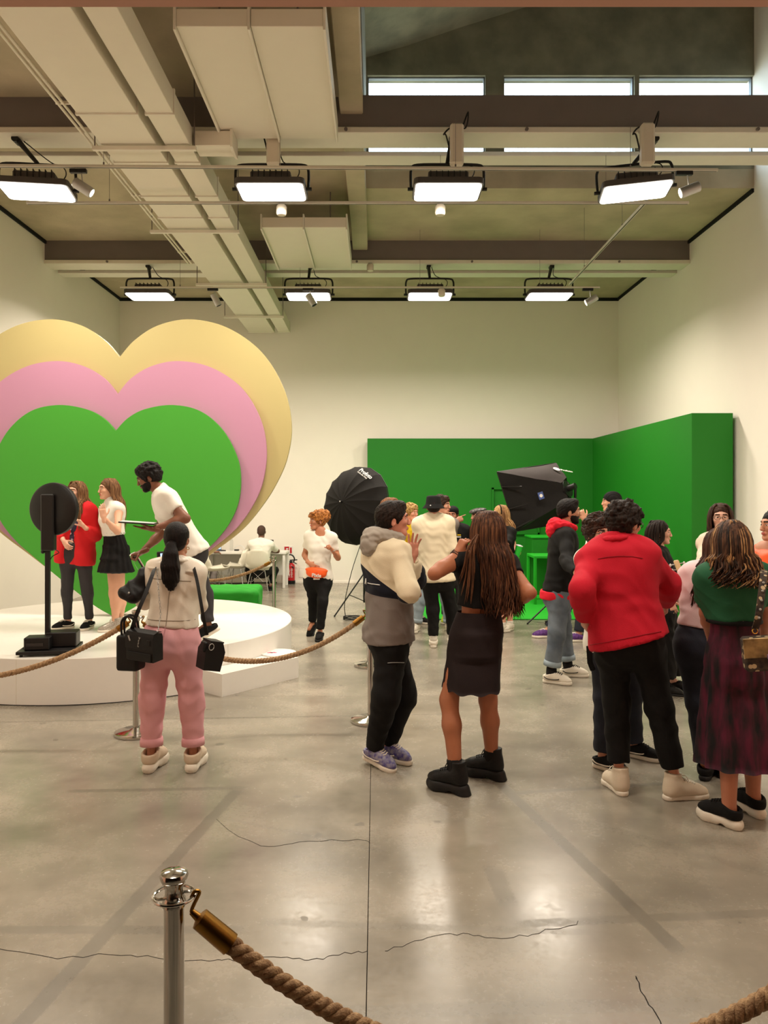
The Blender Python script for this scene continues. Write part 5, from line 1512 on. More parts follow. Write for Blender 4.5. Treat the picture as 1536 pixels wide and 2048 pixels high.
# ------------------------------------------------------------------ the people, left to right
H_BROWN, H_BROWN2 = (58, 38, 28), (34, 22, 16)
m_hdark = hairm('dark_brown_hair', (44, 30, 23), (20, 14, 11)); m_hblack = hairm('black_hair', (26, 18, 16), (12, 9, 8))
m_hbrown = hairm('brown_hair', (92, 62, 44), (52, 33, 23)); m_hmid = hairm('light_brown_hair', (128, 92, 62), (82, 56, 38))
m_hmid2 = hairm('honey_brown_hair', (150, 110, 74), (98, 68, 44)); m_hblond = hairm('blond_hair', (206, 168, 116), (150, 110, 70)); m_hcurlb = hairm('curly_blond_hair', (206, 172, 110), (136, 98, 54), False)
m_hginger = hairm('golden_curly_hair', (196, 128, 62), (110, 62, 30), False); m_hcurlk = hairm('curly_black_hair', (30, 22, 19), (13, 10, 9), False)
m_hcurlbr = hairm('curly_brown_hair', (66, 44, 33), (32, 21, 16), False); m_buzz = pm('buzzed_hair', (74, 52, 42), .8, var=.2, scale=90)
c_white = cloth('white_cotton', (236, 231, 220)); c_black = cloth('black_cotton', (15, 14, 14)); c_cream = cloth('cream_canvas', (232, 218, 188), bump=.18)
c_red = cloth('red_blazer_cloth', (218, 36, 42)); c_redj = cloth('crimson_work_jacket', (196, 24, 46), bump=.2); c_charcoal = cloth('charcoal_denim', (58, 56, 58), bump=.25)
c_pinkp = cloth('dusty_pink_trousers', (216, 158, 164)); c_leather = pm('white_leather', (226, 216, 200), .42, var=.04, scale=5, bump=.12, bscale=160, coat=.15)
c_navy = cloth('navy_cloth', (24, 27, 40)); c_grey = cloth('warm_grey_nylon', (128, 119, 114)); c_greyh = cloth('heather_grey_jersey', (166, 158, 148), var=.2)
c_jean = pm('blue_grey_denim', (112, 122, 132), .85, col2=(82, 92, 104), scale=5, bump=.25, bscale=240); c_jeanl = pm('pale_denim', (158, 172, 180), .85, col2=(128, 144, 156), scale=5, bump=.25, bscale=240)
c_jeand = pm('dark_indigo_denim', (36, 40, 54), .85, col2=(24, 27, 38), scale=5, bump=.25, bscale=240)
c_zz = None; c_skirtb = cloth('black_brown_mesh', (34, 24, 25)); c_green = cloth('bottle_green_jersey', (34, 88, 58)); c_orange = pm('orange_nylon', (242, 92, 28), .5, var=.06, bump=.1)
c_yellow = cloth('yellow_cloth', (226, 190, 30)); c_rose = cloth('pale_pink_cotton', (232, 204, 206)); c_oat = cloth('oatmeal_knit', (220, 200, 178), bump=.4); c_hoodred = cloth('red_hood_jersey', (218, 30, 50))
c_bluepanel = cloth('denim_blue_panel', (70, 86, 108)); c_bleather = pm('black_leather', (16, 15, 15), .5, var=.15, scale=9, bump=.2, bscale=180, spec=.35)
s_white = pm('white_rubber', (230, 222, 206), .5, var=.04); s_black = pm('black_rubber', (18, 17, 17), .6); s_beige = pm('beige_suede', (206, 188, 164), .8, var=.08); s_cream = cloth('cream_canvas_shoe', (218, 204, 182))
s_silver = pm('silver_glitter_canvas', (196, 188, 174), .35, .35, col2=(140, 132, 122), scale=160); s_purple = pm('purple_pattern_canvas', (110, 62, 140), .7, col2=(64, 34, 96), scale=60); s_blue = pm('blue_violet_mesh', (66, 56, 130), .5, col2=(150, 146, 160), scale=45)
s_neon = pm('neon_yellow_mesh', (196, 222, 30), .5)
m_gold = pm('gold_jewellery', (226, 176, 84), .25, 1.0)

def pattern_print(nm, c1, c2, c3, sc):
    m = pm(nm, c1, .8, col2=c2, scale=sc); nt = m.node_tree; b = nt.nodes['Principled BSDF']
    vo = nt.nodes.new('ShaderNodeTexVoronoi'); vo.inputs['Scale'].default_value = sc * .8
    gt = nt.nodes.new('ShaderNodeMath'); gt.operation = 'LESS_THAN'; gt.inputs[1].default_value = .32; nt.links.new(vo.outputs['Distance'], gt.inputs[0])
    tc = [n for n in nt.nodes if n.type == 'TEX_COORD'][0]; nt.links.new(tc.outputs['Object'], vo.inputs['Vector'])
    mx = nt.nodes.new('ShaderNodeMix'); mx.data_type = 'RGBA'; mx.inputs[7].default_value = srgb(*c3); old = b.inputs['Base Color'].links[0].from_socket
    nt.links.new(gt.outputs[0], mx.inputs[0]); nt.links.new(old, mx.inputs[6]); nt.links.new(mx.outputs[2], b.inputs['Base Color'])
    return m
c_print = pattern_print('blue_white_print', (36, 34, 52), (70, 66, 96), (196, 190, 206), 26)
c_dots = pattern_print('black_dotted_cloth', (24, 22, 23), (30, 28, 30), (74, 70, 70), 60)

# --- woman in the red blazer
p = Person('woman in red blazer over a printed top, standing on stage behind the black ring light', 1.53, True, -8, (160, 1010), (151, 1098), (153, 985),
           [(179, 1257, -6), (136, 1257, -42)], [(175, 1186, -.02), (134, 1186, -.02)], [((192, 1072, 1), (167, 1052, -1)), ((120, 1064, 1), (128, 1083, -1))],
           skin=(224, 172, 146), zg=PZ, hyaw=-22, hands=('relax', 'relax'), hdirs=((-.35, -.3, .55), (.5, -.4, -.5)), palms=((-.5, -.6, -.2), (.2, .5, 0)), hairc=(90, 62, 44))
p.hair_long(m_hmid, .46, 160, back=.13, front_over=True, mats=[m_hmid, m_hmid2], phi=125, spread=.9)
p.top('printed_top', c_print, hem=.12, inf=.008, sleeve=0, loose=0, scoop=.05)
p.trousers(c_charcoal, waist=.22, rT=.088, rK=.056, rA=.040, hem=1.96)
p.top('blazer', c_red, hem=-.34, inf=.026, sleeve=1.72, loose=.03, open_front=True, amp=.004, neckcut=.05, sl_loose=.014, label='red open blazer with pushed up sleeves')
mb = MB(); w_ = p.tl(.17) + p.tf * .098; mb.obox(w_, (.10, .006, .014), frame(p.ax, p.tf, p.up), .003); mb.build('belt', c_bleather, p.root); MB().obox(w_ + p.tf * .008, (.02, .004, .017), frame(p.ax, p.tf, p.up), .003).build('belt_buckle', m_silver, p.root)
p.shoes('low', c_black, s_white, m_lace, stripe=s_white)

# --- woman in the sleeveless turtleneck
p = Person('woman in sleeveless white turtleneck and short black skirt standing on stage with raised hand', 1.55, True, -38, (223, 1010), (230, 1098), (216, 980),
           [(240, 1258, -58), (231, 1262, -60)], [(240, 1188, .02), (228, 1188, -.02)], [((235, 1063, -1.07), (207, 1035, -1)), ((207, 1062, 1), (211, 1040, -1))],
           skin=(226, 172, 142), zg=PZ, hyaw=-48, bare=True, skirted=True, hands=('flat', 'relax'), hdirs=((-.12, -.05, 1), None), palms=((-.3, .9, 0), None), hairc=(70, 48, 34))
p.hair_long(m_hmid, .48, 130, back=.11, mats=[m_hmid, m_hmid2], phi=105, spread=.8)
p.top('turtleneck', c_white, hem=.3, inf=.010, sleeve=0, loose=0, collar=.62, amp=.0015, sleeves=(False, False))
p.skirt(c_black, waist=.40, hem_z=PZ + .60, hemr=(.205, .165), pleats=16, pamp=.012)
mb = MB()
for q in range(14):
    a = q / 14 * math.tau; mb.sphere(p.tl(.37) + p.hax * (.134 * math.cos(a)) + p.hfw * (.098 * math.sin(a)), .006, 6)
mb.build('belt_studs', m_silver, p.root)
p.shoes('hightop', s_silver, s_white, m_lace)

# --- bearded man in the white tee leaning over
skd = (128, 82, 60)
p = Person('bearded man in white tee leaning left over the stage with a tablet and water bottle', 1.80, False, -72, (322, 985), (380, 1096), (297, 957),
           [(352, 1290, -80), (430, 1281, -80, 30)], [(360, 1190, -.04), (411, 1190, .05)], [((371, 1037, -1), (306, 1058, -1)), ((322, 1068, 1), (284, 1104, -1))],
           skin=skd, zg=PZ, hyaw=-78, hpitch=22, hands=('flat', 'grip'), hdirs=((-1, -.1, .12), (-.8, -.2, -.35)), palms=((0, .1, 1), (.1, -.3, -1)), hairc=(20, 15, 13), dyn=-.05, sw=.17)
p.hair_cap(m_hcurlk, .020, .005, 70, front=.064, curls=150, cr=.016, quiff=.012)
p.beard(m_hblack)
p.top('tee_shirt', c_white, hem=-.13, inf=.020, sleeve=.62, loose=.02, sl_loose=.008, amp=.005)
p.trousers(c_charcoal, waist=.18, rT=.098, rK=.074, rA=.056, hem=1.9)
mb = MB(); R = frame(p.hax, p.hfw, (p.N - p.H).normalized())
mb.tube([p.tl(.22) + p.hax * (.168 * math.cos(a)) + p.hfw * (.128 * math.sin(a)) for a in np.linspace(0, math.tau, 25)], .014, 6); mb.build('belt_bag_strap', c_black, p.root)
p.shoes('sneaker', c_black, s_white, m_laceb)
hm = p.handM[0]; hc_ = hm @ Vector((0, .02, .08))
t = thing('tablet_computer', 'thin dark tablet held flat on the hand of the leaning man in white tee', 'tablet', hc_ + Vector((-.04, 0, .03)))
Rt = Matrix.Rotation(math.radians(4), 3, 'Y') @ Matrix.Rotation(math.radians(8), 3, 'Z')
MB().obox(hc_ + Vector((-.05, 0, .026)), (.155, .11, .006), Rt, .003).build('case', m_black, t); MB().obox(hc_ + Vector((-.05, 0, .0335)), (.145, .10, .001), Rt).build('screen', m_cap, t)
hm = p.handM[1]; hc_ = hm @ Vector((.0, .035, .075)); dv = Vector((.55, -.15, -.8)).normalized(); Rq = dv.to_track_quat('Z', 'Y').to_matrix()
bottle(hc_ - dv * .06, Rq, 'clear water bottle held upside down by the leaning man in white tee', .25, .034)

# --- woman in the white leather jacket and pink trousers
p = Person('woman with dark ponytail, white leather jacket and pink trousers, seen from behind', 1.63, True, 176, (354, 1127), (342, 1276), (355, 1081),
           [(303, 1540, 172), (387, 1539, 176)], [(304, 1402, .02), (384, 1402, .02)], [((288, 1202, 1), (318, 1142, 1)), ((398, 1210, 1), (372, 1160, 1))],
           skin=(176, 122, 94), near=True, hands=('grip', 'grip'), hdirs=((.1, .1, 1), (-.2, .2, 1)), palms=((.9, .3, 0), (-.9, .3, 0)), hipyaw=178, hairc=(22, 16, 15), sw=.14, detail=False)
cap = p.hair_cap(m_hblack, .010, .0015, 30, front=.06, nape=-.075, seed=2, ears=True)
f = Field(.007); pt = [p.Mh @ Vector(v) for v in ((0, .105, -.015), (0, .135, -.03), (-.002, .150, -.09), (0, .155, -.17), (-.002, .15, -.25), (-.002, .145, -.315))]
for a, b, ra, rb in zip(pt[:-1], pt[1:], (.020, .026, .044, .053, .050), (.026, .044, .053, .050, .026)): f.cone(a, b, ra, rb, .03)
def tail_hook(V, N): return V + N * (.0035 * np.sin(V[:, 0] * 420 + 5 * np.sin(V[:, 2] * 14)) * np.clip((pt[1].z - V[:, 2]) * 8, 0, 1))[:, None]
p.put('ponytail', f, m_hblack, hook=tail_hook)
MB().tube([pt[0].lerp(pt[1], .5) + Vector((.026 * math.cos(a), .0, .022 * math.sin(a))) for a in np.linspace(0, math.tau, 13)], .006, 6).build('hair_tie', c_black, p.root, 2)
p.top('leather_jacket', c_leather, hem=.17, inf=.020, sleeve=1.9, loose=.026, amp=.0045, fr=13, sl_loose=.014, neckcut=.05)
# collar flaps, back seam, yoke seam, hem band
f = Field(.007); c = p.k
ring = [p.N + p.up * (.050 * c) + p.ax * (.082 * c * math.sin(a)) - p.tf * (.075 * c * math.cos(a)) for a in np.linspace(-2.2, 2.2, 12)]
for a, b in zip(ring[:-1], ring[1:]): f.cone(a - p.up * .012, b - p.up * .012, .016, .016, .01); f.cone(a + (a - p.N).normalized() * .022 - p.up * .03, b + (b - p.N).normalized() * .022 - p.up * .03, .010, .010, .012)
p.put('collar', f, c_leather, .002, 30)
m_seam = pm('grey_stitching', (150, 138, 122), .6)
def back(t, u, o=.0):                            # a point on the jacket's back
    a = p.tl(t) + p.tax(t) * u
    d = -p.tf; mt = bpy.data.objects['leather_jacket'] if 'leather_jacket' in bpy.data.objects else None
    if mt is None: return a + d * .14
    l = a - p.base + d * .5; ok, loc, n, i = mt.ray_cast(l, -d)
    return (loc + p.base + d * o) if ok else a + d * .14
bpy.context.view_layer.update()
for pts in ([(.20 + .60 * i / 9, 0) for i in range(10)], [(.80, -.13 + .26 * i / 11) for i in range(12)], [(.27, -.16 + .32 * i / 11) for i in range(12)]):
    MB().tube([back(t, u, .0005) for t, u in pts], .0028, 5).build('seam', m_seam, p.root)
for q in (-1, 1): MB().obox(back(.93, q * .125, .004), (.035, .010, .006), frame(p.ax, -p.tf, p.up), .002).build('shoulder_tab', c_leather, p.root)
p.trousers(c_pinkp, waist=.22, rT=.104, rK=.082, rA=.060, hem=1.78, cuff=c_pinkp, amp=.006)
MB().tube([p.tl(.20) - p.tf * .126 + Vector((0, 0, -.0)), p.tl(.02) - p.tf * .162, p.tl(-.14) - p.tf * .155], .002, 5).build('seat_seam', pm('pink_stitching', (176, 118, 126), .8), p.root)
for q in (-1, 1):
    e = p.Mh @ Vector((q * .079, .012, -.045)); MB().tube([e + Vector((.009 * math.cos(a), 0, .009 * math.sin(a) - .009)) for a in np.linspace(0, math.tau, 11)], .0022, 5).build('earring', m_gold, p.root)
p.shoes('chunky', s_beige, s_white, m_lace, scale=1.12)
PINK = p
# phone she holds up
hc_ = p.handM[0] @ Vector((.01, .035, .07))
t = thing('camera', 'small black camera with lit screen held up by the woman in pink trousers', 'camera', hc_)
bc = px(329, 1113, hc_.y); Rc = Matrix.Rotation(math.radians(-4), 3, 'Y')
MB().obox(bc, (.050, .012, .036), Rc, .005).build('body', m_black, t); MB().obox(bc - Vector((-.006, .0125, 0)), (.030, .001, .024), Rc).build('screen', m_screen, t)
MB().lathe([(0, 0), (.024, 0), (.024, .03), (.02, .035), (0, .035)], bc + Vector((0, .012, 0)), 20, R=Matrix.Rotation(-math.pi / 2, 3, 'X')).build('lens', m_black, t, True)

# --- seated man at the desk
Yd = 14.25
wd = dict(feet=[px(502, 1172, 14.45), px(541, 1174, 14.4)], Y=Yd, K=[px(499, 1140, Yd + .34), px(549, 1140, Yd + .34)])
wd['feet'] = [Vector((v.x, v.y, 0)) for v in wd['feet']]; wd['A'] = [v + Vector((0, 0, .09)) for v in wd['feet']]
p = Person('man in white tee with shaved head sitting with his back turned at the white desk', 1.72, False, 180, (522, 1083), (520, 1138), (523, 1064), [(0, 0, 170), (0, 0, 190)], [(0, 0), (0, 0)],
           [((494, 1102, 1), (506, 1102, 1)), ((555, 1102, 1), (543, 1102, 1))], skin=(120, 84, 68), world=wd, detail=False, hdirs=((.5, .8, 0), (-.5, .8, 0)), palms=((0, 0, -1), (0, 0, -1)), dyn=.05, dyhead=.12, sw=.175)
p.hair_cap(m_buzz, .003, .0, 40, front=.06, nape=-.05)
p.top('tee_shirt', c_white, hem=-.05, inf=.015, sleeve=.8, loose=.02)
p.trousers(c_black, waist=.1, rT=.10, rK=.078, rA=.06, hem=1.9)
p.shoes('sneaker', c_black, s_black, None)
# --- second person at the desk, mostly behind the heart
wd = dict(feet=[px(408, 1174, 14.3), px(425, 1176, 14.25)], Y=14.3, K=[px(408, 1138, 14.55), px(428, 1138, 14.5)])
wd['feet'] = [Vector((v.x, v.y, 0)) for v in wd['feet']]; wd['A'] = [v + Vector((0, 0, .09)) for v in wd['feet']]
p = Person('person at the laptop on the desk, only forearm and grey trousers showing past the heart', 1.72, False, 140, (400, 1085), (398, 1138), (398, 1064), [(0, 0, 120), (0, 0, 130)], [(0, 0), (0, 0)],
           [((389, 1108, 1), (405, 1104, 1)), ((408, 1098, 1), (428, 1103, 1))], skin=(150, 104, 82), world=wd, detail=False, hdirs=((.6, .6, 0), (.8, .4, -.1)), palms=((0, 0, -1), (0, 0, -1)))
p.hair_cap(m_hdark, .012, .003, 40); p.top('tee_shirt', c_white, hem=-.05, inf=.015, sleeve=.8); p.trousers(c_grey, waist=.1, rT=.10, rK=.078, rA=.06, hem=1.9); p.shoes('sneaker', c_black, s_white, None)

# --- staff woman with the orange waist bag
p = Person('smiling curly-haired woman in white tee with orange waist bag walking by the back wall', 1.66, True, -6, (642, 1066), (636, 1154), (634, 1043),
           [(640, 1279, -5, 0), (629, 1268, -20, 34)], [(645, 1205, -.06), (627, 1205, .03)], [((676, 1116, 1), (665, 1101, -1)), ((609, 1110, 1), (619, 1127, -1))],
           skin=(186, 124, 92), hyaw=-58, hands=('grip', 'relax'), hdirs=((-.3, -.4, .5), (.75, -.3, -.45)), palms=((-.6, 0, -.4), (.1, 1, 0)), hairc=(70, 42, 24), sw=.15)
p.hair_cap(m_hginger, .020, .006, 60, front=.052, curls=170, cr=.017, nape=-.06, seed=5)
f = Field(.007); rnd = random.Random(4)
for _ in range(120):
    v = Vector((rnd.gauss(0, 1), rnd.gauss(0, 1), rnd.gauss(0, 1))).normalized(); f.ell(p.Mh @ (Vector((.01, .085, .070)) + Vector((v.x * .095, v.y * .095, v.z * .085))), [.018 * rnd.uniform(.7, 1.2)] * 3, k=.006)
for _ in range(50): f.ell(p.Mh @ Vector((rnd.uniform(-.06, .06), -.085 + rnd.uniform(-.015, .03), .085 + rnd.uniform(-.03, .035))), [.014 * rnd.uniform(.7, 1.2)] * 3, k=.006)
f.ell(p.Mh @ Vector((.01, .07, .06)), (.088, .088, .08), k=.01)
p.put('curly_updo', f, m_hginger, .003, 90)
p.top('tee_shirt', c_white, hem=-.06, inf=.014, sleeve=.62, loose=.025, scoop=.05, amp=.006, sl_loose=.012)
p.trousers(c_black, waist=.2, rT=.094, rK=.066, rA=.050, hem=1.9)
f = Field(.008); bcn = p.tl(.16) + p.tf * .135
f.ell(bcn - p.up * .03, (.132, .05, .062), frame(p.ax, p.tf, p.up), k=0); f.ell(bcn + p.up * .012, (.145, .035, .03), frame(p.ax, p.tf, p.up), k=.03)
p.put('waist_bag', f, c_orange, .002, 20, label='orange waist bag with white lettering')
zb = [bcn + p.ax * (.125 * u) + p.tf * (.046 * (1 - u * u) + .0) - p.up * (.004 + .02 * (1 - u * u)) for u in np.linspace(-1, 1, 13)]
MB().tube(zb, .004, 5).build('bag_zip', m_black, p.root)
MB().tube([p.tl(.17) + p.ax * (.150 * math.cos(a)) + p.tf * (.118 * math.sin(a)) for a in np.linspace(math.pi * .95, math.tau + .15, 20)], .012, 6).build('bag_strap', c_black, p.root)
text_mesh('bag_lettering', 'Pixie', .062, Matrix.Translation(bcn + p.tf * .052 - p.up * .052 + p.ax * .012) @ frame(p.ax, p.up, p.ax.cross(p.up)).to_4x4() @ Matrix.Rotation(.15, 4, 'X'), m_print, p.root, .004, .0015)
w_ = p.W[0]; MB().tube([w_ + Vector((.03 * math.cos(a), .03 * math.sin(a), .006 * math.sin(a))) for a in np.linspace(0, math.tau, 13)], .004, 5).build('bracelet', m_silver, p.root)
p.shoes('sneaker', c_black, s_black, m_laceb)
def on_surf(o, x, y, off=.002):                  # point of an object's surface in the photo's line of sight
    bpy.context.view_layer.update()
    Mi = o.matrix_world.inverted(); C = Mi @ Vector((0, 0, CAMZ)); d = (Mi.to_3x3() @ (px(x, y, 1.0) - Vector((0, 0, CAMZ)))).normalized()
    ok, loc, n, i = o.ray_cast(C, d)
    if not ok: return None, None
    return o.matrix_world @ (loc + n * off), n
def surf_line(name, o, pts, r, m, par, n=6):
    D = [(a[0] + (b[0] - a[0]) * k / 5, a[1] + (b[1] - a[1]) * k / 5) for a, b in zip(pts[:-1], pts[1:]) for k in range(5)] + [pts[-1]]
    P = [on_surf(o, x, y, r * .5 + .0008)[0] for x, y in D]; P = [q for q in P if q is not None]
    if len(P) > 1: return MB().tube(P, r, n).build(name, m, par, 2)

# --- man in the hooded colour-block jacket
c_panels = cloth('panelled_nylon', (232, 218, 188), bump=.18); nt = c_panels.node_tree; b_ = nt.nodes['Principled BSDF']; src = b_.inputs['Base Color'].links[0].from_socket
for nm_, col_ in (('panel_upper', (24, 27, 40)), ('panel_lower', (128, 119, 114))):
    at = nt.nodes.new('ShaderNodeAttribute'); at.attribute_name = nm_; lt = nt.nodes.new('ShaderNodeMath'); lt.operation = 'LESS_THAN'; lt.inputs[1].default_value = 0
    mx = nt.nodes.new('ShaderNodeMix'); mx.data_type = 'RGBA'; mx.inputs[7].default_value = srgb(*col_)
    nt.links.new(at.outputs['Fac'], lt.inputs[0]); nt.links.new(lt.outputs[0], mx.inputs[0]); nt.links.new(src, mx.inputs[6]); src = mx.outputs[2]
nt.links.new(src, b_.inputs['Base Color'])
p = Person('young man in cream, navy and grey hooded jacket talking with a raised hand', 1.78, False, 118, (771, 1088), (780, 1262), (787, 1042),
           [(776, 1518, 50), (745, 1530, 48, 8)], [(806, 1392, -.02), (772, 1392, -.08)], [((832, 1160, 1), (824, 1116, -1)), ((817, 1184, -1), (818, 1188, 1))],
           skin=(206, 140, 118), near=True, hyaw=100, hpitch=-2, hands=('open', 'relax'), hdirs=((.10, -.05, 1), (.4, .5, .1)), palms=((.35, -.95, 0), (-.3, .5, -.6)), hairc=(44, 30, 24), hipyaw=100, dyhead=-.02)
p.hair_cap(m_hdark, .013, .004, 55, front=.064, quiff=.012, nape=-.05, seed=4)
EL, WL = A3(p.E[0]), A3(p.W[0])
p.res = .007
def jk(C):
    X, Y, Z = C[:, 0], C[:, 1], C[:, 2]
    top = 1.335 - .70 * (X + .114); low = 1.150 - .12 * (X + .114)
    S1 = Z - top; S2 = Z - low
    ba = WL - EL; h = np.clip(((C - EL) @ ba) / (ba @ ba), 0, 1.2); d = np.linalg.norm(C - EL - h[:, None] * ba, axis=1)
    fa = (d < .10) & (Y > p.N.y - .02) & (X > .13); S1 = np.where(fa, (h - .8) * .3, S1); S2 = np.where(fa, .1, S2)
    return S1, S2
jo = p.top('jacket', c_panels, hem=-.10, inf=.030, sleeve=1.9, loose=.034, amp=.006, fr=13, sl_loose=.016, neckcut=.05, label='hooded windbreaker in cream, navy and grey panels')
n_ = len(jo.data.vertices); C_ = np.zeros(n_ * 3, np.float32); jo.data.vertices.foreach_get('co', C_); C_ = C_.reshape(-1, 3) + A3(root_of(p.root))
for nm_, v_ in zip(('panel_upper', 'panel_lower'), jk(C_)): jo.data.attributes.new(nm_, 'FLOAT', 'POINT').data.foreach_set('value', np.ascontiguousarray(v_, np.float32))
p.res = .010; p.hood(c_greyh, 1.05)
f = Field(.010); pc = p.tl(-.10); c = p.k
for t in (-.10, -.06): a = p.hax * .062; f.cone(p.tl(t) - a, p.tl(t) + a, .128, .128, .03)
f.cut(p.tl(-.04), p.up); f.cut(p.tl(-.155), -p.up)
p.put('hem_band', f, c_grey, .003, 30)
surf_line('white_stripe', jo, [(736, 1166), (745, 1168), (752, 1169), (760, 1170)], .003, m_print, p.root)
for q, (tx, xx, yy) in enumerate((('B', 722, 1162), ('A', 732, 1163))):
    loc, n = on_surf(jo, xx, yy, .002)
    if loc is not None:
        yv = (Vector((0, 0, 1)) - n * n.z).normalized(); text_mesh('back_print', tx, .05, Matrix.Translation(loc) @ frame(yv.cross(n), yv, n).to_4x4(), m_print, p.root, .002, .002)
to = p.trousers(c_black, waist=.12, rT=.108, rK=.094, rA=.058, hem=1.99, amp=.006)
surf_line('thigh_zip', to, [(775, 1326), (785, 1325), (797, 1325), (808, 1325)], .0025, m_silver, p.root)
p.shoes('sneaker', s_blue, s_white, m_lace, stripe=s_white)
for i in (0, 1): pass
w_ = p.W[0]; f = Field(.008); d = (p.W[0] - p.E[0]).normalized(); f.cone(w_ - d * .05, w_ - d * .012, .045, .040, .01); f.cut(w_ - d * .012, d); p.put('cuff', f, c_cream)

# --- woman with long brown hair and black midi skirt
p = Person('tall tanned woman with long brown hair, black crop top, midi skirt and chunky boots', 1.72, True, 190, (972, 1106), (952, 1270), (974, 1064),
           [(912, 1586, -122), (984, 1557, -118)], [(898, 1400, .05), (976, 1400, .03)], [((868, 1148, -1), (915, 1107, 1)), ((1060, 1186, -1), (1020, 1212, 1))],
           skin=(172, 108, 76), near=True, hyaw=205, bare=True, skirted=True, hands=('pinch', 'relax'), hdirs=((.45, .0, .9), (-.75, -.15, -.3)), palms=((.7, .6, -.2), (-.1, .9, 0)), hairc=(60, 40, 28), hipyaw=190, sw=.15, detail=False)
m_hauburn = hairm('long_brown_hair', (88, 54, 38), (44, 27, 20)); m_hauburn2 = hairm('brown_hair_lights', (124, 82, 56), (70, 44, 30))
p.hair_long(m_hauburn, .56, 420, r=.0058, back=.140, phi=118, spread=1.05, wave=.022, mats=[m_hauburn, m_hauburn, m_hauburn2], curl=.008, grav=(.075, -.02, 0), v=.016, seed=9)
rnd = random.Random(2); mb = MB()
for q in range(14):
    a = p.Mh @ Vector((.07, .04, .02)); x0 = rnd.uniform(-.02, .03)
    b = Vector((p.S[0].x + rnd.uniform(-.03, .06), p.S[0].y - .09 + rnd.uniform(-.03, .02), p.N.z - rnd.uniform(.12, .30)))
    mb.tube(cat([a, a.lerp(b, .4) + Vector((-.03, -.05, .02)), a.lerp(b, .75) + Vector((-.01, -.03, 0)), b], 4), [.006] * 10 + [.004, .003, .0015], 5)
mb.build('loose_strands', m_hauburn2, p.root, 2)
p.top('crop_top', c_black, hem=.34, inf=.012, sleeve=.42, loose=.0, amp=.002, sl_loose=.004, neckcut=.012)
so = p.skirt(c_skirtb, waist=.29, hem_z=.60, hemr=(.178, .185), hemdx=-.02, pleats=5, pamp=.006, ragged=.008)
m_sheer = pm('sheer_grey_lining', (120, 112, 110), .8)
p.shoes('boot', c_bleather, s_black, m_laceb, sock=m_sockb)
w_ = p.W[0]; d = (p.W[0] - p.E[0]).normalized(); R = d.to_track_quat('Z', 'Y').to_matrix()
for q, m in ((-.02, m_hauburn2), (-.035, m_black)): MB().tube([w_ + d * q + R @ Vector((.029 * math.cos(a), .029 * math.sin(a), 0)) for a in np.linspace(0, math.tau, 15)], .003, 5).build('bracelet', m, p.root)

# --- man in cream overshirt and bucket hat
p = Person('man in cream overshirt and black bucket hat seen from behind, black trousers', 1.76, False, 178, (866, 1037), (872, 1148), (867, 1015),
           [(867, 1294, 175), (904, 1290, 165)], [(866, 1220, .0), (903, 1220, .02)], [((835, 1096, 1), (842, 1128, 1)), ((906, 1098, 1), (898, 1120, 1))],
           skin=(214, 150, 126), hands=('relax', 'relax'), hairc=(40, 28, 22), sw=.175, detail=False)
p.hair_cap(m_hdark, .006, .002, 40, nape=-.05)
p.top('overshirt', c_cream, hem=-.13, inf=.026, sleeve=1.95, loose=.03, amp=.004, sl_loose=.012, neckcut=.07)
p.trousers(c_black, waist=.1, rT=.098, rK=.078, rA=.058, hem=1.9)
def lathe_head(p, name, prof, m, off=(0, .01, 0), tilt=0.0, sx=1.0, sy=1.12, n=36):
    mb = MB().lathe(prof, (0, 0, 0), n); R = Matrix.Translation(Vector(off)) @ Matrix.Rotation(tilt, 4, 'X')
    mb.v = [tuple(p.Mh @ (R @ Vector((v[0] * sx, v[1] * sy, v[2])))) for v in mb.v]
    return mb.build(name, m, p.root, 2)
hat = lathe_head(p, 'bucket_hat', [(0, .145), (.05, .145), (.078, .138), (.086, .12), (.095, .05), (.098, .04), (.135, -.005), (.137, -.010), (.132, -.010), (.094, .03), (0, .035)], c_black, (0, .015, .0))
loc, n = on_surf(hat, 861, 1011, .001)
if loc is not None: MB().sphere(loc, .009, 8).build('hat_badge', m_print, p.root)
p.shoes('sneaker', s_white, s_white, m_lace, sock=m_sockw)

# --- group by the green screen
p = Person('brown-haired man almost hidden behind the young man in the hooded jacket', 1.74, False, 60, (778, 1043), (776, 1150), (781, 1020), [(770, 1308, 60), (788, 1306, 60)], [(772, 1228), (790, 1228)],
           [((772, 1090, 1), (780, 1120, 1)), ((790, 1090, -1), (795, 1120, -1))], detail=False, hyaw=60, hairc=(90, 60, 40))
p.hair_cap(hairm('copper_brown_hair', (134, 88, 54), (84, 52, 34), False), .018, .006, 50, quiff=.015); p.top('shirt', c_navy, hem=-.1); p.trousers(c_black); p.shoes('sneaker', c_black, s_white, None)

p = Person('man with curly blond hair in yellow and blue jacket facing right', 1.68, False, 45, (816, 1050), (814, 1140), (823, 1027), [(838, 1246, 40), (816, 1247, 20)], [(838, 1194), (816, 1194)],
           [((834, 1090, 1), (838, 1122, -1)), ((803, 1090, -1), (806, 1124, -1))], skin=(222, 156, 130), hyaw=42, hairc=(160, 120, 70))
p.hair_cap(m_hcurlb, .022, .006, 60, front=.056, curls=170, cr=.016, seed=8)
zz = p.tl(.55).z
p.top('jacket', None, hem=-.12, inf=.022, loose=.025, mats=[c_yellow, c_bluepanel], pred=lambda C, z=zz: np.where(C[:, 2] > z, 0, 1), amp=.007)
p.trousers(c_jeand, rT=.098, rK=.078, rA=.064); p.shoes('sneaker', c_black, s_white, m_lace)

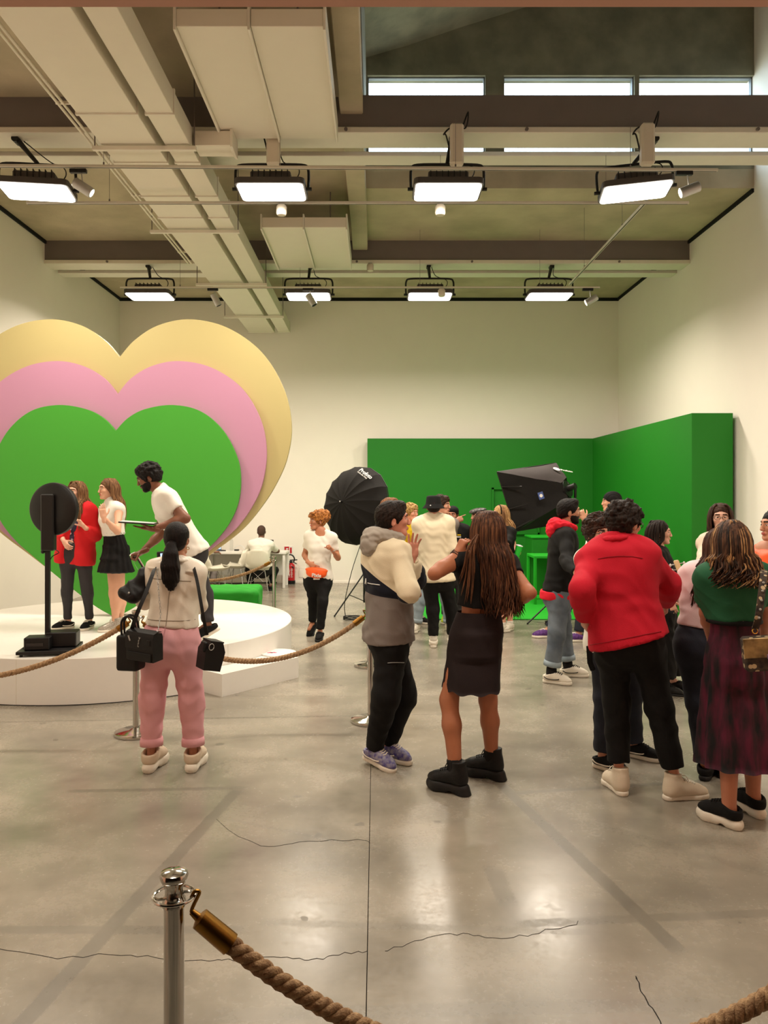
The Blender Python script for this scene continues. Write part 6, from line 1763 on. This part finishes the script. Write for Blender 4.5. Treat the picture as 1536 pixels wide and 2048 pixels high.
p = Person('dark curly-haired man in pale jeans and white sneakers behind the man with bucket hat', 1.78, False, -10, (882, 1036), (868, 1138), (885, 1012), [(899, 1262, 12), (832, 1263, -18)], [(894, 1200, -.02), (840, 1200, -.02)],
           [((904, 1082, 1), (898, 1112, -1)), ((856, 1080, 1), (852, 1112, -1))], skin=(198, 142, 116), hyaw=60, hairc=(40, 28, 22))
p.hair_cap(m_hcurlbr, .020, .006, 60, curls=140, cr=.015, quiff=.012); p.top('tee_shirt', c_grey, hem=-.1, sleeve=.7)
p.trousers(c_jeanl, rT=.10, rK=.082, rA=.070, hem=1.9, cuff=c_jeanl); p.shoes('sneaker', s_white, s_white, m_lace)

p = Person('dark-bearded man in black tee and dark beanie pointing to the right with one hand', 1.68, False, -12, (909, 1053), (910, 1145), (905, 1031), [(922, 1246, 10), (891, 1245, -15)], [(922, 1194), (893, 1194)],
           [((930, 1092, 1), (926, 1118, -1)), ((894, 1062, -1.02), (912, 1042, -1))], skin=(186, 126, 100), hyaw=-18, hpitch=4, hands=('relax', 'point'), hdirs=(None, (1, -.1, .45)), palms=(None, (.2, .9, -.4)), hairc=(20, 15, 13))
p.hair_cap(m_hblack, .010, .002, 40, front=.058, seed=3); p.beard(m_hblack)
f = Field(.007); f.ell((0, .022, .062), (.088, .106, .080)); f.cut((0, 0, .052), (0, -.18, -1)); V, F = f.mesh(1); link_mesh('beanie', arr_mesh('beanie', xf(V, p.Mh), F), c_black, p.root)
to = p.top('tee_shirt', c_black, hem=-.1, sleeve=.7)
for xx, yy, m in ((917, 1070, c_yellow), (917, 1074, m_print)):
    loc, n = on_surf(to, xx, yy, .002)
    if loc is not None: MB().obox(loc, (.035, .004, .008), None, .002).build('chest_print', m, p.root)
p.trousers(c_charcoal, rT=.095, rK=.075, rA=.06); p.shoes('sneaker', s_neon, s_white, None)

p = Person('man in grey leather flat cap seen just above the long-haired woman', 1.68, False, -70, (962, 1055), (962, 1145), (956, 1034), [(957, 1243, -70), (970, 1241, -70)], [(957, 1192), (970, 1192)],
           [((955, 1095, -1), (948, 1120, -1)), ((970, 1095, 1), (962, 1120, 1))], skin=(206, 150, 124), hyaw=-70, detail=False)
p.hair_cap(m_hdark, .008, .003, 40, nape=-.05)
f = Field(.007); f.ell((0, .012, .098), (.098, .122, .036), Matrix.Rotation(.12, 3, 'X')); f.cone((-.05, -.105, .066), (.05, -.105, .066), .014, .014, .05); f.ell((0, .015, .07), (.086, .105, .03), k=.02)
V, F = f.mesh(1); V = V + vnorm(V, F) * (.004 * wr(V, 2, 50))[:, None]; link_mesh('flat_cap', arr_mesh('flat_cap', xf(V, p.Mh), F), pm('grey_cap_leather', (74, 70, 70), .4, var=.2, scale=8), p.root)
p.top('shirt', c_black, hem=-.1); p.trousers(c_charcoal); p.shoes('sneaker', c_black, s_black, None)

p = Person('blond woman with dark headband, black top and dotted skirt standing in profile', 1.66, True, -62, (1008, 1057), (1012, 1140), (1000, 1029), [(1005, 1264, -42), (1020, 1261, -35)], [(1006, 1200), (1017, 1200)],
           [((1012, 1090, -1), (1000, 1110, -1)), ((1026, 1085, 1), (1031, 1104, -1))], skin=(222, 162, 134), hyaw=-80, bare=True, skirted=True, hands=('relax', 'grip'), hdirs=(None, (.3, -.6, .1)), palms=(None, (-.4, -.3, -.5)), hairc=(150, 108, 70))
p.hair_long(m_hblond, .33, 110, back=.11, phi=100, mats=[m_hblond, m_hmid2], spread=.85)
MB().tube([p.Mh @ Vector((.098 * math.cos(a), -.012, .035 + .104 * math.sin(a))) for a in np.linspace(-.25, math.pi + .25, 18)], .007, 6).build('headband', c_black, p.root, 2)
p.top('puff_sleeve_top', c_black, hem=.24, inf=.016, sleeve=.95, loose=.0, sl_loose=.026, amp=.006)
p.skirt(c_dots, waist=.34, hem_z=.70, hemr=(.22, .19), pleats=9, pamp=.010)
p.shoes('sneaker', s_white, s_white, m_lace, sock=m_sockw)
hc_ = p.handM[1] @ Vector((0, .035, .075)); d = Vector((.25, -.1, 1)).normalized(); Rq = d.to_track_quat('Z', 'Y').to_matrix()
t = thing('green_cup', 'bright green plastic cup held by the blond woman in the dotted skirt', 'cup', hc_)
m_gp = pm('bright_green_plastic', (40, 200, 60), .35)
MB().lathe([(0, -.10), (.030, -.10), (.032, -.09), (.046, .10), (.043, .10), (.030, -.085), (0, -.085)], hc_, 20, R=Rq).build('cup_body', m_gp, t, True); MB().lathe([(0, .10), (.047, .10), (.047, .108), (.02, .115), (0, .115)], hc_, 20, R=Rq).build('lid', m_cap, t)

# --- man with the red hood
p = Person('bearded man in black sweater with red hood and blue-grey jeans facing right', 1.76, False, 88, (1128, 1061), (1118, 1180), (1139, 1025), [(1136, 1353, 84), (1102, 1366, 62)], [(1126, 1258, .02), (1114, 1266, -.05)],
           [((1140, 1126, 1), (1158, 1140, -1)), ((1133, 1122, -1), (1153, 1146, -1))], skin=(196, 144, 116), hyaw=88, near=True, hairc=(22, 17, 15), hipyaw=75, sw=.165)
p.hair_cap(m_hblack, .012, .003, 60, front=.062, quiff=.014, seed=6, nape=-.05); p.beard(m_hblack)
f = Field(.009); p.torso(f, -.12, .0, .038, shoulders=False); f.cut(p.tl(-.02), p.up); f.cut(p.tl(-.16), -p.up); p.put('tee_hem', f, c_hoodred, .003, 14)
p.top('sweater', c_black, hem=-.02, inf=.024, sleeve=1.95, loose=.025, amp=.006, sl_loose=.010); p.hood(c_hoodred, 1.05)
p.trousers(c_jean, waist=.1, rT=.104, rK=.082, rA=.072, hem=1.80, cuff=c_jeanl, amp=.008); p.shoes('sneaker', s_white, s_white, m_sockb, sock=m_sockb, stripe=s_black)

# --- person with black beanie and purple shoes
p = Person('tall person in white shirt and black beanie wearing purple patterned canvas shoes', 1.80, False, -80, (1212, 1038), (1178, 1160), (1222, 1005), [(1158, 1283, -86), (1096, 1275, -86)], [(1166, 1222), (1130, 1215)],
           [((1186, 1066, -1), (1168, 1038, -1)), ((1190, 1090, 1), (1176, 1110, 1))], skin=(206, 150, 122), hyaw=-100, hands=('grip', 'relax'), hdirs=((-.4, 0, 1), None), detail=False)
p.hair_cap(m_hblack, .006, .0, 40, nape=-.05)
f = Field(.008); f.ell((0, .02, .045), (.094, .112, .096)); f.ell((0, .05, -.01), (.082, .075, .07), k=.03); f.cut((0, 0, .0), (0, -.35, -1)); V, F = f.mesh(1); V = V + vnorm(V, F) * (.0025 * np.sin(V[:, 0] * 300))[:, None]; link_mesh('beanie', arr_mesh('beanie', xf(V, p.Mh), F), c_black, p.root)
to = p.top('shirt', c_white, hem=-.08, inf=.022, sleeve=.9, loose=.03, amp=.007); p.trousers(c_jeand, rT=.1, rK=.078, rA=.064, hem=1.92); p.shoes('low', s_purple, s_white, m_lace)
surf_line('shoulder_strap', to, [(1162, 1090), (1168, 1080), (1174, 1070), (1180, 1061), (1187, 1053)], .012, m_black, p.root)
w_ = p.W[0]; d = (p.W[0] - p.E[0]).normalized(); R = d.to_track_quat('Z', 'Y').to_matrix(); MB().tube([w_ - d * .02 + R @ Vector((.033 * math.cos(a), .033 * math.sin(a), 0)) for a in np.linspace(0, math.tau, 15)], .004, 5).build('bracelet', m_gold, p.root)

# --- person with glasses behind the red jacket
p = Person('person with dark curly hair and glasses half hidden behind the man in red jacket', 1.64, False, 30, (1204, 1098), (1224, 1270), (1200, 1070), [(1268, 1514, 52), (1206, 1538, 40)], [(1260, 1390), (1212, 1395)],
           [((1250, 1165, 1), (1248, 1210, -1)), ((1186, 1165, -1), (1200, 1210, -1))], skin=(196, 140, 114), near=True, hyaw=10, hairc=(40, 28, 22))
p.hair_cap(m_hcurlbr, .022, .007, 50, front=.056, curls=150, cr=.018, nape=-.09, ears=False, seed=12); m_gl = pm('dark_glasses_frame', (30, 26, 26), .3); p.glasses(m_gl)
p.top('shirt', c_white, hem=-.14, inf=.020, sleeve=.8, loose=.02); p.trousers(c_jeand, waist=.1, rT=.096, rK=.078, rA=.062, hem=1.94)
st0 = px(1178, 1292, 4.95); MB().tube([st0, px(1180, 1325, 4.95), px(1186, 1340, 4.95)], .018, 4).build('hanging_strap', c_black, p.root)
p.shoes('sneaker', c_black, s_white, m_laceb, stripe=s_white)

# --- man in the red jacket
p = Person('man with glasses in crimson work jacket and cream high tops leaning right, back turned', 1.80, False, 166, (1232, 1090), (1257, 1274), (1250, 1050), [(1238, 1584, 186), (1352, 1598, 100)], [(1233, 1404, .02), (1318, 1412, .0)],
           [((1164, 1180, -1), (1170, 1236, 1)), ((1338, 1168, 1), (1330, 1205, 1))], skin=(206, 146, 120), near=True, hyaw=128, hpitch=6, hands=('relax', 'relax'), hairc=(44, 30, 24), dyn=.03, dyhead=.05, hipyaw=168, sw=.155, sh_drop=.075)
p.hair_cap(m_hdark, .020, .006, 50, front=.062, curls=60, cr=.018, quiff=.016, nape=-.055, seed=7); p.glasses(m_gl)
jo = p.top('work_jacket', c_redj, hem=-.05, inf=.030, sleeve=1.96, loose=.05, amp=.006, fr=11, sl_loose=.020, rW=.056, neckcut=.06, hemtilt=.16, label='boxy crimson cotton jacket')
f = Field(.008); c = p.k
ring = [p.N + p.up * (.058 * c) + p.ax * (.084 * c * math.sin(a)) - p.tf * (.080 * c * math.cos(a)) for a in np.linspace(-2.2, 2.2, 12)]
for a, b in zip(ring[:-1], ring[1:]): f.cone(a - p.up * .012, b - p.up * .012, .016, .016, .01); f.cone(a + (a - p.N).normalized() * .016 - p.up * .03, b + (b - p.N).normalized() * .016 - p.up * .03, .010, .010, .012)
p.put('collar', f, c_redj, .002, 30)
m_rseam = pm('dark_red_stitching', (150, 14, 34), .8)
surf_line('yoke_seam', jo, [(1196, 1118), (1215, 1114), (1240, 1112), (1265, 1113), (1285, 1117)], .002, m_rseam, p.root)
surf_line('hem_stitch', jo, [(1180, 1290), (1210, 1285), (1240, 1279), (1270, 1273), (1300, 1267), (1322, 1263)], .002, m_rseam, p.root)
p.trousers(c_black, waist=.1, rT=.104, rK=.080, rA=.066, hem=1.80, amp=.006); p.shoes('hightop', s_cream, s_white, m_lace)
for s_o in [o for o in p.root.children if o.name.startswith('shoe')]:
    so = s_o.children[0]; 
# --- woman in black shirt behind him
p = Person('woman with dark bob in black shirt and wide black trousers looking right, phone in hand', 1.55, True, 66, (1316, 1099), (1324, 1200), (1320, 1067), [(1346, 1380, 64), (1328, 1388, 60)], [(1338, 1290), (1326, 1292)],
           [((1346, 1148, 1), (1352, 1190, -1)), ((1318, 1160, -1), (1340, 1202, -1))], skin=(222, 170, 146), hyaw=74, hands=('relax', 'relax'), hdirs=(None, (.35, -.1, -.95)), hairc=(34, 24, 20))
p.hair_long(m_hdark, .24, 120, back=.085, phi=112, spread=.95, wave=.016, curl=.008, mats=[m_hdark])
p.top('shirt', c_black, hem=-.12, inf=.018, loose=.02, sl_loose=.010, amp=.007, neckcut=.06); p.trousers(c_black, rT=.105, rK=.108, rA=.112, hem=1.82, amp=.008); p.shoes('derby', c_bleather, s_black, m_laceb)
hc_ = p.handM[1] @ Vector((0, .03, .06)); t = thing('phone', 'dark phone held low by the woman in the black shirt', 'phone', hc_); MB().obox(hc_ + Vector((-.05, -.02, .0)), (.075, .005, .036), Matrix.Rotation(.5, 3, 'Y'), .003).build('body', m_black, t); MB().obox(hc_ + Vector((-.05, -.0265, 0)), (.068, .001, .031), Matrix.Rotation(.5, 3, 'Y')).build('screen', pm('dark_phone_glass', (40, 42, 50), .1), t)
# ukulele neck rising between people
m_wood = pm('pale_maple_wood', (214, 182, 132), .45, var=.12, scale=20, stretch=(4, 4, .6)); m_wood2 = pm('dark_body_wood', (92, 54, 30), .4, var=.2, scale=10)
a, b = px(1361, 1146, 5.5), px(1392, 1230, 5.35); d = (b - a).normalized(); xn = d.cross(Vector((0, 1, 0))).normalized(); yn = xn.cross(d) * -1; R = frame(xn, d.cross(xn) * -1 if False else xn.cross(d) * -1, d)
t = thing('ukulele', 'small guitar with pale neck and pegs rising beside the woman in the pink shirt', 'guitar', a)
MB().obox(a.lerp(b, .5), (.016, .010, (b - a).length / 2), R, .004).build('neck', m_wood, t)
MB().obox(a - d * .05, (.019, .008, .05), R, .006).build('headstock', m_wood, t)
for q in (-1, 1):
    for k in (0, 1):
        e = a - d * (.03 + .04 * k); MB().tube([e, e + R @ Vector((q * .045, 0, 0))], .004, 6).build('tuning_peg', m_silver, t); MB().sphere(e + R @ Vector((q * .05, 0, 0)), (.009, .006, .012), 8).build('peg_button', m_print, t)
f = Field(.009); f.ell(b + d * .10, (.085, .03, .08), R, k=0); f.ell(b + d * .23, (.105, .032, .10), R, k=.05); V, F = f.mesh(1); link_mesh('body', arr_mesh('body', V, F), m_wood2, t)
# --- woman in oatmeal sweater
p = Person('woman with round glasses and long brown hair in oatmeal sweater facing the camera', 1.68, True, -8, (1446, 1073), (1450, 1190), (1441, 1037), [(1462, 1424, 0), (1436, 1424, -10)], [(1462, 1310), (1438, 1310)],
           [((1500, 1122, -1), (1478, 1140, -1)), ((1408, 1124, -1), (1428, 1150, -1))], skin=(232, 186, 164), hyaw=-20, hairc=(70, 46, 34))
p.hair_long(hairm('chestnut_hair', (78, 52, 40), (46, 30, 23)), .40, 130, back=.09, phi=128, spread=.98, seed=15); p.glasses(pm('thin_metal_glasses', (120, 100, 80), .3, .8))
p.top('sweater', c_oat, hem=-.1, inf=.022, loose=.02, sl_loose=.016, amp=.006); p.trousers(c_jeand); p.shoes('sneaker', s_white, s_white, m_lace)
# --- woman in pale pink shirt
p = Person('woman in pale pink shirt and dark indigo jeans standing behind the green tee', 1.66, True, 152, (1430, 1140), (1411, 1282), (1440, 1096), [(1412, 1556, 145), (1448, 1552, 150)], [(1398, 1402), (1440, 1402)],
           [((1380, 1236, -1), (1404, 1300, 1)), ((1460, 1215, 1), (1440, 1250, 1))], skin=(178, 122, 92), near=True, hyaw=150, hdirs=((.15, .1, -1), None), palms=((.9, .3, 0), None), hairc=(50, 34, 26), hipyaw=150)
p.hair_long(m_hauburn, .42, 120, back=.11, phi=112, spread=1.0, grav=(-.05, 0, 0), seed=21)
p.top('shirt', c_rose, hem=.18, inf=.024, sleeve=.80, loose=.025, sl_loose=.022, amp=.006); p.trousers(c_jeand, waist=.24, rT=.102, rK=.08, rA=.066, hem=1.95); p.shoes('sneaker', c_black, s_black, m_laceb)
# --- woman in green tee
m_skirtp = pm('maroon_black_print', (84, 16, 42), .85, col2=(16, 14, 18), scale=15, stretch=(1.5, 1.5, .32), bump=.1, bscale=200)
p = Person('woman with highlighted wavy hair in bottle green tee and maroon printed skirt, back turned', 1.64, True, 178, (1466, 1134), (1470, 1322), (1462, 1089), [(1458, 1653, 215), (1507, 1630, 197)], [(1455, 1462), (1500, 1455)],
           [((1412, 1226, 1), (1422, 1282, 1)), ((1532, 1226, 1), (1528, 1280, 1))], skin=(186, 122, 94), near=True, hyaw=172, hpitch=8, bare=True, skirted=True, hairc=(60, 42, 32), sw=.15, detail=False)
m_hh = hairm('caramel_highlight_hair', (190, 146, 98), (120, 84, 54)); p.hair_long(m_hbrown, .30, 480, r=.0050, back=.105, phi=125, spread=1.15, wave=.022, curl=.016, mats=[m_hbrown, m_hdark, m_hbrown, m_hh], v=.020, endw=.22, seed=5)
p.top('tee_shirt', c_green, hem=.44, inf=.022, sleeve=.66, loose=.030, sl_loose=.020, amp=.006, fr=13)
p.skirt(m_skirtp, waist=.49, hem_z=.315, hemr=(.215, .18), pleats=11, pamp=.016, amp=.004)
wb = MB()
wb.tube([p.tl(.43) + p.hax * (.136 * math.cos(a)) + p.hfw * (.106 * math.sin(a)) for a in np.linspace(0, math.tau, 33)], .014, 6); wb.build('waistband', c_black, p.root, 2)
zp = on_surf([o for o in p.root.children if o.name.startswith('skirt')][0], 1485, 1238, .006)[0]
if zp is not None: MB().obox(zp, (.003, .003, .02), None, .001).build('zip_pull', m_silver, p.root)
p.shoes('chunky', c_black, s_white, m_laceb)
GREEN = p
m_snake = pattern_print('snakeskin_print', (70, 56, 44), (34, 28, 26), (186, 164, 128), 34)
bc = px(1526, 1306, 3.88); t = thing('snakeskin_bag', 'snakeskin shoulder bag hanging at the right hip of the woman in green tee', 'bag', bc)
Rb = Matrix.Rotation(math.radians(-14), 3, 'Z') @ Matrix.Rotation(math.radians(-6), 3, 'Y')
MB().obox(bc, (.095, .04, .085), Rb, .012).build('bag_body', m_snake, t)
MB().obox(bc + Rb @ Vector((0, -.043, .035)), (.096, .005, .05), Rb, .003).build('flap', pm('gold_flap_leather', (168, 140, 92), .3, .3, col2=(92, 74, 50), scale=14), t)
MB().obox(bc + Rb @ Vector((.02, -.050, -.01)), (.012, .004, .012), Rb, .002).build('clasp', pm('violet_clasp', (120, 96, 140), .3), t)
sh = p.S[1] + Vector((.02, -.06, .075)); sp = [px(1510, 1258, 3.9), px(1516, 1235, 3.88), px(1521, 1200, 3.9), px(1525, 1165, 3.95), px(1527, 1146, 4.02), px(1526, 1141, 4.16), px(1525, 1160, 4.34)]
P_ = cat(sp, 4); mb = MB(); vs = []; fs = []
for q in P_: vs += [q + Vector((-.018, 0, 0)), q + Vector((.018, 0, 0)), q + Vector((.018, -.006, .002)), q + Vector((-.018, -.006, .002))]
for i in range(len(P_) - 1):
    for k in range(4): fs.append((4 * i + k, 4 * i + (k + 1) % 4, 4 * i + 4 + (k + 1) % 4, 4 * i + 4 + k))
mb.raw(vs, fs).build('strap', m_snake, t)
for q in range(5): MB().sphere(P_[4 + q * 2] + Vector((0, -.010, 0)), .007, 8).build('strap_stud', m_silver, t)
MB().tube([sp[0] + Vector((.014 * math.cos(a), 0, .014 * math.sin(a) - .01)) for a in np.linspace(0, math.tau, 11)], .003, 5).build('ring', m_gold, t)
# --- woman at the right edge
p = Person('woman in orange top at the right edge of the picture, facing left in profile', 1.66, True, -62, (1562, 1086), (1566, 1230), (1549, 1053), [(1560, 1505, -70), (1580, 1500, -70)], [(1560, 1360), (1580, 1360)],
           [((1548, 1150, -1), (1520, 1135, -1)), ((1580, 1150, 1), (1575, 1200, 1))], skin=(196, 138, 108), hyaw=-82, hairc=(30, 22, 19))
cap = p.hair_cap(m_hblack, .010, .003, 45, nape=-.06, facew=.088); f = Field(.008); pt = [p.Mh @ Vector(v) for v in ((0, .10, .02), (0, .15, -.01), (0, .16, -.12), (0, .15, -.24))]
for a, b, ra, rb in zip(pt[:-1], pt[1:], (.024, .035, .040), (.035, .040, .015)): f.cone(a, b, ra, rb, .03)
p.put('ponytail', f, m_hblack, .004, 50)
p.top('tank_top', c_orange, hem=-.10, inf=.026, sleeve=0, loose=.01, scoop=.06, neckcut=-.01); p.trousers(c_jean); p.shoes('sneaker', s_white, s_white, m_lace)

# ------------------------------------------------------------------ bags of the woman in pink trousers
p = PINK; m_bagl = pm('black_grained_leather', (15, 14, 14), .5, var=.1, scale=9, bump=.2, bscale=420, spec=.35)
def strap(pts, w, m, par, nm='strap', th=.004):
    P_ = cat(pts, 5); vs = []; fs = []
    for i, q in enumerate(P_):
        tg = (P_[min(i + 1, len(P_) - 1)] - P_[max(i - 1, 0)]).normalized(); n = Vector((0, -1, .15)); sd = tg.cross(n).normalized(); n = sd.cross(tg)
        vs += [q - sd * w, q + sd * w, q + sd * w + n * th, q - sd * w + n * th]
    for i in range(len(P_) - 1):
        for k in range(4): fs.append((4 * i + k, 4 * i + (k + 1) % 4, 4 * i + 4 + (k + 1) % 4, 4 * i + 4 + k))
    fs += [(3, 2, 1, 0), tuple(4 * (len(P_) - 1) + k for k in range(4))]
    return MB().raw(vs, fs).build(nm, m, par)
bc = px(289, 1291, 4.74); R = Matrix.Rotation(math.radians(-24), 3, 'Z') @ Matrix.Rotation(math.radians(3), 3, 'Y') @ Matrix.Rotation(math.radians(4), 3, 'X')
t = thing('satchel_bag', 'black leather flap satchel with silver monogram at the left hip of the woman in pink', 'bag', bc)
Q = lambda x, y, z: bc + R @ Vector((x, y, z))
pf = [(-.045, -.085), (.045, -.085), (.045, .06), (.036, .082), (0, .09), (-.036, .082), (-.045, .06)]
mb = MB(); mb.prism([(y, z) for y, z in pf], .21); mb.v = [tuple(Q(v[1] - .105, v[0], v[2])) for v in mb.v]; mb.build('bag_body', m_bagl, t, True)
fl_ = [(-.051, -.012), (-.047, -.012), (-.047, .060), (-.037, .086), (0, .0945), (.03, .09), (.03, .094), (0, .099), (-.040, .090), (-.051, .062)]
mb = MB(); mb.prism(fl_, .214); mb.v = [tuple(Q(v[1] - .107, v[0], v[2])) for v in mb.v]; mb.build('flap', m_bagl, t, True)
MB().obox(Q(0, -.049, -.058), (.092, .004, .026), R, .002).build('front_pocket', m_bagl, t)
for k, (ch, dx, dz) in enumerate((('Y', .006, .050), ('S', .0, .033), ('L', -.002, .016))):
    text_mesh('monogram', ch, .040, Matrix.Translation(Q(dx, -.0525, dz)) @ R.to_4x4() @ Matrix.Rotation(math.pi / 2, 4, 'X') @ Matrix.Rotation(-.18, 4, 'Z') @ Matrix.Scale(.55, 4, (1, 0, 0)), m_silver, t, .002)
MB().cyl(Q(-.08, -.052, .066), Q(-.066, -.053, .035), .005, n=8).build('lock_pin', m_silver, t); MB().obox(Q(.075, -.052, .036), (.013, .003, .018), R, .002).build('leather_tag', m_bagl, t)
sL = p.S[0]
strap([Q(-.10, 0, .085), px(274, 1228, 4.72), px(290, 1190, 4.76), px(303, 1155, 4.84), px(309, 1138, 4.93), px(312, 1137, 5.05), px(312, 1150, 5.2)], .012, m_bagl, t, 'shoulder_strap')
ch = cat([Q(.10, 0, .09), px(321, 1230, 4.76), px(318, 1190, 4.78), px(315, 1155, 4.84), px(314, 1140, 4.93)], 7); mb = MB()
for i, q in enumerate(ch[:-1]):
    d = (ch[i + 1] - q).normalized(); s_ = d.cross(Vector((0, 1, 0))).normalized() if i % 2 else Vector((0, -1, 0)); c_ = q.lerp(ch[i + 1], .5); L_ = (ch[i + 1] - q).length * .62
    mb.tube([c_ + d * (L_ * math.cos(a)) + s_ * (.0055 * math.sin(a)) for a in np.linspace(0, math.tau, 9)], .0016, 4)
mb.build('chain_strap', m_silver, t)
bc2 = px(262, 1297, 4.86); t = thing('tote_bag', 'black tote with round handles hanging behind the flap satchel', 'bag', bc2)
f = Field(.008); R2 = Matrix.Rotation(math.radians(-10), 3, 'Z'); f.box(bc2 + Vector((.0, 0, -.02)), (.055, .045, .095), R2, .018); V, F = f.mesh(1); link_mesh('bag_body', arr_mesh('bag_body', V, F), m_bagl, t)
for q in (-.025, .03): MB().tube(cat([bc2 + Vector((-.05, q, .09)), bc2 + Vector((-.052, q, .17)), bc2 + Vector((-.02, q, .205)), bc2 + Vector((.02, q, .19)), bc2 + Vector((.04, q, .12)), bc2 + Vector((.045, q, .09))], 5), .0075, 8).build('handle', m_bagl, t, 2)
bc3 = px(422, 1306, 4.80); t = thing('bucket_bag', 'small boxy black leather bag at the right hip of the woman in pink', 'bag', bc3)
R3 = Matrix.Rotation(math.radians(34), 3, 'Z') @ Matrix.Rotation(math.radians(12), 3, 'Y'); Q = lambda x, y, z: bc3 + R3 @ Vector((x, y, z))
pf = [(-.055, -.10), (.055, -.10), (.065, .02), (.04, .075), (-.04, .075), (-.065, .02)]
mb = MB(); mb.prism(pf, .13); mb.v = [tuple(Q(v[0], v[1] - .065, v[2])) for v in mb.v]; mb.build('bag_body', m_bagl, t, True)
MB().obox(Q(0, -.0, .078), (.045, .068, .004), R3, .002).build('top_flap', m_bagl, t)
for q in (0,): MB().tube([Q(-.035 + .016 * math.cos(a), -.07, .045 + .02 * math.sin(a)) for a in np.linspace(0, math.tau, 13)], .0028, 6).build('metal_ring', m_silver, t, 2)
MB().obox(Q(-.07, -.03, .04), (.012, .03, .03), R3, .006).build('side_pouch', m_bagl, t)
strap([px(414, 1270, 4.76), px(408, 1240, 4.74), px(402, 1205, 4.76), px(395, 1165, 4.82), px(389, 1140, 4.92), px(388, 1136, 5.02), px(388, 1148, 5.2)], .010, m_bagl, t, 'shoulder_strap')
f = Field(.009); q0 = px(268, 1172, 5.02)
qa, qb, qc, qd = px(288, 1146, 5.06), px(252, 1184, 5.0), px(266, 1194, 4.98), px(284, 1184, 5.02)
f.cone(qa, qb, .022, .038, .03); f.cone(qb, qc, .040, .036, .03); f.cone(qa, qc, .024, .036, .03); f.cone(qa, qd, .03, .04, .03); f.cone(qb, qb + Vector((-.012, 0, .02)), .03, .02, .02)
V, F = f.mesh(1); V = V + vnorm(V, F) * (.010 * wr(V, 1.0, 11))[:, None]
t = thing('leather_jacket_bundle', 'folded black leather jacket over the left forearm of the woman in pink trousers', 'jacket', q0); link_mesh('folded_leather', arr_mesh('folded_leather', V, F), pm('glossy_black_leather', (13, 12, 13), .5, var=.1, bump=.2, bscale=60, spec=.35), t)
MB().sphere(px(258, 1186, 4.945), .008, 8).build('snap_button', m_silver, t)

# green beanbag behind the stage
b0 = px(452, 1197, 11.4); f = Field(.02); zc = .17
f.box((-2.32, 11.5, .20), (.52, .36, .135), Matrix.Rotation(.06, 3, 'Z'), .07); f.ell((-2.3, 11.45, .33), (.4, .3, .07), k=.1); f.cut((0, 0, .005), (0, 0, -1))
V, F = f.mesh(1); V = V + vnorm(V, F) * (.014 * wr(V, 2.0, 5) * (V[:, 2] > .03))[:, None]
mark(link_mesh('beanbag', arr_mesh('beanbag', V, F), m_gcloth), 'low green cloth beanbag on the floor behind the round stage', 'beanbag')
